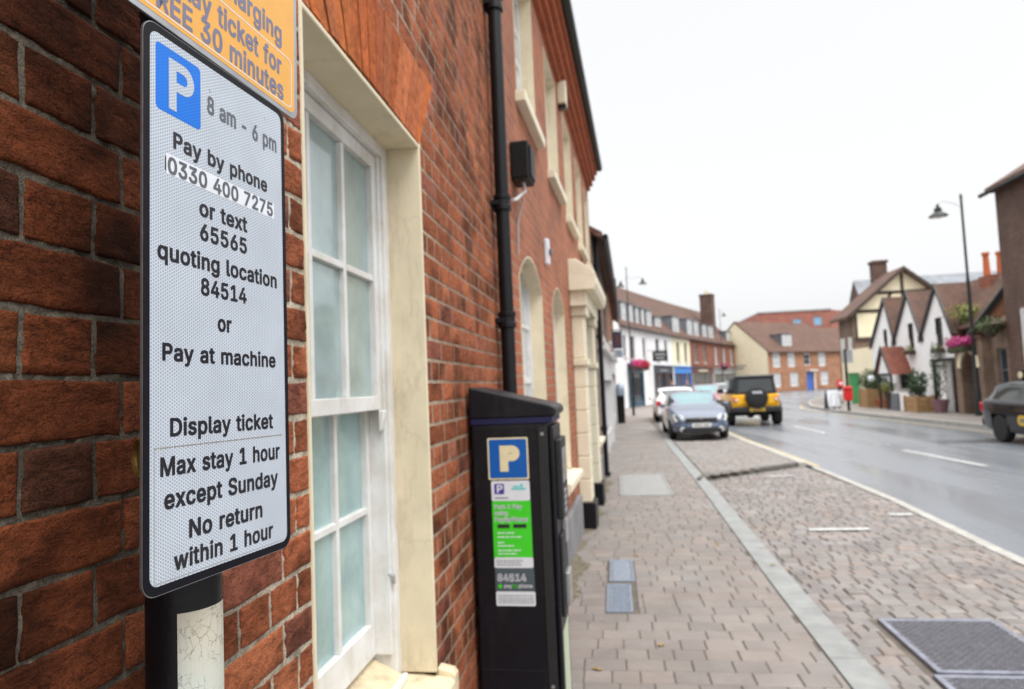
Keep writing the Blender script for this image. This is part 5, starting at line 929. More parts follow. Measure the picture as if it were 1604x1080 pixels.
def mortar_sheet():
    V, F, C = [], [], []
    def patch(y0, y1, z0, z1, h):
        nu, nv = max(1, int((y1-y0)/h)), max(1, int((z1-z0)/h))
        us, vs = np.linspace(y0, y1, nu+1), np.linspace(z0, z1, nv+1)
        U, W = np.meshgrid(us, vs, indexing='ij')
        P = np.stack([U, W, U*0], -1)
        X = -.0034 + fbm(P*[70, 85, 1], 21, 4)*.0024 + vnoise(P*[9, 9, 1], 4)*.0014
        X = np.where(U > 1.45, np.clip(X+.0034, -.0012, -.0002), np.minimum(X+.0022, .0002))
        n = len(V); V.extend(zip(X.ravel().tolist(), U.ravel().tolist(), W.ravel().tolist()))
        for i in range(nu):
            for q in range(nv):
                F.append((n+i*(nv+1)+q, n+(i+1)*(nv+1)+q, n+(i+1)*(nv+1)+q+1, n+i*(nv+1)+q+1))
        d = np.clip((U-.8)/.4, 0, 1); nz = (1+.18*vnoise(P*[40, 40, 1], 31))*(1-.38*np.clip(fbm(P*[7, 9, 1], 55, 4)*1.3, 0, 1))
        dark = np.array([.145,.125,.098]); lite = np.array([.52,.45,.35])  # mortar darkens toward low y: painted shade as well as grime
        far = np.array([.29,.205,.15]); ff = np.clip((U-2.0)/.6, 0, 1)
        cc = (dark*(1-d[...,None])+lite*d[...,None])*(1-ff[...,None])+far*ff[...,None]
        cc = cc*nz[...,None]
        C.extend([[*p, 1] for p in cc.reshape(-1, 3).tolist()])
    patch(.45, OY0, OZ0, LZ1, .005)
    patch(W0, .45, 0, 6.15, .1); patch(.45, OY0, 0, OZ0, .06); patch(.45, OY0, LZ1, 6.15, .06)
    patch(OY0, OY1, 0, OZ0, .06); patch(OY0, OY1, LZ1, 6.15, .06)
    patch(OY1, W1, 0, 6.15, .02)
    return V, F, C
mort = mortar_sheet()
M['mortar'] = mk_colattr('lime_mortar', .95, 420, 120, 1.0, .6, lo=.55, hi=1.55)
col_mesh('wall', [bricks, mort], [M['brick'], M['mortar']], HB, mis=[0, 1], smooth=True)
# body of the house behind the front leaf, with its roof
mb = MB()
mb.box(-6, -.35, W0, W1, 0, 6.1)
mb.box(-.35, -.02, W0, OY0-.02, 0, 6.1); mb.box(-.35, -.02, OY1+.02, W1, 0, 6.1)
mb.box(-.35, -.02, OY0-.02, OY1+.02, 0, OZ0-.02); mb.box(-.35, -.02, OY0-.02, OY1+.02, OZ1+.03, 6.1)
mb.build('wall_core', M['brick_red'], HB)
mb = MB(); mb.prism([(.28,6.1),(.28,6.22),(-3,8.6),(-6.3,6.22),(-6.3,6.1)], 1, W0-.1, W1+.0)
mb.build('roof', M['tile_brown'], HB)
# gauged flat arch
V, F, C = [], [], []
nv_ = 17
for i in range(nv_):
    a, b = i/nv_, (i+1)/nv_
    bl, br = OY0+(OY1-OY0)*a, OY0+(OY1-OY0)*b
    tl, tr = OY0-.22+(OY1-OY0+.44)*a, OY0-.22+(OY1-OY0+.44)*b
    g = .0036; x = random.uniform(.0, .0055)
    def up(u):   # slightly cambered soffit
        return OZ1 + .012*(1-(2*u-1)**2)
    n = len(V)
    fr = [(bl+g, up(a)), (br-g, up(b)), (tr-g, LZ1-.002), (tl+g, LZ1-.002)]
    V += [(x,)+p for p in fr] + [(-.11,)+p for p in fr]
    F += [(n,n+1,n+2,n+3),(n,n+4,n+5,n+1),(n+1,n+5,n+6,n+2),(n+2,n+6,n+7,n+3),(n+3,n+7,n+4,n)]
    t = np.array(random.choice([(.50,.135,.04),(.44,.115,.036),(.54,.16,.05),(.36,.10,.04),(.48,.15,.06)]))*random.uniform(.74, 1.12)
    C += [[*t, 1]]*8
m_ = MB(); m_.prism([(OY0-.002, OZ1+.008),(OY1+.002, OZ1+.008),(OY1+.22, LZ1-.004),(OY0-.22, LZ1-.004)], 0, -.1, -.001)
col_mesh('lintel', [(V, F, C), (m_.v, m_.f, [[.20,.09,.05,1]]*len(m_.v))], [M['gauged'], M['gauged']], HB)
# painted reveals
mb = MB()
mb.box(-.13, .0045, OY1-.012, OY1+.004, OZ0+.09, OZ1+.002)
mb.box(-.13, .0045, OY0-.004, OY0+.010, OZ0+.09, OZ1+.002)
mb.box(-.13, .003, OY0+.010, OY1-.012, OZ1-.016, OZ1-.0005)
mb.build('window_surround', M['cream'], HB, bevel=.004)
mb = MB()
mb.prism([(-.16,.775),(-.05,.772),(.055,.757),(.062,.745),(.062,.665),(-.16,.665)], 1, OY0-.1, OY1+.012)
mb.prism([(.0,.788),(.052,.776),(.062,.762),(.062,.665),(.0,.665)], 1, OY1+.012, OY1+.062)
mb.build('window_sill', M['stone_sill'], HB, bevel=.006)
# sash window
win = MB()
YA, YB = OY0+.010, OY1-.012
FX = -.115
win.box(-.22, FX, YA, YA+.045, .775, OZ1-.016); win.box(-.22, FX, YB-.045, YB, .775, OZ1-.016)
win.box(-.22, FX, YA+.045, YB-.045, 2.535, OZ1-.016)
win.box(-.235, FX-.012, YA+.045, YA+.062, .86, 2.535); win.box(-.235, FX-.012, YB-.062, YB-.045, .86, 2.535)
WF = win.build('window', M['white_paint'], HB, bevel=.003)
ws = MB(); ws.prism([(-.235,.776),(-.098,.776),(-.098,.792),(-.15,.822),(-.235,.86)], 1, YA+.046, YB-.046); ws.build('timber_sill', M['stone_sill'], WF, bevel=.003)
ws = MB(); ws.box(-.097,-.082,.776,.776,0,0) if False else ws.box(-.097,-.080,YA+.046,YB-.046,.776,.800); ws.build('sill_nosing', M['white_paint'], WF, bevel=.003)
def sash(name, X, th, z0, z1, rail_b, rail_t, bar_z, sub):
    s = MB(); a, b = YA+.063, YB-.063; st = .032
    s.box(X-th, X, a, a+st, z0, z1); s.box(X-th, X, b-st, b, z0, z1)
    s.box(X-th, X, a+st, b-st, z0, z0+rail_b); s.box(X-th, X, a+st, b-st, z1-rail_t, z1)
    w = (b-a-2*st)
    for k in (1, 2):
        y = a+st+w*k/3; s.box(X-th*.9, X-.006, y-.0105, y+.0105, z0+rail_b, z1-rail_t)
    ys_ = [a+st]+[a+st+w*k/3+d for k in (1,2) for d in (-.0105,.0105)]+[b-st]
    for k in range(3): s.box(X-th*.9, X-.006, ys_[2*k], ys_[2*k+1], bar_z-.0105, bar_z+.0105)
    o = s.build(name, M['white_paint'], WF, bevel=.0025)
    return o, (a+st-.004, b-st+.004, z0+rail_b-.004, z1-rail_t+.004)
o, g = sash('upper_sash', -.137, .04, 1.665, 2.532, .046, .045, 2.105, None)
p = MB(); p.box(-.164, -.160, *g); p.build('upper_pane', M['pane_up'], WF)
o, g = sash('lower_sash', -.181, .038, .862, 1.70, .105, .04, 1.335, None)
p = MB(); p.box(-.208, -.204, *g); p.build('lower_pane', M['pane_low'], WF)
hn = MB(); hn.prism([(-.137,1.665),(-.118,1.662),(-.120,1.635),(-.13,1.60),(-.137,1.592)], 1, YB-.100, YB-.066); hn.build('sash_horn', M['white_paint'], WF, bevel=.003)
hk = MB(); hk.tube([(FX-.02, YB-.058, 1.12), (FX-.0, YB-.058, 1.115), (FX-.0, YB-.058, 1.09)], .006, 8); hk.build('window_catch', M['steel'], WF)

# ================================================================ signs on their post
SX = Matrix.Rotation(Vector((-.0199,-.0061,-.1075)).length, 3, Vector((-.0199,-.0061,-.1075)).normalized())
nrm, uu, vv = SX.col[0], SX.col[1], SX.col[2]
SM = Matrix(((uu.x, vv.x, nrm.x),(uu.y, vv.y, nrm.y),(uu.z, vv.z, nrm.z))).to_4x4()
SC = Vector((.155, .7988, 1.8304))
def sign_root(name, label, roll=0, at=(0,0)):
    o = thing(name, label, 'sign')
    o.matrix_world = Matrix.Translation(SC) @ SM @ Matrix.Translation((at[0], at[1], 0)) @ Matrix.Rotation(roll, 4, 'Z')
    return o
def ring(mb, o, i, z0, z1, mi=0):
    n = len(o)
    vs = [(p[0],p[1],z1) for p in o]+[(p[0],p[1],z1) for p in i]
    mb.add(vs, [(k,(k+1)%n,n+(k+1)%n,n+k) for k in range(n)], mi)
PS = sign_root('parking_sign', 'white parking sign with blue P panel and black rules on a post')
mb = MB(); mb.prism(rrect(-.1363,.1363,-.3188,.3188,.018), 2, -.0032, -.0002); mb.build('back_plate', M['sign_metal'], PS)
mb = MB(); mb.prism(rrect(-.1355,.1355,-.318,.318,.0175), 2, -.0002, .0003); mb.build('border', M['sign_black'], PS)
mb = MB(); mb.prism(rrect(-.1265,.1265,-.3085,.3085,.011), 2, .0003, .0006); mb.build('sign_face', M['sheet_white'], PS)
mb = MB(); mb.prism(rrect(-.1185,-.0452,.2195,.2985,.006), 2, .0006, .0008); BP = mb.build('parking_symbol', M['sheet_blue'], PS)
mb = MB()
def letterP(mb, x0, x1, y0, y1, z, st, mi=0, inner=True):
    h = (y1-y0); r_o = h*.30; yc = y1-r_o; xc = x1-r_o
    out = [(x0,y0),(x0+st,y0),(x0+st,yc-r_o)]
    arc = [(xc+r_o*math.cos(R(a)), yc+r_o*math.sin(R(a))) for a in range(-90, 91, 12)]
    r_i = max(r_o-st*.92, .001)
    iar = [(xc+r_i*math.cos(R(a)), yc+r_i*math.sin(R(a))) for a in range(-90, 91, 12)]
    # stem
    mb.poly([(x0,y0,z),(x0+st,y0,z),(x0+st,y1,z),(x0,y1,z)], mi)
    O = [(x0+st,yc-r_o)]+arc+[(x0+st,y1)]; I = [(x0+st,yc-r_i)]+iar+[(x0+st,yc+r_i)]
    for k in range(len(O)-1):
        mb.poly([(*O[k],z),(*O[k+1],z),(*I[k+1],z),(*I[k],z)], mi)
letterP(mb, -.0985, -.0565, .2265, .2880, .0010, .0125)
mb.build('letter', M['sheet_white'], BP)
mb = MB()
put_text(mb, '8 am - 6 pm', -.0331, .1146, .2475, .0232, .0009, .008)
mb.build('hours_lettering', M['ink_grey'], PS)
mb = MB()
put_text(mb, 'Pay by phone', -.0912, .0904, .1812, .0203, .0009, .018)
put_text(mb, 'or text', -.0480, .0441, .1128, .0208, .0009, .02)
put_text(mb, '65565', -.0471, .0428, .0830, .0212, .0009, .02)
put_text(mb, 'quoting location', -.1158, .1100, .0470, .0210, .0009, .018)
put_text(mb, '84514', -.0462, .0412, .0158, .0212, .0009, .02)
put_text(mb, 'or', -.0163, .0097, -.0256, .0208, .0009, .02)
put_text(mb, 'Pay at machine', -.1086, .1044, -.0664, .0201, .0009, .02)
put_text(mb, 'Display ticket', -.0970, .0964, -.1508, .0207, .0009, .022)
put_text(mb, 'Max stay 1 hour', -.1117, .1113, -.1936, .0213, .0009, .022)
put_text(mb, 'except Sunday', -.1061, .1057, -.2296, .0212, .0009, .022)
put_text(mb, 'No return', -.0679, .0695, -.2673, .0212, .0009, .022)
put_text(mb, 'within 1 hour', -.0919, .0928, -.2982, .0208, .0009, .022)
mb.build('lettering', M['ink'], PS)
mb = MB(); mb.poly([(-.1024,.1482,.0007),(.1064,.1474,.0007),(.1068,.1692,.0007),(-.1024,.1723,.0007)]); PT_ = mb.build('number_sticker', M['white_flat'], PS)
mb = MB(); put_text(mb, '0330 400 7275', -.1000, .1030, .1492, .0200, .0010, .012); mb.build('number_lettering', M['ink_grey'], PT_)
mb = MB()
mb.prism([(-.1045,.1527),(-.1026,.1500),(-.1026,.1690),(-.1042,.1660)], 2, .0006, .0008)
mb.build('old_lettering', M['ink'], PS)
mb = MB(); 
for i in range(58):
    u = -.120+i*.0041; mb.box(u, u+.0026+random.random()*.001, -.1632+i*.00003, -.1618+i*.00003, .0006, .0008)
for i in range(100):
    mb.box(-.1206, -.1199, -.1634-i*.00145, -.1634-i*.00145+.0011, .0006, .00075)
mb.box(-.1195, .118, -.3062, -.3057, .0006, .00075)
mb.build('sticker_edge', M['dirt_line'], PS)
mb = MB(); mb.prism([(-.030,.2795),(-.0265,.2765),(-.0258,.277),(-.0292,.280)], 2, .0006, .0008); mb.prism([(.086,.2895),(.0885,.2890),(.088,.2878),(.0862,.2882)], 2, .0006, .0008); mb.prism([(.091,.286),(.0925,.2856),(.0922,.2848)], 2, .0006, .0008); mb.build('scuff', M['dirt_line'], PS)
YS = sign_root('charging_sign', 'yellow sign with grey lettering about free tickets, cut off by the top edge', R(-1.0), (.0035, .5395))
mb = MB(); mb.prism(rrect(-.173,.173,-.2195,.2195,.018), 2, -.0032, -.0002); mb.build('back_plate', M['sign_metal'], YS)
mb = MB(); mb.prism(rrect(-.1725,.1725,-.219,.219,.0175), 2, -.0002, .0003); mb.build('border', M['sign_metal'], YS)
mb = MB(); mb.prism(rrect(-.1645,.1645,-.2115,.2115,.012), 2, .0003, .0006); mb.build('sign_face', M['sheet_yellow'], YS)
mb = MB()
o_, i_ = rrect(-.157,.157,-.206,-.128,.010), rrect(-.1555,.1555,-.2045,-.1295,.009); ring(mb, o_, i_, .0006, .0008)
mb.build('panel_outline', M['white_flat'], YS)
mb = MB()
put_text(mb, 'FREE 30 minutes', -.137, .135, -.2025, .0300, .0009, .024)
put_text(mb, 'Display ticket for', -.138, .130, -.1655, .0300, .0009, .024)
put_text(mb, 'charging', -.012, .131, -.1160, .0310, .0009, .024)
mb.build('lettering', M['ink_violet'], YS)
PO = thing('sign_post', 'black round post with a cracked white band carrying the parking sign', 'post', (.084, .8125, 0))
mb = MB(); mb.lathe([(.0445,0),(.0445,2.86),(.04,2.875),(.02,2.885)], 40); mb.build('post', M['black_paint'], PO, smooth=True)
mb = MB()
for i in range(30):
    a0, a1 = R(-66+190*i/30), R(-66+190*(i+1)/30)
    for k in range(12):
        z0, z1 = .95+.515*k/12, .95+.515*(k+1)/12
        mb.add([(.0452*math.cos(a),.0452*math.sin(a),z) for a, z in ((a0,z0),(a1,z0),(a1,z1),(a0,z1))], [(0,1,2,3)])
mb.build('reflective_band', M['crack'], PO, smooth=True)
for z in (1.60, 2.05, 2.24, 2.50):
    mb = MB(); mb.lathe([(.0448,z-.014),(.0470,z-.013),(.0470,z+.013),(.0448,z+.014)], 32); mb.box(.035, .068, -.02, .02, z-.013, z+.013)
    mb.build('clip', M['sign_metal'], PO)
kb = thing('brass_knob', 'round brass knob just showing past the left edge of the parking sign', 'fitting', (.048, .812, 1.65))
ax = Vector((-.58,-.81,.02)).normalized()
mb = MB(); mb.lathe([(.010,.0),(.024,.001),(.0262,.004),(.0262,.020),(.024,.023),(.020,.021),(.018,.0185),(.004,.0175)], 32)
hd = mb.build('head', M['brass'], kb, smooth=True); hd.rotation_euler = ax.to_track_quat('Z','Y').to_euler()
mb = MB(); mb.lathe([(.009,-.02),(.009,.004)], 16); st = mb.build('stem', M['brass'], kb, smooth=True); st.rotation_euler = hd.rotation_euler

# ================================================================ pay and display machine
PM = thing('pay_machine', 'black parking ticket machine with blue P and green stickers against the brick wall', 'ticket machine', (.022, 2.90, .02), R(-1.0))
mb = MB(); mb.prism([(0,0),(.33,0),(.33,1.545),(0,1.545)], 1, 0, .34); mb.build('cabinet', M['machine'], PM, bevel=.008)
mb = MB(); mb.box(-.003,.352,-.003,.343,1.545,1.572); mb.build('blue_band', M['machine_blue'], PM, bevel=.003)
mb = MB(); mb.prism([(-.006,1.572),(.362,1.572),(.372,1.588),(.366,1.612),(.345,1.622),(-.006,1.710)], 1, -.008, .348); mb.build('hood', M['machine'], PM, bevel=.008)
mb = MB(); mb.box(.333,.352,.012,.328,.06,1.53); FD = mb.build('front_door', M['machine'], PM, bevel=.006)
mb = MB()
mb.box(.352,.378,.045,.295,1.13,1.47); mb.box(.352,.366,.06,.28,.72,1.06)
mb.build('fascia', M['trim'], FD, bevel=.006)
mb = MB(); mb.box(.378,.3795,.075,.265,1.28,1.43); mb.build('screen', M['glass'], FD)
mb = MB()
for i in range(4):
    for k in range(3): mb.box(.378,.384,.09+k*.03,.112+k*.03,1.15+i*.028,1.168+i*.028)
mb.build('keypad', M['steel'], FD, bevel=.002)
mb = MB(); mb.box(.352,.372,.20,.285,1.0,1.10); mb.build('coin_slot', M['steel'], FD, bevel=.003)
mb = MB(); mb.box(.366,.388,.09,.20,.76,.90); mb.build('ticket_tray', M['steel'], FD, bevel=.006)
mb = MB(); mb.box(.3522,.3535,.06,.28,.32,.66); mb.build('front_sticker', M['pale_sticker'], FD)
mb = MB(); mb.lathe([(.012,.352),(.012,.36)], 14, c=(0,.30,.95), axis='x'); mb.build('lock', M['steel'], FD)
mb = MB(); mb.box(.288,.3245,-.0045,.0,.03,1.53); mb.build('edge_trim', M['trim'], PM, bevel=.002)
for z in (.52, 1.525):
    mb = MB(); mb.box(.004,.284,-.002,.0,z,z+.004); mb.build('panel_seam', M['ink'], PM)
for z in (.10, .46, 1.50):
    mb = MB(); mb.lathe([(.007,-.004),(.008,-.001)], 12, c=(.306,-.004,z), axis='y'); mb.build('screw', M['steel'], PM)
# stickers on the near side (local -y face)
def sticker(name, m, x0, x1, z0, z1, y=-.0012, par=None, r=.006):
    mb = MB(); mb.prism(rrect(x0,x1,z0,z1,r,3), 1, y, 0.0 if par is None else y+.0006); return mb.build(name, m, PM if par is None else par)
def on_side(s, x0, x1, base, cap, y, m, par, bold=.02, name='lettering'):
    t_ = MB(); put_text(t_, s, x0, x1, base, cap, 0, bold, w=.036)
    t_.v = [(p[0], y, p[1]) for p in t_.v]
    return t_.build(name, m, par)
s1 = sticker('parking_symbol', M['cream_sticker'], .068, .243, 1.311, 1.488)
s1b = sticker('blue_panel', M['blue_sticker'], .0745, .2365, 1.3175, 1.4815, -.0018, s1)
t_ = MB(); letterP(t_, .120, .206, 1.345, 1.455, 0, .036); t_.v = [(p[0],-.0024,p[1]) for p in t_.v]; t_.build('letter', M['cream_sticker'], s1)
s2 = sticker('header_sticker', M['white_flat'], .078, .243, 1.222, 1.306)
a_ = MB(); a_.prism(rrect(.091,.133,1.25,1.294,.004,3), 1, -.0018, -.0012); a_.build('purple_emblem', M['purple_sticker'], s2)
t_ = MB(); letterP(t_, .102, .127, 1.255, 1.289, 0, .007); t_.v = [(p[0],-.0024,p[1]) for p in t_.v]; t_.build('emblem_letter', M['white_flat'], s2)
a_ = MB(); a_.box(.165,.225,-.0018,-.0012,1.268,1.276); a_.box(.172,.215,-.0018,-.0012,1.279,1.285); a_.box(.205,.213,-.0018,-.0012,1.285,1.295); a_.build('aqua_mark', M['aqua'], s2)
a_ = MB(); a_.box(.092,.15,-.0018,-.0012,1.232,1.236); a_.build('small_print', M['grey_sticker'], s2)
s3 = sticker('green_panel', M['green_sticker'], .0785, .244, .986, 1.2215, r=.001)
on_side('Park & Pay', .088, .208, 1.188, .020, -.0018, M['white_flat'], s3)
on_side('using', .088, .145, 1.162, .019, -.0018, M['white_flat'], s3)
on_side('PayByPhone', .088, .230, 1.134, .021, -.0018, M['white_flat'], s3, .04)
a_ = MB(); a_.box(.098,.150,-.0018,-.0012,1.108,1.124); a_.box(.166,.222,-.0018,-.0012,1.108,1.124); a_.build('store_badge', M['ink'], s3)
a_ = MB()
for x0, x1, z in ((.097,.172,1.085),(.097,.200,1.068),(.097,.125,1.045),(.097,.165,1.031),(.097,.198,1.012),(.097,.176,.998)):
    x = x0
    while x < x1:
        w = random.uniform(.006,.016); a_.box(x, min(x+w, x1), -.0018, -.0012, z, z+.0055); x += w+.004
a_.build('small_print', M['white_flat'], s3)
s4 = sticker('footer_sticker', M['white_flat'], .079, .245, .942, .9855)
a_ = MB()
for z in (.953,.962,.971):
    x = .088
    while x < .19:
        w = random.uniform(.006,.016); a_.box(x, x+w, -.0018, -.0012, z, z+.003); x += w+.003
a_.build('small_print', M['grey_sticker'], s4)
s5 = sticker('location_sticker', M['grey_sticker'], .080, .247, .845, .9415, r=.002)
on_side('84514', .089, .212, .886, .032, -.0018, M['white_flat'], s5, .045)
on_side('pay', .117, .150, .860, .016, -.0018, M['white_flat'], s5, .04)
on_side('by', .154, .174, .860, .016, -.0018, M['green_sticker'], s5, .04)
on_side('phone', .178, .238, .860, .016, -.0018, M['white_flat'], s5, .04)
a_ = MB(); a_.lathe([(.009,-.0018),(.009,-.0012)], 16, c=(.100,0,.866), axis='y'); a_.build('green_dot', M['green_sticker'], s5)
s6 = sticker('notice_sticker', M['white_flat'], .081, .248, .785, .8445)
a_ = MB()
for z in (.797,.806,.815,.826):
    x = .09
    while x < .238:
        w = random.uniform(.006,.018); a_.box(x, min(x+w,.24), -.0018, -.0012, z, z+.003); x += w+.003
a_.build('small_print', M['grey_sticker'], s6)

# ================================================================ building helpers (local: x along facade, -y to the street)
def wall_front(mb, L, H, ops, depth=.12, y=0.0, mi=0, reveal=True, z0=0.0, x0=0.0):
    xs = sorted({x0, L, *[o[0] for o in ops], *[o[1] for o in ops]}); zs = sorted({z0, H, *[o[2] for o in ops], *[o[3] for o in ops]})
    for a, b in zip(xs[:-1], xs[1:]):
        for c, d in zip(zs[:-1], zs[1:]):
            mx, mz = (a+b)/2, (c+d)/2
            if any(o[0] < mx < o[1] and o[2] < mz < o[3] for o in ops): continue
            mb.poly([(a,y,c),(b,y,c),(b,y,d),(a,y,d)], mi)
    if reveal:
        for a, b, c, d in [o[:4] for o in ops]:
            Y = y+depth
            mb.poly([(a,y,c),(a,y,d),(a,Y,d),(a,Y,c)], mi); mb.poly([(b,y,c),(b,Y,c),(b,Y,d),(b,y,d)], mi)
            mb.poly([(a,y,d),(b,y,d),(b,Y,d),(a,Y,d)], mi)
            if c > z0: mb.poly([(a,y,c),(a,Y,c),(b,Y,c),(b,y,c)], mi)
def window(par, x0, x1, z0, z1, y=.09, cols=2, rows=4, fm=None, gm=None, sill=None, fr=.06, name='window', bar=.028):
    fm = fm or M['white_paint']; gm = gm or M['glass']
    mb = MB(); a, b, c, d = x0+.002, x1-.002, z0+.002, z1-.002
    mb.box(a,a+fr,y,y+.06,c,d); mb.box(b-fr,b,y,y+.06,c,d); mb.box(a+fr,b-fr,y,y+.06,c,c+fr); mb.box(a+fr,b-fr,y,y+.06,d-fr,d)
    for k in range(1, cols):
        x = a+fr+(b-a-2*fr)*k/cols; mb.box(x-bar/2,x+bar/2,y+.01,y+.05,c+fr,d-fr)
    for k in range(1, rows):
        z = c+fr+(d-c-2*fr)*k/rows; w = bar*(1.6 if (rows > 2 and k == rows//2) else 1)
        mb.box(a+fr,b-fr,y+.014,y+.046,z-w/2,z+w/2)
    o = mb.build(name, fm, par)
    g = MB(); g.box(a+fr-.005,b-fr+.005,y+.028,y+.034,c+fr-.005,d-fr+.005); g.build('pane', gm, o)
    if sill:
        s = MB(); s.box(x0-.08,x1+.08,-.07,y,z0-.09,z0-.003); s.build('window_sill', sill, par, bevel=.008)
    return o
def house(name, label, o, ang, L, D, H, ridge, wall, roof, wins=(), shop=None, dormers=(), chims=(), group=None, cat='building', sill=True, over=.22, hip=0, gablem=None, ridge_y=None):
    t = thing(name, label, cat, (o[0], o[1], 0), ang, group)
    ops = [w[:4] for w in wins]
    if shop: ops.append((shop['x0'], shop['x1'], 0, shop['h']))
    mb = MB(); wall_front(mb, L, H, ops)
    ry = ridge_y or D/2
    mb.poly([(0,0,0),(0,0,H),(0,ry,ridge-.06),(0,D,H),(0,D,0)], 1); mb.poly([(L,0,0),(L,D,0),(L,D,H),(L,ry,ridge-.06),(L,0,H)], 1)
    mb.poly([(0,D,0),(0,D,H),(L,D,H),(L,D,0)])
    mb.build('wall', [M[wall], M[gablem or wall]], t)
    sl = (ridge-H)/ry
    rf = MB()
    rf.prism([(-over, H-over*sl),(ry, ridge),(D+over, H-over*sl),(D+over, H-over*sl+.12),(ry, ridge+.14),(-over, H-over*sl+.12)], 0, -.02, L+.02)
    rfo = rf.build('roof', M[roof], t)
    g = MB(); g.tube([(0,-over-.05,H-over*sl+.03),(L,-over-.05,H-over*sl+.03)], .055, 8); g.build('gutter', M['black_paint'], t)
    for w in wins:
        st = w[4] if len(w) > 4 else {}
        window(t, *w[:4], sill=(M['white_paint'] if sill else None), **st)
    for (x0, x1, z0, z1) in dormers:
        yf = (z0-H)/sl-.02; yb = (z1-H)/sl+.05
        d = MB(); d.prism([(yf, z0-.1),(yf, z1),(yb, z1),(yb-.02,z1-.02)], 0, x0, x1)
        d.box(x0-.08, x1+.08, yf-.12, yb+.1, z1, z1+.08, 1)
        dd = d.build('dormer', [M['slate'], M['slate']], t)
        n = max(1, round((x1-x0)/.55))
        window(dd, x0+.06, x1-.06, z0, z1-.05, y=yf-.061, cols=n, rows=2, gm=M['glass_pale'], fr=.07)
    for (x, y, w, dp, z0, z1, pots) in chims:
        c_ = MB(); c_.box(x-w/2,x+w/2,y-dp/2,y+dp/2,z0,z1-.18); c_.box(x-w/2-.06,x+w/2+.06,y-dp/2-.06,y+dp/2+.06,z1-.18,z1)
        co = c_.build('chimney', M['brick_dark'] if wall != 'brick_orange' else M['brick_red'], t)
        pt = MB()
        for k in range(pots):
            px = x-w/2+w*(k+.5)/pots; pt.lathe([(.13,z1),(.11,z1+.3),(.14,z1+.32),(.14,z1+.38)], 10, (px,y,0))
        pt.build('chimney_pot', M['cream_pale'], co)
    if shop: shopfront(t, **shop)
    return t
def shopfront(t, x0, x1, h, paint, fascia=None, glass='glass', door=None, mull=3, text=None, stall=.45, proud=.0):
    fz = h-.55
    pm, fm = M[paint], M[fascia or paint]
    mb = MB(); mb.box(x0, x1, -.06, .1, fz, h+.02); mb.box(x0-.04, x1+.04, -.18, .02, h+.02, h+.10); fa = mb.build('fascia', fm, t, bevel=.01)
    for xa in (x0, x1-.2):
        mb = MB(); mb.box(xa, xa+.2, -.04, .1, 0, fz); mb.build('pilaster', pm, t)
    dw = 0
    if door is not None:
        dw = .95; dx = x0+.2+door*(x1-x0-.4-dw)
        mb = MB(); mb.box(dx, dx+dw, .12, .17, .02, fz); dd = mb.build('door', pm, t)
        mb = MB(); mb.box(dx+.15, dx+dw-.15, .11, .12, .7, fz-.15); mb.build('pane', M[glass], dd)
        spans = [(x0+.2, dx), (dx+dw, x1-.2)]
    else: spans = [(x0+.2, x1-.2)]
    for a, b in spans:
        if b-a < .25: continue
        mb = MB(); mb.box(a, b, .02, .1, 0, stall); n = max(1, int((b-a)/1.1))
        for k in range(n+1):
            x = a+(b-a)*k/n; mb.box(max(a,x-.03), min(b,x+.03), .03, .1, stall, fz)
        w = mb.build('shop_window', pm, t)
        g = MB(); g.box(a+.01, b-.01, .06, .07, stall, fz); g.build('pane', M[glass], w)
    if text:
        s = MB(); x = x0+(x1-x0)*.28
        while x < x0+(x1-x0)*.72:
            w = random.uniform(.12,.26); s.box(x, x+w, -.066, -.06, fz+.17, fz+.36); x += w+.08
        s.build('fascia_lettering', M[text], fa)

# ================================================================ second brick building (arched windows, doorcase)
D2 = Vector((.042, .9991, 0)); A2 = math.atan2(.9991, .042)
TB = thing('brick_townhouse', 'orange brick building beyond the drainpipe with cream arched windows and doorcase', 'building', (0, 4.05, 0), A2)
L2, H2 = 8.35, 5.62
up = [(.86,1.80,3.90,5.15),(2.58,3.52,3.84,5.12),(4.20,5.12,3.78,5.08),(5.78,6.68,3.74,5.05),(7.25,8.10,3.72,5.03)]
gr = [(.62,1.72,.83,2.72),(2.42,3.40,.83,2.72),(7.10,7.95,.83,2.62)]
door = (4.55,5.75,0,2.55)
mb = MB(); wall_front(mb, L2, H2, up+gr+[door], reveal=False)
for (a, b, c, d) in gr:                       # brick spandrels over the segmental arches
    r = .22; n = 12
    arc = [(a+(b-a)*k/n, d-r*(1-math.sin(math.pi*k/n)**.8)) for k in range(n+1)]
    for k in range(n):
        mb.poly([(arc[k][0],0,arc[k][1]),(arc[k+1][0],0,arc[k+1][1]),(arc[k+1][0],0,d),(arc[k][0],0,d)])
mb.box(.0,L2-.01,.172,7,0,H2-.01); 
mb.v = [(p[0],p[1],p[2]) for p in mb.v]
mb.build('wall', M['brick_b'], TB)
mb = MB()
mb.poly([(L2,0,0),(L2,7,0),(L2,7,H2),(L2,0,H2)]); mb.build('end_wall', M['brick_b'], TB)
mb = MB(); mb.prism([(-.22,H2+.12),(3.5,8.2),(7.3,H2+.12),(7.3,H2+.0),(-.22,H2+.0)], 0, 0, L2+.05); mb.build('roof', M['tile_brown'], TB)
mb = MB()
for (o0, z0, z1) in ((.05,5.26,5.34),(.10,5.34,5.44),(.15,5.44,5.54),(.19,5.54,5.62)): mb.box(0,L2+.04,-o0,.1,z0,z1)
mb.build('cornice', M['gauged2'] if 'gauged2' in M else mk('rubbed_brick_cornice', (.34,.085,.03), .8, .3, 9, .3, 80), TB)
mb = MB(); mb.tube([(0,-.235,H2+.04),(L2+.05,-.235,H2+.04)], .055, 10); mb.build('gutter', M['black_paint'], TB)
mb = MB()
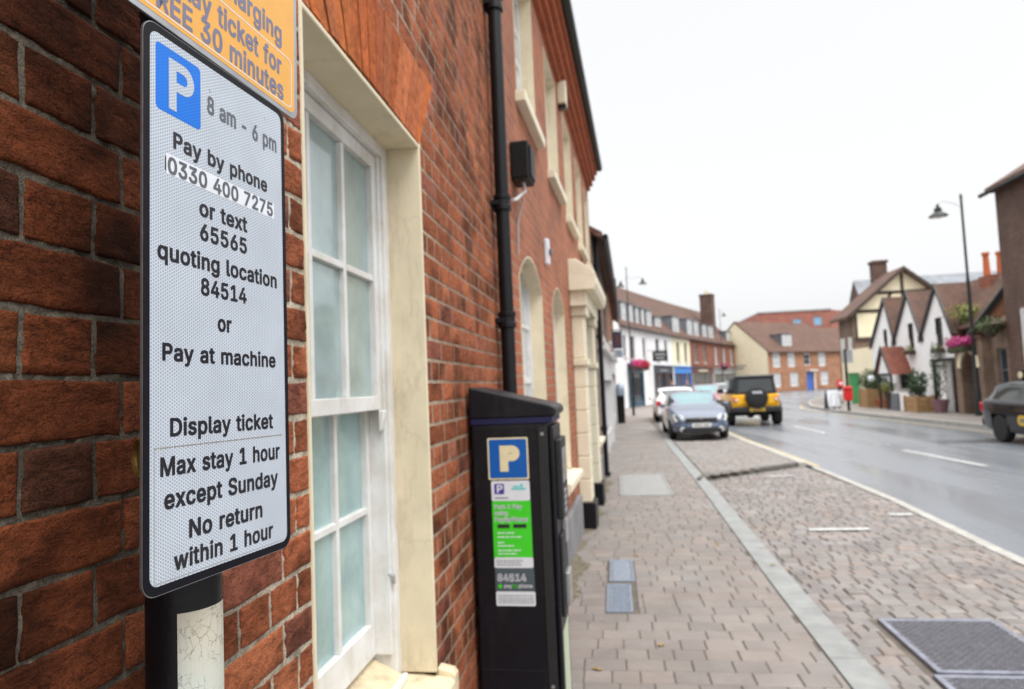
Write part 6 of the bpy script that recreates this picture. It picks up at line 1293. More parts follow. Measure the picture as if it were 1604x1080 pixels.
mb.box(2.0,3.98,-.055,.0-.002,0,.46); mb.build('plinth', M['plinth'], TB, bevel=.008)
mb = MB(); mb.box(6.19,L2,-.055,-.002,0,.46); mb.build('plinth', M['plinth'], TB, bevel=.008)
for (a, b, c, d) in up:
    s = MB(); s.box(a,a+.012,-.004,.15,c,d); s.box(b-.012,b,-.004,.15,c,d); s.box(a+.012,b-.012,-.003,.15,d-.012,d); so = s.build('window_surround', M['cream'], TB)
    window(TB, a+.012, b-.012, c, d-.012, y=.10, cols=2, rows=4, gm=M['glass_pale'])
    s = MB(); s.box(a-.06,b+.06,-.075,.10,c-.085,c+.0); s.build('window_sill', M['cream_pale'], TB, bevel=.008)
for (a, b, c, d) in gr:
    r = .22; n = 14
    s = MB(); s.box(a,a+.012,-.004,.15,c,d-r); s.box(b-.012,b,-.004,.15,c,d-r)
    arc = [(a+(b-a)*k/n, d-r*(1-math.sin(math.pi*k/n)**.8)) for k in range(n+1)]
    for k in range(n):
        (xa,za),(xb,zb) = arc[k], arc[k+1]
        s.add([(xa,-.004,za),(xb,-.004,zb),(xb,.15,zb),(xa,.15,za),(xa,-.004,za-.014),(xb,-.004,zb-.014),(xb,.15,zb-.014),(xa,.15,za-.014)], [(0,1,5,4),(4,5,6,7)])
    s.build('window_surround', M['cream'], TB)
    window(TB, a+.012, b-.012, c, d-.006, y=.10, cols=2, rows=4, gm=M['glass_pale'])
    s = MB(); s.prism([(-.12,c-.02),(.10,c+.0),(.10,c-.16),(-.06,c-.16),(-.12,c-.09)], 0, a-.09, b+.09); s.build('window_sill', M['cream_pale'], TB, bevel=.008)
# doorcase
for x in (4.18, 5.75):
    DC = MB(); DC.box(x+.012, x+.348, -.138, -.002, .32, 2.62)
    for z in np.arange(.33, 1.9, .272): DC.box(x, x+.36, -.15, -.002, z, z+.262)
    DC.box(x, x+.36, -.15, -.002, 2.04, 2.54)
    DC.box(x-.03, x+.39, -.18, -.002, 1.95, 2.03); DC.box(x-.03, x+.39, -.19, -.002, 2.55, 2.66)
    DC.build('pilaster', M['cream_pale'], TB, bevel=.01)
DC = MB(); DC.box(4.08, 6.21, -.20, -.002, 2.66, 2.84); DC.prism([(-.002,2.84),(-.30,2.84),(-.33,2.92),(-.33,3.02),(-.26,3.10),(-.10,3.22),(-.002,3.22)], 0, 4.02, 6.27); DC.build('door_hood', M['cream_pale'], TB, bevel=.01)
for x in (4.15, 5.72):
    DC = MB(); DC.box(x, x+.42, -.19, -.002, 0, .32); DC.build('pilaster_base', M['black_paint'], TB, bevel=.008)
mb = MB(); mb.box(4.57,5.73,.10,.15,.02,2.5); dd = mb.build('door', M['navy_paint'], TB, bevel=.004)
mb = MB()
for x in (4.7, 5.22):
    for z0, z1 in ((.2,.9),(1.05,1.75)): mb.box(x, x+.38, .085, .10, z0, z1)
mb.box(4.7,5.6,.085,.10,1.95,2.4); mb.build('door_panel', M['navy_paint'], dd, bevel=.008)

def downpipe(label, x, y, r, ztop, zs, shoe=True, zbot=.05, wall=None):
    t = thing('drainpipe', label, 'drainpipe', (x, y, 0), 0, 'black drainpipes on the left buildings')
    mb = MB(); mb.tube([(0,0,zbot),(0,0,ztop)], r, 20); mb.build('pipe', M['black_paint'], t, smooth=True)
    for z in zs:
        mb = MB(); mb.lathe([(r+.001,z-.045),(r+.012,z-.04),(r+.012,z-.015),(r+.006,z-.01),(r+.006,z+.02),(r+.012,z+.025),(r+.012,z+.045),(r+.001,z+.05)], 20)
        mb.box(-x+.001 if wall is None else wall, 0, -.05, .05, z-.012, z+.012); mb.build('collar', M['black_paint'], t, smooth=True)
    if shoe:
        mb = MB(); mb.tube([(0,0,.18),(0,0,.10),(.06,0,.05)], r*1.05, 16); mb.build('shoe', M['black_paint'], t, smooth=True)
    return t
downpipe('thick black cast iron drainpipe rising behind the pay machine', .062, 3.80, .040, 6.0, [.6, 2.10, 2.77, 3.95, 5.2])
downpipe('thin black drainpipe at the far end beyond the cream doorcase', .44, 12.75, .045, 4.6, [.9, 2.6, 3.9], wall=-.1)
# box and cable on the wall
JB = thing('junction_box', 'black plastic cable box high on the orange brick wall by the drainpipe', 'box', tuple(Vector((0,4.05,3.13))+D2*.45), A2)
mb = MB(); mb.box(0,.24,-.13,-.002,.0,.26); mb.build('case', M['black_box'], JB, bevel=.012)
mb = MB(); mb.box(.03,.21,-.142,-.13,.02,.235); mb.build('lid', M['black_box'], JB, bevel=.006)
mb = MB(); mb.tube([(.11,-.07,0),(.11,-.08,-.06),(.02,-.03,-.14),(-.05,-.02,-.16)], .012, 8); mb.build('conduit', M['pale_grey'], JB, smooth=True)
mb = MB(); mb.tube([(.16,-.06,0),(.17,-.05,-.12),(.12,-.02,-.28),(.11,-.015,-.5)], .006, 8); mb.build('cable', M['cable'], JB, smooth=True)
WB = thing('wall_fitting', 'slim white fitting fixed upright on the orange brick wall above the arches', 'fitting', tuple(Vector((0,4.05,2.80))+D2*2.0), A2)
mb = MB(); mb.box(-.03,.03,-.05,-.002,0,.24); mb.build('plate', M['white_flat'], WB, bevel=.015)
mb = MB(); mb.box(-.032,.032,-.07,-.05,.09,.14); mb.build('clip', M['ink_grey'], WB, bevel=.004)
AB = thing('alarm_box', 'small cream and dark alarm box under the brick eaves', 'alarm box', tuple(Vector((0,4.05,5.02))+D2*3.85), A2)
mb = MB(); mb.prism([(-.09,0),(.09,0),(.11,.25),(0,.30),(-.11,.25)], 1, -.10, -.002); mb.build('cover', M['cream_pale'], AB, bevel=.01)
mb = MB(); mb.box(-.05,.05,-.095,-.002,-.05,0); mb.build('strobe', M['ink'], AB, bevel=.01)

# ================================================================ further left-hand buildings before the bend
def ang_of(a, b): return math.atan2(b[1]-a[1], b[0]-a[0])
def hseg(a, b): return a, ang_of(a, b), math.hypot(b[0]-a[0], b[1]-a[1])
o, an, L = hseg((.36,12.45), (.58,21.0))
house('terraced_shop', 'brick shop with grey cream upper bay beyond the cream doorcase', o, an, L, 7, 4.5, 6.6, 'brick_buff', 'tile_brown',
      wins=[(1.2,3.4,2.75,4.1,dict(cols=4,rows=2,fm=M['pale_grey'],gm=M['glass_pale'])),(4.6,7.0,2.75,4.1,dict(cols=4,rows=2,fm=M['pale_grey'],gm=M['glass_pale']))],
      shop=dict(x0=.6,x1=8.0,h=2.35,paint='pale_grey',fascia='pale_grey',glass='glass_pale',door=.5), group='terraced buildings on the left side')
o, an, L = hseg((.56,21.02), (.80,35.8))
house('terraced_shop', 'orange brick shop with dark eaves behind the black litter bin', o, an, L, 7, 5.0, 7.2, 'brick_orange', 'tile_brown',
      wins=[(1.5,2.6,3.1,4.5),(5,6.1,3.1,4.5),(8.5,9.6,3.1,4.5),(11.5,12.6,3.1,4.5)],
      shop=dict(x0=.5,x1=9.5,h=2.6,paint='pale_grey',fascia='pale_grey',glass='glass_pale',door=.4), group='terraced buildings on the left side')
HSn = thing('hanging_sign', 'dark projecting shop sign with a red patch on the left terrace', 'sign', (.68, 25.0, 2.65), 0)
mb = MB(); mb.box(0,.36,-.03,.03,.32,.95); mb.build('board', M['navy_paint'], HSn)
mb = MB(); mb.box(.12,.29,-.034,-.03,.42,.85); mb.build('red_panel', M['maroon_paint'], HSn)
mb = MB(); mb.box(0,.36,-.03,.03,.0,.28); mb.build('lower_board', M['cover_blue'], HSn)
mb = MB(); mb.tube([(-.1,0,1.0),(.38,0,1.0)], .02, 6); mb.build('bracket', M['lamp_black'], HSn)
BN = thing('litter_bin', 'black litter bin standing on the left pavement by the shop wall', 'bin', (.92, 29.5, .02))
mb = MB(); mb.lathe([(.16,0),(.17,1.15),(.18,1.17)], 20); mb.build('body', M['black_box'], BN, smooth=True)
mb = MB(); mb.lathe([(.18,1.17),(.19,1.4),(.15,1.6),(.05,1.7)], 20); mb.build('hood', M['cover_blue'], BN, smooth=True)

# terrace round the bend
A0 = Vector((1.2, 46, 0)); B0 = Vector((15.4, 84.6, 0))
def rowp(t, bow=.9):
    T = 42.4; u = t/T; p = A0.lerp(B0, u); n = Vector((B0.y-A0.y, -(B0.x-A0.x), 0)).normalized()
    return p - n*bow*4*u*(1-u)*.5
G = 'terrace of shops round the bend'
def rowhouse(t0, t1, label, **k):
    a, b = rowp(t0), rowp(t1); o, an, L = hseg(a, b)
    return house('terraced_shop', label, o, an, L-.02, 8, 5.72, 9.9, group=G, **k)
rowhouse(0, 7.75, 'white shop with a dark teal front under pink flowers, first on the bend', wall='white_render', roof='tile_brown',
    wins=[(.8,1.5,3.5,5.0,dict(fm=M['plinth'])),(2.4,3.6,3.4,5.0,dict(fm=M['plinth'],cols=3,rows=2)),(5.6,6.4,3.5,5.0,dict(fm=M['plinth']))], shop=dict(x0=1.5,x1=5.4,h=2.95,paint='teal_paint',door=.15),
    dormers=[(1.6,2.7,6.05,7.35),(3.4,4.4,6.05,7.35),(5.1,5.9,6.05,7.3),(6.6,7.4,6.05,7.3)], chims=[(6.9,4,1.3,.7,9.2,10.5,3)])
rowhouse(7.75, 14.8, 'white rendered shop with a navy front between the white and cream ones', wall='white_render', roof='tile_brown',
    wins=[(1.7,2.8,3.4,5.1,dict(fm=M['plinth'])),(4.4,5.3,3.5,5.1,dict(fm=M['plinth']))], shop=dict(x0=.8,x1=6.6,h=2.9,paint='navy_paint',door=.5,text='grey_paint'),
    dormers=[(.5,1.9,6.05,7.3),(3.4,5.2,6.2,7.0)])
rowhouse(14.8, 21.3, 'cream rendered shop with the bright blue front', wall='cream_render', roof='tile_brown',
    wins=[(1.5,2.5,3.4,5.1,dict(fm=M['plinth'])),(4.2,5.2,3.4,5.1,dict(fm=M['plinth']))], shop=dict(x0=.3,x1=6.2,h=2.9,paint='blue_paint',door=.6), dormers=[(1.4,3.6,6.0,7.4)])
rowhouse(21.3, 30.3, 'red brick shop with a maroon fascia beside the blue shop', wall='brick_red', roof='tile_brown',
    wins=[(1.6,2.7,3.4,5.1),(5.2,6.3,3.4,5.1)], shop=dict(x0=.4,x1=8.5,h=2.9,paint='grey_paint',fascia='maroon_paint',door=.7,text='cream_pale'),
    dormers=[(.3,2.2,6.0,7.5),(2.8,4.6,6.0,7.5),(6.6,8.4,6.1,7.4)])
rowhouse(30.3, 42.4, 'last red brick shop of the terrace with tall white windows', wall='brick_red', roof='tile_brown',
    wins=[(1.4,2.6,3.3,5.1,dict(gm=M['glass_pale'],fr=.14)),(5.0,6.2,3.3,5.1,dict(gm=M['glass_pale'],fr=.14)),(8.6,9.8,3.3,5.1,dict(gm=M['glass_pale'],fr=.14))],
    shop=dict(x0=.4,x1=11.5,h=2.8,paint='pale_grey',fascia='grey_paint',door=.4), dormers=[(.4,2.4,6.1,7.4),(8.6,10.8,6.1,7.2)], chims=[(5.4,1.5,1.5,1.3,6.0,11.3,4)])

# ================================================================ foliage
def leaves(mb, c, r, n, s, mi=0, shell=.55):
    for _ in range(n):
        d = Vector((random.gauss(0,1), random.gauss(0,1), random.gauss(0,1))).normalized()
        q = d*(shell+(1-shell)*random.random()**.5)*random.uniform(.75, 1.08)
        p = Vector((c[0]+q.x*r[0], c[1]+q.y*r[1], c[2]+q.z*r[2]))
        a = Vector((random.gauss(0,1), random.gauss(0,1), random.gauss(0,1))).normalized(); b = a.cross(d+Vector((.01,.02,.3))).normalized()
        z = s*random.uniform(.6, 1.3)
        mb.add([p-a*z*.5, p+b*z*.28, p+a*z*.5, p-b*z*.28], [(0,1,2,3)], mi)
def flower_box(label, loc, L_, group):
    t = thing('flower_basket', label, 'flower basket', loc, 0, group)
    return t
t = thing('flower_basket', 'pink and red flower basket hung above the dark teal shopfront', 'flower basket', tuple(rowp(2.75, .9)+Vector((.55,-.1,2.85))), ang_of(A0, B0), 'flower baskets')
mb = MB(); mb.box(-1.6,1.6,-.2,.2,-.2,0); mb.build('trough', M['timber'], t)
mb = MB(); leaves(mb, (0,0,.1), (1.75,.4,.42), 620, .18); leaves(mb, (.2,-.1,.12), (1.6,.4,.3), 300, .18, 2); leaves(mb, (0,-.1,-.15), (1.6,.3,.25), 160, .16, 1); mb.build('flowers', [M['pink'], M['leaf_d'], M['red']], t, recalc=False)
t = thing('flower_basket', 'small magenta flower basket on the far red brick shop', 'flower basket', tuple(rowp(34, .9)+Vector((.4,-.1,3.0))), 0, 'flower baskets')
mb = MB(); mb.lathe([(.1,-.35),(.3,-.1),(.33,0)], 12); mb.build('basket', M['timber'], t)
mb = MB(); leaves(mb, (0,0,.1), (.6,.5,.4), 180, .16); leaves(mb, (0,0,-.1), (.5,.4,.3), 120, .16, 1); mb.build('flowers', [M['pink'], M['leaf_d']], t, recalc=False)
t = thing('hanging_sign', 'black shop signboard projecting from the first white shop', 'sign', tuple(rowp(6.9)+Vector((.5,-.2,3.25))), 0)
mb = MB(); mb.box(-.1,1.0,-.04,.04,0,.75); mb.build('board', M['black_paint'], t)
mb = MB(); mb.box(.05,.85,-.046,-.04,.42,.58); mb.box(.12,.78,-.046,-.04,.15,.3); mb.build('lettering', M['grey_paint'], t)
mb = MB(); mb.tube([(-.5,0,.82),(1.02,0,.82)], .025, 6); mb.build('bracket', M['lamp_black'], t)

# ================================================================ buildings across the far end
c0 = (17.95, 80.0); ang_g = R(40.6)
CH = thing('cottage_range', 'cream gable end and brick front house with brown roof at the far bend', 'building', (c0[0], c0[1], 0), ang_g)
Lc, Dc, Hc, Rc = 13.8, 8.6, 4.65, 8.25
wins_c = [(.9,2.3,2.75,4.45),(3.6,5.0,2.75,4.45),(9.4,10.9,2.75,4.45),(3.8,5.4,.5,2.1),(9.6,11.2,.5,2.1),(.7,2.2,.5,2.1)]
dr = (6.9,8.1,0,2.1); ow = (6.6,7.9,2.9,4.3)
mb = MB(); wall_front(mb, Lc, Hc, wins_c+[dr,ow])
mb.poly([(0,0,0),(0,0,Hc),(0,Dc/2,Rc-.06),(0,Dc,Hc),(0,Dc,0)], 1); mb.poly([(Lc,0,0),(Lc,Dc,0),(Lc,Dc,Hc),(Lc,Dc/2,Rc-.06),(Lc,0,Hc)], 0); mb.poly([(0,Dc,0),(0,Dc,Hc),(Lc,Dc,Hc),(Lc,Dc,0)])
mb.build('wall', [M['brick_orange'], M['cream_render']], CH)
sl = (Rc-Hc)/(Dc/2)
mb = MB(); mb.prism([(-.3,Hc-.3*sl),(Dc/2,Rc),(Dc+.3,Hc-.3*sl),(Dc+.3,Hc-.3*sl+.14),(Dc/2,Rc+.16),(-.3,Hc-.3*sl+.14)], 0, -.05, Lc+.05); mb.build('roof', M['tile_brown'], CH)
for w in wins_c: window(CH, *w, gm=M['glass_pale'], fr=.16, cols=3, rows=2, bar=.06)
window(CH, *ow, gm=M['glass'], fr=.12, cols=1, rows=2)
mb = MB(); mb.box(6.95,8.05,.06,.12,.0,2.05); mb.build('door', M['blue_door'], CH)
mb = MB(); mb.box(6.9,8.5,-.5,.02,2.2,2.36); mb.box(8.3,8.55,-.04,.0,0,2.1); mb.build('porch_hood', M['white_paint'], CH)
yf = (5.15-Hc)/sl
mb = MB(); mb.prism([(yf,5.1),(yf,6.6),(yf+2.0,6.6)], 0, 3.5, 5.3); mb.box(3.4,5.4,yf-.15,yf+2.1,6.6,6.7); dd = mb.build('dormer', M['slate'], CH); window(dd, 3.55, 5.25, 5.2, 6.5, y=yf-.07, gm=M['glass_pale'], fr=.12, cols=3, rows=1, bar=.08)
mb = MB(); mb.box(-.012,-.003,3.0,5.6,3.05,3.2); mb.box(-.012,-.003,3.3,5.2,2.75,2.9); mb.build('painted_sign', M['grey_paint'], CH)
t = house('corner_shop', 'brick shop with white fascia at the far end of the road', (28.55,89.1), ang_g, 9, 8, 4.6, 7.7, 'brick_orange', 'tile_brown', wins=[(1,2.4,3.1,4.4),(4.5,6.2,3.1,4.4)], shop=dict(x0=.5,x1=8,h=3.0,paint='maroon_paint',fascia='white_paint',door=.4))
MBk = thing('modern_block', 'large flat topped pinkish brick block rising behind the far cottages', 'building', (27.1,128,0), 0)
mb = MB(); ops = [(6.0,7.5,10.3,11.9),(9.5,11.0,10.5,12.1)]
wall_front(mb, 12.6, 13.2, ops); mb.poly([(0,0,0),(0,0,13.2),(0,20,13.2),(0,20,0)]); mb.poly([(12.6,0,0),(24,9,0),(24,9,12.9),(12.6,0,13.2)]); mb.poly([(0,0,13.2),(12.6,0,13.2),(24,9,12.9),(24,20,13),(0,20,13.2)]); mb.poly([(24,9,0),(24,20,0),(24,20,13),(24,9,12.9)]); mb.poly([(0,20,0),(0,20,13.2),(24,20,13),(24,20,0)])
mb.build('wall', M['brick_modern'], MBk)
mb = MB(); mb.box(-.15,12.6,-.15,.0,13.2,13.45); mb.box(0,12.6,.0,19.8,13.21,13.4); mb.build('parapet', M['grey_paint'], MBk)
for o_ in ops: window(MBk, *o_, fm=M['cover_blue'], gm=mk('sky_blue_glazing', (.20,.40,.60), .15, .1, 3), cols=1, rows=1, fr=.25)

# ================================================================ right-hand side
PX = 13.3
PB = thing('pub', 'white rendered pub with three steep tiled gables and dark timber edges', 'building', (PX, 35.7, 0), R(-90))
Lp = 8.15
g_w = [(1.55,1.95,2.75,3.7),(4.25,4.75,2.65,3.75),(6.75,7.3,2.6,3.75)]
mb = MB()
dop = (6.55,7.95,0,2.0)
lw = (3.0,4.5,.95,1.75)
wall_front(mb, Lp, 3.1, [w[:2]+(w[2],3.1) for w in g_w]+[dop, lw], depth=.1)
gab = [(.1,1.95,2.78,5.02),(2.78,4.45,5.5,4.98),(5.5,7.05,8.1,4.92)]
for (a, m_, b, zt), w in zip(gab, g_w):
    # gable triangle around the window slot
    zl = 3.1
    def ztop(x): return zl+(zt-zl)*((x-a)/(m_-a) if x < m_ else (b-x)/(b-m_))
    for x0, x1 in ((a, w[0]), (w[1], b)):
        mb.poly([(x0,0,zl),(x1,0,zl),(x1,0,ztop(x1)),(x0,0,ztop(x0))])
    mb.poly([(w[0],0,w[3]),(w[1],0,w[3]),(w[1],0,ztop(w[1])),(m_,0,zt),(w[0],0,ztop(w[0]))] if w[0] < m_ < w[1] else [(w[0],0,w[3]),(w[1],0,w[3]),(w[1],0,ztop(w[1])),(w[0],0,ztop(w[0]))])
mb.poly([(0,0,0),(0,3.4,0),(0,3.4,3.1),(0,1.5,5.0),(0,0,3.1)]); mb.poly([(Lp,0,0),(Lp,0,3.1),(Lp,2.2,3.1),(Lp,2.2,0)])
mb.build('wall', M['white_render'], PB)
mb = MB(); mb.prism([(.16,3.14),(1.5,5.0),(3.6,3.1),(3.6,3.25),(1.5,5.17),(.10,3.22)], 0, -.1, 9.5); mb.build('roof', M['tile_brown'], PB)
for (a, m_, b, zt) in gab:
    mb = MB(); over = .05
    for s_, e_ in ((a, m_), (b, m_)):
        ex = s_-(m_-s_)*.10; ez = 3.1-(zt-3.1)*.10
        th = .1
        pts = [(ex, ez),(m_, zt+.02),(m_, zt+.16),(ex-.06*(1 if s_ == a else -1), ez+.12)]
        mb.prism(pts, 1, -over, 1.5)
    go = mb.build('gable_roof', M['tile_brown'], PB)
    mb = MB()
    for s_ in (a, b):
        ex = s_-(m_-s_)*.10; ez = 3.1-(zt-3.1)*.10
        mb.prism([(ex, ez-.06),(m_, zt-.02),(m_, zt+.20),(ex, ez+.16)], 1, -over-.05, -over-.005)
    mb.build('bargeboard', M['lamp_black'], go)
for w in g_w: window(PB, *w, y=.05, fm=M['timber'], gm=M['glass'], cols=1, rows=3, fr=.07); 
for w in g_w:
    s = MB(); s.box(w[0]-.1,w[1]+.1,-.22,-.01,w[2]-.24,w[2]-.05); bx = s.build('window_box', M['timber'], PB)
    s = MB(); leaves(s, ((w[0]+w[1])/2,-.15,w[2]), (.36,.16,.16), 70, .1); s.build('plants', M['leaf_y'], bx, recalc=False)
window(PB, *lw, y=.05, fm=M['timber'], gm=M['glass'], cols=3, rows=2)
mb = MB(); mb.box(6.25,8.15,-.09,-.002,2.02,2.16); mb.box(6.35,6.55,-.07,-.002,0,2.02); mb.box(7.95,8.13,-.07,-.002,0,2.02); mb.build('door_frame', M['lamp_black'], PB)
mb = MB(); mb.box(6.6,7.1,.25,.31,.02,2.0); mb.build('door', M['white_paint'], PB)
# porch
PR = MB()
PR.prism([(2.80,1.62),(3.55,2.72),(3.55,2.82),(2.70,1.60)], 1, -.90, -.0); PR.prism([(4.30,1.62),(3.55,2.72),(3.55,2.82),(4.40,1.60)], 1, -.90, -.0)
pr = PR.build('porch_roof', M['tile_red'], PB)
PR = MB(); PR.prism([(2.88,1.66),(4.22,1.66),(3.55,2.66)], 1, -.84, -.80); PR.build('porch_gable', M['white_render'], PB)
PR = MB(); PR.prism([(2.68,1.54),(3.55,2.74),(3.55,2.88),(2.62,1.62)], 1, -.96, -.905); PR.prism([(4.42,1.54),(3.55,2.74),(3.55,2.88),(4.48,1.62)], 1, -.96, -.905)
PR.box(2.85,2.94,-.86,-.78,0,1.6); PR.box(4.16,4.25,-.86,-.78,.85,1.6); PR.box(2.85,4.25,-.86,-.79,1.54,1.65); PR.build('porch_frame', M['lamp_black'], PB)
PR = MB(); PR.box(4.36,6.1,-.9,-.84,0,.85); PR.build('low_wall', M['white_render'], PB)
PR = MB(); PR.ball((2.75,-1.1,1.45), .15, 8); PR.build('globe_lamp', M['white_flat'], PB, smooth=True)
# chimney on the range + orange pots
mb = MB(); mb.box(7.85,8.65,1.15,1.85,4.4,5.12); cs = mb.build('chimney', M['brick_red'], PB)
for y in (1.28, 1.75):
    mb = MB(); mb.lathe([(.12,5.12),(.095,5.88),(.13,5.90),(.13,6.0)], 12, (8.22,y,0)); mb.build('chimney_pot', M['orange_pot'], cs, smooth=True)
# end gable of the range and low brick front beyond the arch
EB = thing('brick_range', 'weathered brick front with a narrow window and orange gable beside the arch', 'building', (PX+.05, 27.45, 0), R(-90))
mb = MB(); bo = (2.55,3.15,.9,2.35); wall_front(mb, 3.35, 3.05, [bo], x0=1.85)
mb.poly([(3.35,0,0),(3.35,4.4,0),(3.35,4.4,3.05),(3.35,0,3.05)])
mb.build('wall', M['brick_buff'], EB)
mb = MB(); mb.prism([(0.0,2.95),(3.2,2.95),(1.48,4.95)], 0, 1.25, 1.35); mb.build('gable_wall', M['brick_orange'], EB)
mb = MB(); mb.prism([(-.25,2.72),(1.48,4.88),(1.48,5.22),(-.3,2.95)], 0, 1.36, 1.46); mb.build('bargeboard', M['lamp_black'], EB)
window(EB, *bo, fm=M['plinth'], gm=M['glass'], cols=1, rows=2)
mb = MB(); mb.prism([(-.2,3.05),(2.0,3.75),(2.0,3.87),(-.25,3.15)], 0, 1.48, 3.4); mb.build('lean_roof', M['tile_brown'], EB)
AR = thing('brick_archway', 'brick wall with a yellow stone arch beside the white pub', 'archway', (PX-.25, 27.1, 0), R(-90))
ax0, ax1, az, atop = .42, 1.52, 1.75, 2.45
mb = MB(); n = 14
mb.box(0,ax0,0,.45,0,2.75); mb.box(ax1,1.9,0,.45,0,2.75)
arc = [(ax0+(ax1-ax0)*k/n, az+(atop-.12-az)*math.sin(math.pi*k/n)) for k in range(n+1)]
for k in range(n): mb.prism([arc[k],arc[k+1],(arc[k+1][0],2.75),(arc[k][0],2.75)], 1, 0, .45)
mb.build('wall', M['brick_buff'], AR)
mb = MB(); cxa = (ax0+ax1)/2
for k in range(n):
    a0, a1 = math.pi*k/n, math.pi*(k+1)/n
    f = lambda a, r: (cxa-math.cos(a)*((ax1-ax0)/2+r), az+math.sin(a)*(atop-.12-az+r))
    mb.prism([f(a0,-.02),f(a1,-.02),f(a1,.17),f(a0,.17)], 1, -.05, .02)
mb.build('arch_stones', M['cream_render'], AR)
mb = MB(); mb.box(ax0,ax1,.40,.44,0,2.2); mb.build('gate', M['timber'], AR)
mb = MB(); mb.box(-.05,1.95,-.05,.5,2.75,2.85); mb.build('coping', M['tile_brown'], AR)
t = thing('flower_basket', 'large bright pink flower basket hung over the brick arch', 'flower basket', (PX-.42, 26.2, 2.42), R(-90), 'flower baskets')
mb = MB(); mb.box(-.55,.55,-.2,.2,-.1,.12); mb.build('trough', M['timber'], t)
mb = MB(); leaves(mb, (0,-.05,.25), (.80,.40,.24), 420, .12); leaves(mb, (0,-.1,-.02), (.7,.35,.14), 120, .12, 1); mb.build('flowers', [M['pink'], M['leaf']], t, recalc=False)
t = thing('flower_basket', 'green trailing basket hung on the brick beside the big dark house', 'flower basket', (PX-.35, 24.35, 3.05), 0, 'flower baskets')
mb = MB(); mb.lathe([(.08,-.35),(.26,-.12),(.3,0)], 12); mb.build('basket', M['timber'], t)
mb = MB(); leaves(mb, (0,0,.08), (.5,.55,.34), 260, .11); mb.build('plants', M['leaf'], t, recalc=False)
t = thing('roof_creeper', 'yellow green creeper growing over the tiled roof by the lamp', 'plant', (PX+.35, 27.5, 3.55), R(-90))
mb = MB(); leaves(mb, (0,0,.2), (1.0,.5,.4), 420, .13); leaves(mb, (.3,.2,.0), (.9,.5,.35), 240, .13, 1); mb.build('foliage', [M['leaf_y'], M['leaf']], t, recalc=False)
mb = MB(); mb.tube([(0,-.2,-.3),(.1,-.1,.1),(.5,.1,.3)], .03, 6); mb.build('stem', M['timber'], t)
# big dark brick house at the right edge
BH = thing('tall_brick_house', 'tall dark brown brick house cut by the right edge of the photo', 'building', (PX, 24.1, 0), R(-90))
mb = MB(); bo = [(.75,3.2,1.75,3.55),(2.2,3.4,4.9,6.6),(6.2,7.4,4.9,6.6),(5.2,8.0,1.0,3.0)]
wall_front(mb, 11, 7.45, bo); mb.poly([(0,0,0),(0,0,7.45),(0,8,7.45),(0,8,0)]); mb.poly([(11,0,0),(11,8,0),(11,8,7.45),(11,0,7.45)]); mb.poly([(0,8,0),(0,8,7.45),(11,8,7.45),(11,8,0)])
mb.build('wall', M['brick_dark'], BH)
mb = MB(); mb.add([(-.16,-.22,7.45),(11.4,-.22,7.45),(11.4,8.4,7.45),(-.16,8.4,7.45),(-.16,-.22,7.6),(11.4,-.22,7.6),(11.4,8.4,7.6),(-.16,8.4,7.6),(3.6,4,10.4),(7.4,4,10.4)], [(0,3,2,1),(0,1,5,4),(1,2,6,5),(2,3,7,6),(3,0,4,7),(4,5,9,8),(5,6,9),(6,7,8,9),(7,4,8)])
mb.build('roof', M['tile_brown'], BH)
mb = MB(); mb.tube([(-.34,-.28,7.42),(11.4,-.28,7.42)], .07, 8); mb.build('gutter', M['black_paint'], BH)
window(BH, *bo[0], y=.03, gm=M['white_flat'], cols=2, rows=1, fr=.12)
for b_ in bo[1:3]: window(BH, *b_, gm=M['glass'], sill=M['white_paint'])
window(BH, *bo[3], gm=M['glass'], cols=3, rows=2)
# timber-framed gabled house behind the pub
TH = thing('timber_framed_house', 'cream timber framed house with a broad gable and tall brick chimney', 'building', (14.3, 41.0, 0), 0)
Wt, Dt, He, Hr = 5.4, 2.6, 5.15, 7.4
mb = MB(); mb.poly([(0,0,0),(Wt,0,0),(Wt,0,3.6),(0,0,3.6)], 1); mb.poly([(0,0,3.6),(Wt,0,3.6),(Wt,0,He),(Wt/2,0,Hr),(0,0,He)], 0)
mb.poly([(0,0,0),(0,0,He),(0,Dt,He),(0,Dt,0)], 1); mb.poly([(Wt,0,0),(Wt,Dt,0),(Wt,Dt,He),(Wt,0,He)], 1); mb.poly([(0,Dt,0),(0,Dt,He),(Wt/2,Dt,Hr),(Wt,Dt,He),(Wt,Dt,0)], 1)
mb.build('wall', [M['cream_render'], M['brick_buff']], TH)
sl = (Hr-He)/(Wt/2)
mb = MB(); mb.prism([(-.45,He-.45*sl),(Wt/2,Hr),(Wt+.45,He-.45*sl),(Wt+.45,He-.45*sl+.16),(Wt/2,Hr+.18),(-.45,He-.45*sl+.16)], 1, -.35, Dt+.2); mb.build('roof', M['tile_brown'], TH)
mb = MB()
def beam(p, q, w=.16):
    d = Vector((q[0]-p[0], 0, q[1]-p[1])).normalized(); n_ = Vector((-d.z, 0, d.x))*w/2
    mb.prism([(p[0]+n_.x,p[1]+n_.z),(q[0]+n_.x,q[1]+n_.z),(q[0]-n_.x,q[1]-n_.z),(p[0]-n_.x,p[1]-n_.z)], 1, -.05, -.003)
beam((0,3.62),(Wt,3.62),.22); beam((0,5.2),(Wt,5.2),.18); beam((1.3,6.2),(4.1,6.2),.16); beam((2.7,5.3),(2.7,7.25),.15); beam((.1,3.7),(.1,5.2)); beam((1.0,3.75),(2.1,6.25)); beam((5.5,3.7),(5.5,5.2)); beam((1.9,3.75),(1.9,5.2)); beam((3.7,3.75),(3.7,5.2)); beam((3.6,5.25),(3.95,6.25))
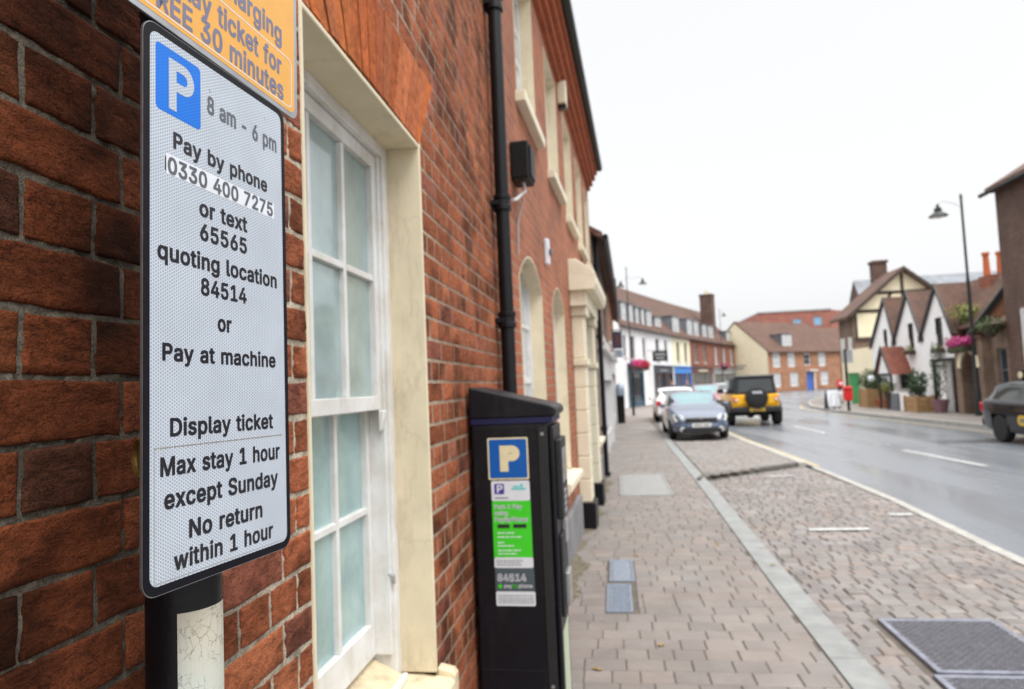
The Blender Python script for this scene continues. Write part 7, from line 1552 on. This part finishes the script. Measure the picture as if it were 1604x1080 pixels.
mb.build('timber_frame', M['timber'], TH)
mb = MB()
for s_ in (0, Wt):
    ex = s_-(Wt/2-s_)*.13; ez = He-(Hr-He)*.13
    mb.prism([(ex,ez-.05),(Wt/2,Hr-.02),(Wt/2,Hr+.2),(ex,ez+.18)], 1, -.44, -.36)
mb.build('bargeboard', M['timber'], TH)
mb = MB(); mb.box(2.35,3.1,2.9,3.6,5.8,8.35); mb.box(2.28,3.17,2.83,3.67,8.35,8.5); mb.build('chimney', M['brick_dark'], TH)
mb = MB(); mb.box(-.05,.0-.003,.4,1.0,2.2,3.8); mb.build('window', M['white_paint'], TH)
mb = MB(); mb.box(-.05,-.003,1.6,2.3,2.2,3.8); mb.build('window', M['white_paint'], TH)
# slate-roofed house behind
house('slate_roofed_house', 'grey slate roof showing behind the timber gable and the pub', (18.7,46.0), 0, 9, 6, 5.6, 7.95, 'brick_red', 'slate', ridge_y=3)
house('slate_roofed_annexe', 'small slate roof left of the brick chimney behind the timber gable', (16.95,47.3), 0, 1.5, 2.2, 6.4, 7.8, 'brick_dark', 'slate', ridge_y=1.1)
# lean-to with green gate
t = thing('side_passage', 'cream passage wall with a green wooden gate left of the pub', 'wall', (PX+.1, 40.6, 0), R(-90))
mb = MB(); wall_front(mb, 4.75, 3.0, [(.7,2.6,0,1.75)], depth=.2); mb.poly([(0,.2,3.0),(0,0,3.0),(4.75,0,3.0),(4.75,.2,3.0)]); mb.poly([(0,0,0),(0,0,3),(0,.2,3),(0,.2,0)]); mb.build('wall', M['cream_render'], t)
mb = MB(); 
for k in range(10): mb.box(.72+k*.187, .72+k*.187+.18, .08, .12, .05, 1.73)
mb.build('gate', M['green_paint'], t)

# planters, pots, boards
def planter(label, loc, w, d, h, plant, r, n, group):
    t = thing('planter', label, 'planter', loc, R(-90), group)
    mb = MB()
    for k in range(3):
        mb.box(-w/2,w/2,-d/2,-d/2+.04,h*k/3+.01,h*(k+1)/3-.01); mb.box(-w/2,w/2,d/2-.04,d/2,h*k/3+.01,h*(k+1)/3-.01); mb.box(-w/2,-w/2+.04,-d/2+.04,d/2-.04,h*k/3+.01,h*(k+1)/3-.01); mb.box(w/2-.04,w/2,-d/2+.04,d/2-.04,h*k/3+.01,h*(k+1)/3-.01)
    for sx in (-1,1):
        for sy in (-1,1): mb.box(sx*w/2-.04,sx*w/2+.04,sy*d/2-.04,sy*d/2+.04,0,h+.03)
    mb.box(-w/2+.04,w/2-.04,-d/2+.04,d/2-.04,.02,h-.06); mb.build('box', M['wood'], t)
    mb = MB(); leaves(mb, (0,0,h+r[2]*.8), r, n, .12); leaves(mb, (0,0,h+r[2]*.7), tuple(q*.8 for q in r), n//2, .12, 1); mb.build('shrub', [M[plant], M['leaf_d']], t, recalc=False)
    return t
GP = 'planters outside the pub'
planter('wooden planter with a clipped dark shrub beside the pub door', (12.6,29.25,.094), 1.1,.6,.62, 'leaf_d', (.42,.42,.62), 520, GP)
planter('wooden planter with a loose bush near the green gate', (12.75,34.7,.094), 1.0,.7,.85, 'leaf', (.7,.6,.55), 620, GP)
def pot(label, loc, r, h, m, pr, ph, n, plant, group):
    t = thing('plant_pot', label, 'plant pot', loc, 0, group)
    mb = MB(); mb.lathe([(r*.7,0),(r,h*.85),(r*1.1,h*.87),(r*1.1,h),(r*.9,h),(r*.88,h*.9)], 16); mb.build('pot', M[m], t, smooth=True)
    mb = MB(); mb.tube([(0,0,h*.8),(0,0,h+ph*.5)], .02, 6); mb.build('stem', M['timber'], t)
    mb = MB(); leaves(mb, (0,0,h+ph*.55), (pr,pr,ph*.55), n, .1); mb.build('plant', M[plant], t, recalc=False)
pot('terracotta pot with a slim green shrub, left one at the pub porch', (12.95,34.3,.094), .24,.36,'terracotta', .16,1.15,200,'leaf',GP)
pot('terracotta pot with a slim green shrub, right one at the pub porch', (12.85,33.1,.094), .24,.36,'terracotta', .16,1.15,200,'leaf',GP)
pot('mauve pot with a tall climbing plant beside the pub doorway', (12.85,28.0,.094), .28,.5,'mauve_pot', .30,2.0,380,'leaf_d',GP)
pot('pot with a round yellow green bush on the low white wall of the pub', (12.5,31.9,.094), .18,.75,'timber', .38,.42,220,'leaf_y',GP)
t = thing('chalkboard', 'dark chalkboard leaning at the foot of the pub wall', 'board', (12.35,30.9,.094), R(-90))
mb = MB(); mb.prism([(-.06,0),(.0,.72),(.03,.72),(-.02,0)], 0, -.36, .36); mb.build('board', M['ink_grey'], t)
mb = MB(); mb.prism([(.16,0),(.03,.70),(.055,.70),(.2,0)], 0, -.34, .34); mb.build('leg', M['timber'], t)
t = thing('pavement_sign', 'white pavement A board with a dark frame at the far kerb', 'sign board', (10.95,34.6,.094), R(8))
mb = MB()
for s_ in (-1, 1): mb.prism([(s_*.22,0),(s_*.03,.92),(s_*.0,.92),(s_*.18,0)], 0, -.31, .31)
mb.build('frame', M['ink_grey'], t)
mb = MB(); mb.prism([(-.205,.10),(-.04,.88),(-.052,.88),(-.217,.10)], 0, -.27, .27); mb.build('panel', M['white_flat'], t)
t = thing('post_box', 'red box mounted on a dark post at the right kerb', 'post box', (10.72,31.6,.094))
mb = MB(); mb.tube([(0,0,0),(0,0,2.7)], .06, 10); mb.build('post', M['lamp_black'], t, smooth=True)
mb = MB(); mb.box(-.24,.12,-.30,-.07,.46,1.08); bx = mb.build('box', M['red'], t, bevel=.05)
mb = MB(); mb.box(-.2,.06,-.308,-.3,.92,.96); mb.build('slot', M['ink'], bx)
mb = MB(); mb.box(-.12,.3,-.03,.03,2.1,2.65); mb.build('plate', M['grey_paint'], t)
for i, (x, y, lb) in enumerate(((10.75,32.3,'pale metal cycle hoop beside the red box, nearer one'),(10.8,33.3,'pale metal cycle hoop beside the white A board, farther one'))):
    mb = MB(); mb.tube([(-.3,0,-.05),(-.3,0,.6),(-.22,0,.75),(.22,0,.75),(.3,0,.6),(.3,0,-.05)], .03, 8)
    o = mb.build('cycle_hoop', M['pale_grey'], None, smooth=True); o.location = (x, y, .094); tag(o, lb, 'cycle stand', 'cycle hoops on the right pavement')
t = thing('road_barrier', 'red and white roadworks barrier at the far bend', 'barrier', (26.0,79.5,0), R(20))
mb = MB(); mb.box(-1.2,1.2,-.04,.04,.35,1.05); mb.build('panel', M['red'], t)
mb = MB(); mb.box(-1.0,1.0,-.05,.05,.6,.8); mb.build('white_band', M['white_flat'], t)
mb = MB(); mb.box(-1.0,-.9,-.3,.3,0,.35); mb.box(.9,1.0,-.3,.3,0,.35); mb.build('foot', M['trim'], t)

# street lamps
def lamp(label, loc, h, arms, r=.055, k=1.0):
    t = thing('street_lamp', label, 'street lamp', loc, 0, 'black street lamps with bell lanterns')
    mb = MB(); mb.lathe([(r*1.9,0),(r*1.9,.9),(r*1.25,1.0),(r*1.2,2.4),(r*1.0,2.5),(r*.95,h*.6),(r*.7,h*.62),(r*.6,h-.15),(r*.9,h-.12),(r*.3,h)], 14); mb.build('column', M['lamp_black'], t, smooth=True)
    for (dx, dy, dz) in arms:
        mb = MB(); l = math.hypot(dx, dy)
        mb.tube([(0,0,h-.5),(dx*.3,dy*.3,h-.22+dz),(dx*.75,dy*.75,h-.12+dz),(dx,dy,h-.2+dz)], .007, 6); mb.build('bracket', M['lamp_black'], t, smooth=True)
        mb = MB(); z = h-.2+dz
        mb.lathe([(q*k,z-w*k) for q, w in ((.02,0),(.05,.05),(.05,.12),(.12,.16),(.12,.28),(.16,.31),(.30,.42),(.31,.45),(.26,.45))], 16, (dx,dy,0)); ln = mb.build('lantern', M['lamp_black'], t, smooth=True)
        mb = MB(); mb.ball((dx,dy,z-.44*k), (.2*k,.2*k,.07*k), 6); mb.build('diffuser', M['lens_clear'], ln, smooth=True)
lamp('tall black lamp post with one bell lantern in front of the brick arch', (13.0,25.6,.094), 7.75, [(-.80,-.05,-.12)], .062)
lamp('black lamp post with two lanterns on the left pavement by the white shop', (1.62,36.0,.016), 7.8, [(.82,.1,-.45),(-.32,.0,-.55)], .036, .72)
lamp('small distant lamp post near the tall terrace chimney', (10.25,62.0,0), 7.9, [(.35,.0,-.15)], .035, .72)

# ================================================================ cars (local: +x forward, z up, origin on the road under the middle)
def cr(xs, ys, x):
    return np.interp(x, xs, ys)
def smooth_curve(pts, x):
    xs = np.array([p[0] for p in pts], float); ys = np.array([p[1] for p in pts], float)
    y = np.interp(x, xs, ys); k = np.ones(5)/5
    yp = np.concatenate([[y[0]]*2, y, [y[-1]]*2]); return np.convolve(yp, k, 'valid')
def car(name, label, cat, loc, rz, paint, L=4.5, W=1.77, H=1.46, belt=.92, hood=.88, nose=.66, cowl=.95, wsr=.15, rsr=-1.35, rbase=-1.95, tail=.98, glass='car_glass', front_glass=None, wheel_r=.315, wb=2.6, group='cars in the road', plate_f='plate_white', plate_r='plate_yellow', rise=0, tailz=.62, extras=None, rim='alloy'):
    """cowl: x of windscreen foot, wsr: x of its head; rsr/rbase: x of the rear screen head and foot"""
    t = thing(name, label, cat, loc, rz, group)
    hl, hw = L/2, W/2
    nx = 72
    X = np.linspace(-hl, hl, nx)
    ztop = smooth_curve([(-hl,tailz+.1),(-hl+.06,tail-.05),(-hl+.25,tail),(rbase,tail),(cowl,belt+.03),(cowl+.3,hood+.05),(hl-.55,hood-.03),(hl-.18,nose+.07),(hl-.03,nose-.06),(hl,nose-.14)], X)
    zroof = smooth_curve([(-hl,0),(rbase-.02,tail),(rsr,H-.05),(rsr+.5,H),(wsr-.5,H),(wsr,H-.035),(cowl,belt+.03),(hl,0)], X)
    zroof = np.maximum(zroof, ztop)
    hwid = smooth_curve([(-hl,hw*.80),(-hl+.12,hw*.92),(-hl+.7,hw*.99),(0,hw),(hl-.9,hw*.985),(hl-.3,hw*.88),(hl-.05,hw*.72),(hl,hw*.66)], X)
    zbot = smooth_curve([(-hl,.36),(-hl+.3,.24),(0,.19),(hl-.3,.2),(hl,.26)], X)
    rows = []
    for i, x in enumerate(X):
        w, zt, zr, zb = hwid[i], ztop[i], zroof[i], zbot[i]
        g = max(0.0, min(1.0, (zr-zt)/.35)); wr = w*(.80-.06*0)
        zm = zb+(zt-zb)*.55
        half = [(0,zb),(w*.8,zb),(w*.95,zb+.05),(w*.985,zb+(zm-zb)*.5),(w,zm),(w*.995,zt-.10),(w*.975,zt-.035),(w*.93,zt+.0),
                (w*(.93-.07*g)-.0*(1-g)-(1-g)*w*.13, zt+(zr-zt)*.45+(1-g)*.012), (w*(.86-.07*g)-(1-g)*w*.26, zt+(zr-zt)*.86+(1-g)*.020),
                (w*(.74-.0*g)-(1-g)*w*.30, zr-(.03*g)+(1-g)*.024), (w*.48-(1-g)*w*.14, zr-.004*g+(1-g)*.028), (0, zr+.004+(1-g)*.03)]
        rows.append(half)
    nh = len(rows[0])
    arch = wheel_r+.055
    wx = (-wb/2, wb/2)
    P = {'body':MB(),'windscreen':MB(),'rear_window':MB(),'side_window1':MB(),'side_window-1':MB()}
    def emit(k, q): P[k].poly(q)
    for i in range(nx-1):
        xm = (X[i]+X[i+1])/2
        for j in range(nh-1):
            a, b, c, d = rows[i][j], rows[i+1][j], rows[i+1][j+1], rows[i][j+1]
            zc = (a[1]+b[1]+c[1]+d[1])/4
            if any(math.hypot(xm-w_, zc-wheel_r) < arch for w_ in wx) and 1 <= j <= 6: continue
            tall = zroof[i]-ztop[i] > .05 or zroof[i+1]-ztop[i+1] > .05
            k = 'body'
            if tall and j in (7,8,9) :
                gx0, gx1 = rbase+.22+(.0 if j < 9 else .28), cowl-.16-(.30 if j == 9 else (.12 if j == 8 else 0))
                bp = (rsr+.5+wsr)/2
                if j in (8, ) or j == 7:
                    if gx0 < xm < gx1 and abs(xm-(-.12)) > .05: k = 'side_window'
            if tall and j >= 10:
                if wsr+.02 < xm < cowl-.02: k = 'windscreen'
                if rbase+.08 < xm < rsr-.02: k = 'rear_window'
            for s in (1, -1):
                q = [(X[i],s*a[0],a[1]),(X[i+1],s*b[0],b[1]),(X[i+1],s*c[0],c[1]),(X[i],s*d[0],d[1])]
                emit(k+str(s) if k == 'side_window' else k, q)
    for e_ in (0, nx-1):
        r = rows[e_]; P['body'].poly([(X[e_],p[0],p[1]) for p in r]+[(X[e_],-p[0],p[1]) for p in reversed(r[1:-1])])
    def weld(o):
        bm = bmesh.new(); bm.from_mesh(o.data); bmesh.ops.remove_doubles(bm, verts=bm.verts, dist=.0005); bmesh.ops.recalc_face_normals(bm, faces=bm.faces); bm.to_mesh(o.data); bm.free()
        o.data.polygons.foreach_set('use_smooth', [True]*len(o.data.polygons)); return o
    body = weld(P['body'].build('body', M[paint], t))
    md = body.modifiers.new('edges', 'EDGE_SPLIT'); md.split_angle = R(50)
    weld(P['windscreen'].build('windscreen', M[front_glass or glass], t)); weld(P['rear_window'].build('rear_window', M[glass], t))
    for s in (1, -1): weld(P['side_window%d' % s].build('side_window', M[glass], t))
    mb = MB(); mb.box(-hl+.25,hl-.35,-hw*.82,hw*.82,.26,.60); mb.box(rbase+.3,cowl-.3,-hw*.7,hw*.7,.6,belt-.05); mb.build('underbody', M['trim'], t)
    for w_ in wx:
        for s in (1, -1): wheel(t, (w_, s*(hw-.115), wheel_r), wheel_r, s, rim)
    mb = MB(); mb.tube([(hl-.34,-hw*.84,.44),(hl-.06,-hw*.66,.42),(hl+.012,-.35,.42),(hl+.015,.35,.42),(hl-.06,hw*.66,.42),(hl-.34,hw*.84,.44)], .085, 8); mb.build('front_bumper', M[paint], t, smooth=True)
    mb = MB(); mb.box(hl-.1,hl+.075,-.55,.55,.24,.37); mb.build('air_intake', M['trim'], t, bevel=.01)
    mb = MB(); mb.prism([(hl-.14,.52),(hl+.012,.52),(hl-.0,.63),(hl-.06,.66)], 1, -.44, .44); gr_ = mb.build('grille', M['trim'], t)
    mb = MB(); mb.box(hl-.02,hl+.022,-.45,.45,.645,.668); mb.lathe([(.045,0),(.05,.01),(.03,.018)], 12, (hl+.0,0,.66), axis='x'); mb.build('grille_trim', M['steel'], gr_)
    for s in (1, -1):
        mb = MB(); mb.add([(hl-.055,s*.42,.545),(hl-.20,s*hw*.80,.565),(hl-.42,s*hw*.905,.64),(hl-.38,s*hw*.86,.715),(hl-.20,s*hw*.60,.70),(hl-.085,s*.44,.655),(hl-.2,s*.42,.60),(hl-.35,s*.6,.65)], [(0,1,5),(1,4,5),(1,2,3,4),(0,5,6),(5,4,7,6),(4,3,7),(0,6,7,1),(1,7,3,2)])
        mb.v = [(p[0]+.045,p[1]*1.03,(p[2]-.63)*1.3+.645) for p in mb.v]
        mb.build('headlight', M['lens_clear'], t)
        mb = MB(); mb.lathe([(.08,0),(.085,.03),(.03,.05)], 14, (hl+.0,s*hw*.60,.33), axis='x'); mb.build('fog_light', M['lens_clear'], t)
        mb = MB(); mb.box(-hl-.012,-hl+.25,s*hw*.66 if s > 0 else -hw*.90,s*hw*.90 if s > 0 else -hw*.66,tail-.33,tail-.10); 
        mb.build('tail_light', M['lens_red'], t, bevel=.03)
        mb = MB(); mb.ball((cowl-.25, s*(hw+.09), belt+.06), (.06,.10,.065), 6); mb.build('door_mirror', M[paint], t, smooth=True)
        mb = MB(); mb.box(-.95,-.78,s*hw*1.0-.004 if s>0 else -hw-.012,s*hw+.012 if s>0 else -hw+.004,.80,.83); mb.box(.25,.42,s*hw*1.0-.004 if s>0 else -hw-.012,s*hw+.012 if s>0 else -hw+.004,.80,.83); mb.build('door_handle', M[paint], t)
    def plate(x, z, m, nm, sgn):
        mb = MB(); mb.box(x-.008,x+.008,-.26,.26,z-.055,z+.055); o = mb.build('number_plate', M[m], t)
        c = MB(); y = -.21
        while y < .2:
            c.box(x+sgn*.008, x+sgn*.0095, y, y+.035, z-.03, z+.03); y += .058 if abs(y+.02) > .03 else .085
        c.build('plate_lettering', M['ink_grey'], o)
    plate(hl+.09, .455, plate_f, 'front', 1); plate(-hl-.02, tail-.30, plate_r, 'rear', -1)
    mb = MB(); mb.box(-hl-.035,-hl+.2,-hw*.86,hw*.86,.33,.52); mb.build('rear_bumper', M[paint], t, bevel=.04)
    return t
def wheel(t, c, r, s, rim='alloy', w=.20, tyre='rubber'):
    mb = MB(); prof = [(r*.66,-w/2),(r*.95,-w/2),(r,-w*.36),(r,w*.36),(r*.95,w/2),(r*.66,w/2)]
    mb.lathe(prof, 28, (0,0,0), axis='y'); mb.v = [(p[0]+c[0],p[1]+c[1],p[2]+c[2]) for p in mb.v]
    wo = mb.build('wheel', M[tyre], t, smooth=True)
    mb = MB(); y = s*w*.36
    mb.lathe([(r*.68,y-.01),(r*.68,y+.012*s),(r*.60,y+.02*s),(r*.58,y-.01)], 24, (0,0,0), axis='y')
    for k in range(5):
        a = 2*math.pi*k/5+.3; ca, sa = math.cos(a), math.sin(a)
        q = [(-.035,.05),(.035,.05),(.028,r*.62),(-.028,r*.62)]
        pts = [(ca*v-sa*u, sa*v+ca*u) for u, v in q]
        mb.prism(pts, 1, y-.012, y+.012)
    mb.lathe([(.07,y-.02),(.07,y+.016*s),(.02,y+.02*s)], 14, (0,0,0), axis='y')
    mb.v = [(p[0]+c[0],p[1]+c[1],p[2]+c[2]) for p in mb.v]
    mb.build('rim', M[rim], wo)
RZ = -.02   # road level
NC = car('parked_car', 'dark navy car parked nose towards the camera in the bay', 'car', (3.06,22.3,-.012), R(-90), 'car_navy', H=1.39, W=1.70, front_glass='screen_teal', tail=.98)
WC = car('parked_car', 'white hatchback parked behind the navy car', 'car', (3.28,31.3,-.012), R(88), 'car_white', L=4.3, W=1.82, H=1.47, tail=1.02, rsr=-1.62, rbase=-2.0, wheel_r=.33)
RC = car('moving_car', 'dark red car with a pale green windscreen far along the left lane', 'car', (5.75,39.5,RZ), R(-92), 'car_red', L=4.1, W=1.74, H=1.48, front_glass='screen_teal')
SC_ = car('moving_car', 'small silver car ahead of the yellow off roader', 'car', (7.2,43.5,RZ), R(80), 'car_silver', L=4.0, W=1.7, H=1.5, tail=1.0, rsr=-1.5, rbase=-1.85)
TX = car('taxi', 'black estate car with a roof sign cut by the right edge', 'taxi', (10.36,16.1,RZ), R(-91), 'car_black', L=4.75, W=1.82, H=1.42, tail=1.0, rsr=-1.75, rbase=-2.2, wb=2.75, wheel_r=.325, group='cars in the road', rim='alloy')
mb = MB(); mb.prism([(-1.35,1.395),(-1.15,1.395),(-1.18,1.66),(-1.32,1.66)], 1, -.42, .42); rs = mb.build('roof_sign', M['black_box'], TX, bevel=.015)
mb = MB(); mb.lathe([(.085,-.43),(.085,-.415)], 16, (-1.25,0,1.54), axis='y'); mb.lathe([(.075,-1.345),(.075,-1.335)], 16, (0,-.25,1.54), axis='x'); mb.build('emblem', M['cream_sticker'], rs)
mb = MB(); mb.prism(rrect(-.55,-.05,.44,.66,.1,4), 1, -.916, -.905); mb.prism(rrect(-.47,-.13,.5,.6,.04,4), 1, -.919, -.916, 1); mb.build('door_emblem', [M['plate_yellow'], M['dirt_line']], TX)
# yellow off-roader
JP = thing('off_roader', 'yellow boxy off roader with a rear mounted spare wheel driving away', 'car', (5.78,27.75,RZ), R(88), 'cars in the road')
hw = .80
mb = MB(); mb.prism([(-2.0,.62),(1.95,.62),(2.0,.80),(1.98,1.06),(.75,1.12),(-2.02,1.14),(-2.04,.8)], 1, -hw, hw); mb.build('body', M['car_yellow'], JP, bevel=.05)
mb = MB(); mb.prism([(-2.0,1.14),(.72,1.12),(.40,1.74),(-1.92,1.77)], 1, -hw+.06, hw-.06)
mb.v = [(p[0], p[1]*(1-.09*max(0,(p[2]-1.14)/.6)), p[2]) for p in mb.v]; mb.build('hard_top', M['trim'], JP, bevel=.03)
mb = MB(); mb.prism([(-1.97,1.735),(.44,1.715),(.40,1.80),(-1.94,1.83)], 1, -hw+.10, hw-.10); mb.build('roof_panel', M['car_black'], JP, bevel=.03)
mb = MB(); mb.poly([(-2.012,-.60,1.22),(-2.012,.60,1.22),(-1.955,.55,1.68),(-1.955,-.55,1.68)]); mb.build('rear_window', M['car_glass'], JP)
for s in (1,-1):
    mb = MB(); y0 = s*(hw-.052)
    mb.poly([(-1.8,s*(hw-.052),1.2),(-.75,s*(hw-.052),1.2),(-.75,s*(hw-.098),1.68),(-1.75,s*(hw-.098),1.68)]); mb.poly([(-.6,s*(hw-.052),1.2),(.55,s*(hw-.052),1.2),(.32,s*(hw-.098),1.68),(-.6,s*(hw-.098),1.68)]); mb.build('side_window', M['car_glass'], JP)
    for x in (-1.22, 1.25):
        wheel(JP, (x, s*(hw+.02), .405), .405, s, 'plinth', w=.27)
        mb = MB(); pts = [(x+.52*math.cos(R(a)), .40+.50*math.sin(R(a))) for a in range(10, 171, 16)]; pi_ = [(x+.45*math.cos(R(a)), .40+.43*math.sin(R(a))) for a in range(170, 9, -16)]
        mb.prism(pts+pi_, 1, s*(hw-.05), s*(hw+.15)); mb.build('wheel_arch', M['trim'], JP)
    mb = MB(); mb.box(-2.075,-1.98, *sorted((s*.64, s*.77)), .86, 1.04); tl = mb.build('tail_light', M['lens_red'], JP, bevel=.02)
    mb = MB(); mb.box(-2.085,-2.07, *sorted((s*.645, s*.735)), .90, 1.0); mb.build('lamp_centre', M['lens_clear'], tl)
    mb = MB(); mb.box(-2.20,-2.1, *sorted((s*.55, s*.72)), .56, .62); mb.build('reflector', M['lens_red'], JP)
    mb = MB(); mb.box(.35,.48,*sorted((s*(hw+.02), s*(hw+.26))),1.16,1.34); mb.build('door_mirror', M['trim'], JP, bevel=.03)
mb = MB(); mb.box(-2.22,-1.98,-.80,.80,.50,.70); mb.build('rear_bumper', M['trim'], JP, bevel=.04)
mb = MB(); mb.box(1.95,2.2,-.78,.78,.50,.68); mb.build('front_bumper', M['trim'], JP, bevel=.04)
mb = MB(); mb.lathe([(.10,-2.34),(.33,-2.34),(.385,-2.30),(.385,-2.09),(.33,-2.06)], 28, (0,0,1.02), axis='x'); sw = mb.build('spare_wheel', M['rubber'], JP, smooth=True)
mb = MB()
for k in range(4): mb.box(-2.352,-2.342,-.16+k*.085,-.10+k*.085,1.17,1.25)
mb.build('cover_lettering', M['white_flat'], sw)
mb = MB(); mb.box(-2.236,-2.225,-.26,.26,.54,.66); np_ = mb.build('number_plate', M['plate_yellow'], JP)
mb = MB()
for k in range(7): mb.box(-2.238,-2.236,-.21+k*.06,-.175+k*.06,.57,.63)
mb.build('plate_lettering', M['ink_grey'], np_)
mb = MB(); mb.box(-1.9,1.9,-.45,.45,.44,.62); mb.tube([(-1.22,-.7,.40),(-1.22,.7,.40)], .07, 8); mb.tube([(1.25,-.7,.40),(1.25,.7,.40)], .07, 8); mb.ball((-1.22,.1,.40), (.16,.16,.16), 6); mb.build('chassis', M['trim'], JP)
mb = MB(); mb.box(.7,1.9,-.62,.62,1.05,1.16); mb.build('bonnet', M['car_yellow'], JP, bevel=.05)
for s in (1,-1):
    mb = MB(); mb.lathe([(.09,1.99),(.09,2.02)], 14, (0,s*.5,.92), axis='x'); mb.build('headlight', M['lens_clear'], JP)

# ================================================================ two people walking beyond the white car
def person(label, loc, rz, top, stride, bald, hairm='hair'):
    t = thing('person', label, 'person', loc, rz, 'people walking beyond the parked cars')
    s = stride
    J = {'pel':(0,0,.95,.135),'bel':(0,.01,1.10,.13),'che':(0,.02,1.32,.145),'nek':(0,.02,1.48,.06),'hd0':(0,.035,1.56,.07),'hd1':(0,.04,1.66,.098),'hd2':(0,.03,1.745,.07),
         'lhip':(.09,0,.90,.095),'lkne':(.10,.10*s,.50,.062),'lank':(.10,-.12*s,.09,.042),'ltoe':(.10,.04-.12*s,.04,.035),
         'rhip':(-.09,0,.90,.095),'rkne':(-.10,.06*s,.50,.062),'rank':(-.10,.22*s,.09,.042),'rtoe':(-.10,.38*s,.04,.035),
         'lsh':(.19,.01,1.40,.065),'lel':(.24,-.06*s,1.13,.046),'lwr':(.235,.06*s,.90,.033),
         'rsh':(-.19,.01,1.40,.065),'rel':(-.24,-.06,1.13,.046),'rwr':(-.235,.10,.90,.033)}
    E_ = [('pel','bel'),('bel','che'),('che','nek'),('nek','hd0'),('hd0','hd1'),('hd1','hd2'),('pel','lhip'),('lhip','lkne'),('lkne','lank'),('lank','ltoe'),('pel','rhip'),('rhip','rkne'),('rkne','rank'),('rank','rtoe'),('che','lsh'),('lsh','lel'),('lel','lwr'),('che','rsh'),('rsh','rel'),('rel','rwr')]
    for side, wr in ((1,'lwr'),(-1,'rwr')):            # palm, four fingers and a thumb
        w = J[wr]; J[wr+'p'] = (w[0], w[1]+.01, w[2]-.075, .03); E_.append((wr, wr+'p'))
        for k in range(4):
            a = (w[0]-side*.004, w[1]-.022+k*.016, w[2]-.115, .0095); b = (w[0]-side*.012, w[1]-.022+k*.017, w[2]-.15-.012*(k in (1,2)), .008)
            J[wr+'f%d' % k] = a; J[wr+'g%d' % k] = b; E_ += [(wr+'p', wr+'f%d' % k), (wr+'f%d' % k, wr+'g%d' % k)]
        J[wr+'t'] = (w[0]-side*.01, w[1]+.055, w[2]-.095, .010); E_.append((wr+'p', wr+'t'))
    keys = list(J); me = bpy.data.meshes.new('body'); me.from_pydata([J[k][:3] for k in keys], [(keys.index(a), keys.index(b)) for a, b in E_], [])
    o = bpy.data.objects.new('body', me); COL.objects.link(o); o.parent = t
    for m_ in (M['cloth_c'], M[top], M['skin']): me.materials.append(m_)
    md = o.modifiers.new('skin', 'SKIN'); o.modifiers.new('sub', 'SUBSURF').levels = 1
    if not me.skin_vertices: 
        bm = bmesh.new(); bm.from_mesh(me); bm.verts.layers.skin.verify(); bm.to_mesh(me); bm.free()
    for i, k in enumerate(keys):
        sv = me.skin_vertices[0].data[i]; sv.radius = (J[k][3], J[k][3]*(.8 if k in ('pel','bel','che') else 1)); sv.use_root = (k == 'pel')
    dg = bpy.context.evaluated_depsgraph_get(); dg.update()
    m2 = bpy.data.meshes.new_from_object(o.evaluated_get(dg)); o.modifiers.clear(); o.data = m2
    m2.materials.clear()
    for m_ in (M['cloth_c'], M[top], M['skin']): m2.materials.append(m_)
    for p in m2.polygons:
        c = p.center; p.use_smooth = True
        p.material_index = 2 if (c.z > 1.47 or (abs(c.x) > .2 and c.z < .90)) else (1 if c.z > .93 else 0)
    mb = MB()
    for sx in (1,-1):
        mb.ball((.036*sx,.128,1.665), (.013,.008,.008), 6)
    mb.build('eye', M['ink'], o)
    mb = MB(); mb.prism([(.125,1.66),(.165,1.625),(.125,1.615)], 0, -.013, .013); mb.build('nose', M['skin'], o)
    mb = MB(); mb.box(-.028,.028,.105,.132,1.578,1.588); mb.build('mouth', M['lens_red'], o)
    for sx in (1,-1):
        mb = MB(); mb.ball((.098*sx,.03,1.65), (.014,.025,.034), 6); mb.build('ear', M['skin'], o, smooth=True)
    mb = MB(); mb.ball((0,.012,1.70), (.108,.115,.10), 8); k_ = mb
    keep = [i for i, v in enumerate(k_.v)]
    hb = MB(); 
    for f in k_.f:
        c = sum((Vector(k_.v[i]) for i in f), Vector())/len(f)
        if c.z > 1.69+ (.03 if bald else 0) or c.y < -.03: hb.poly([k_.v[i] for i in f])
    hb.build('hair', M[hairm], t, smooth='all')
    return t
person('person in a dark blue jacket walking, left head above the white car', (4.25,43.0,.016), R(180), 'cloth_a', .8, False)
person('person in a grey green coat walking, right head above the white car', (5.35,45.0,.016), R(172), 'cloth_b', .7, True)
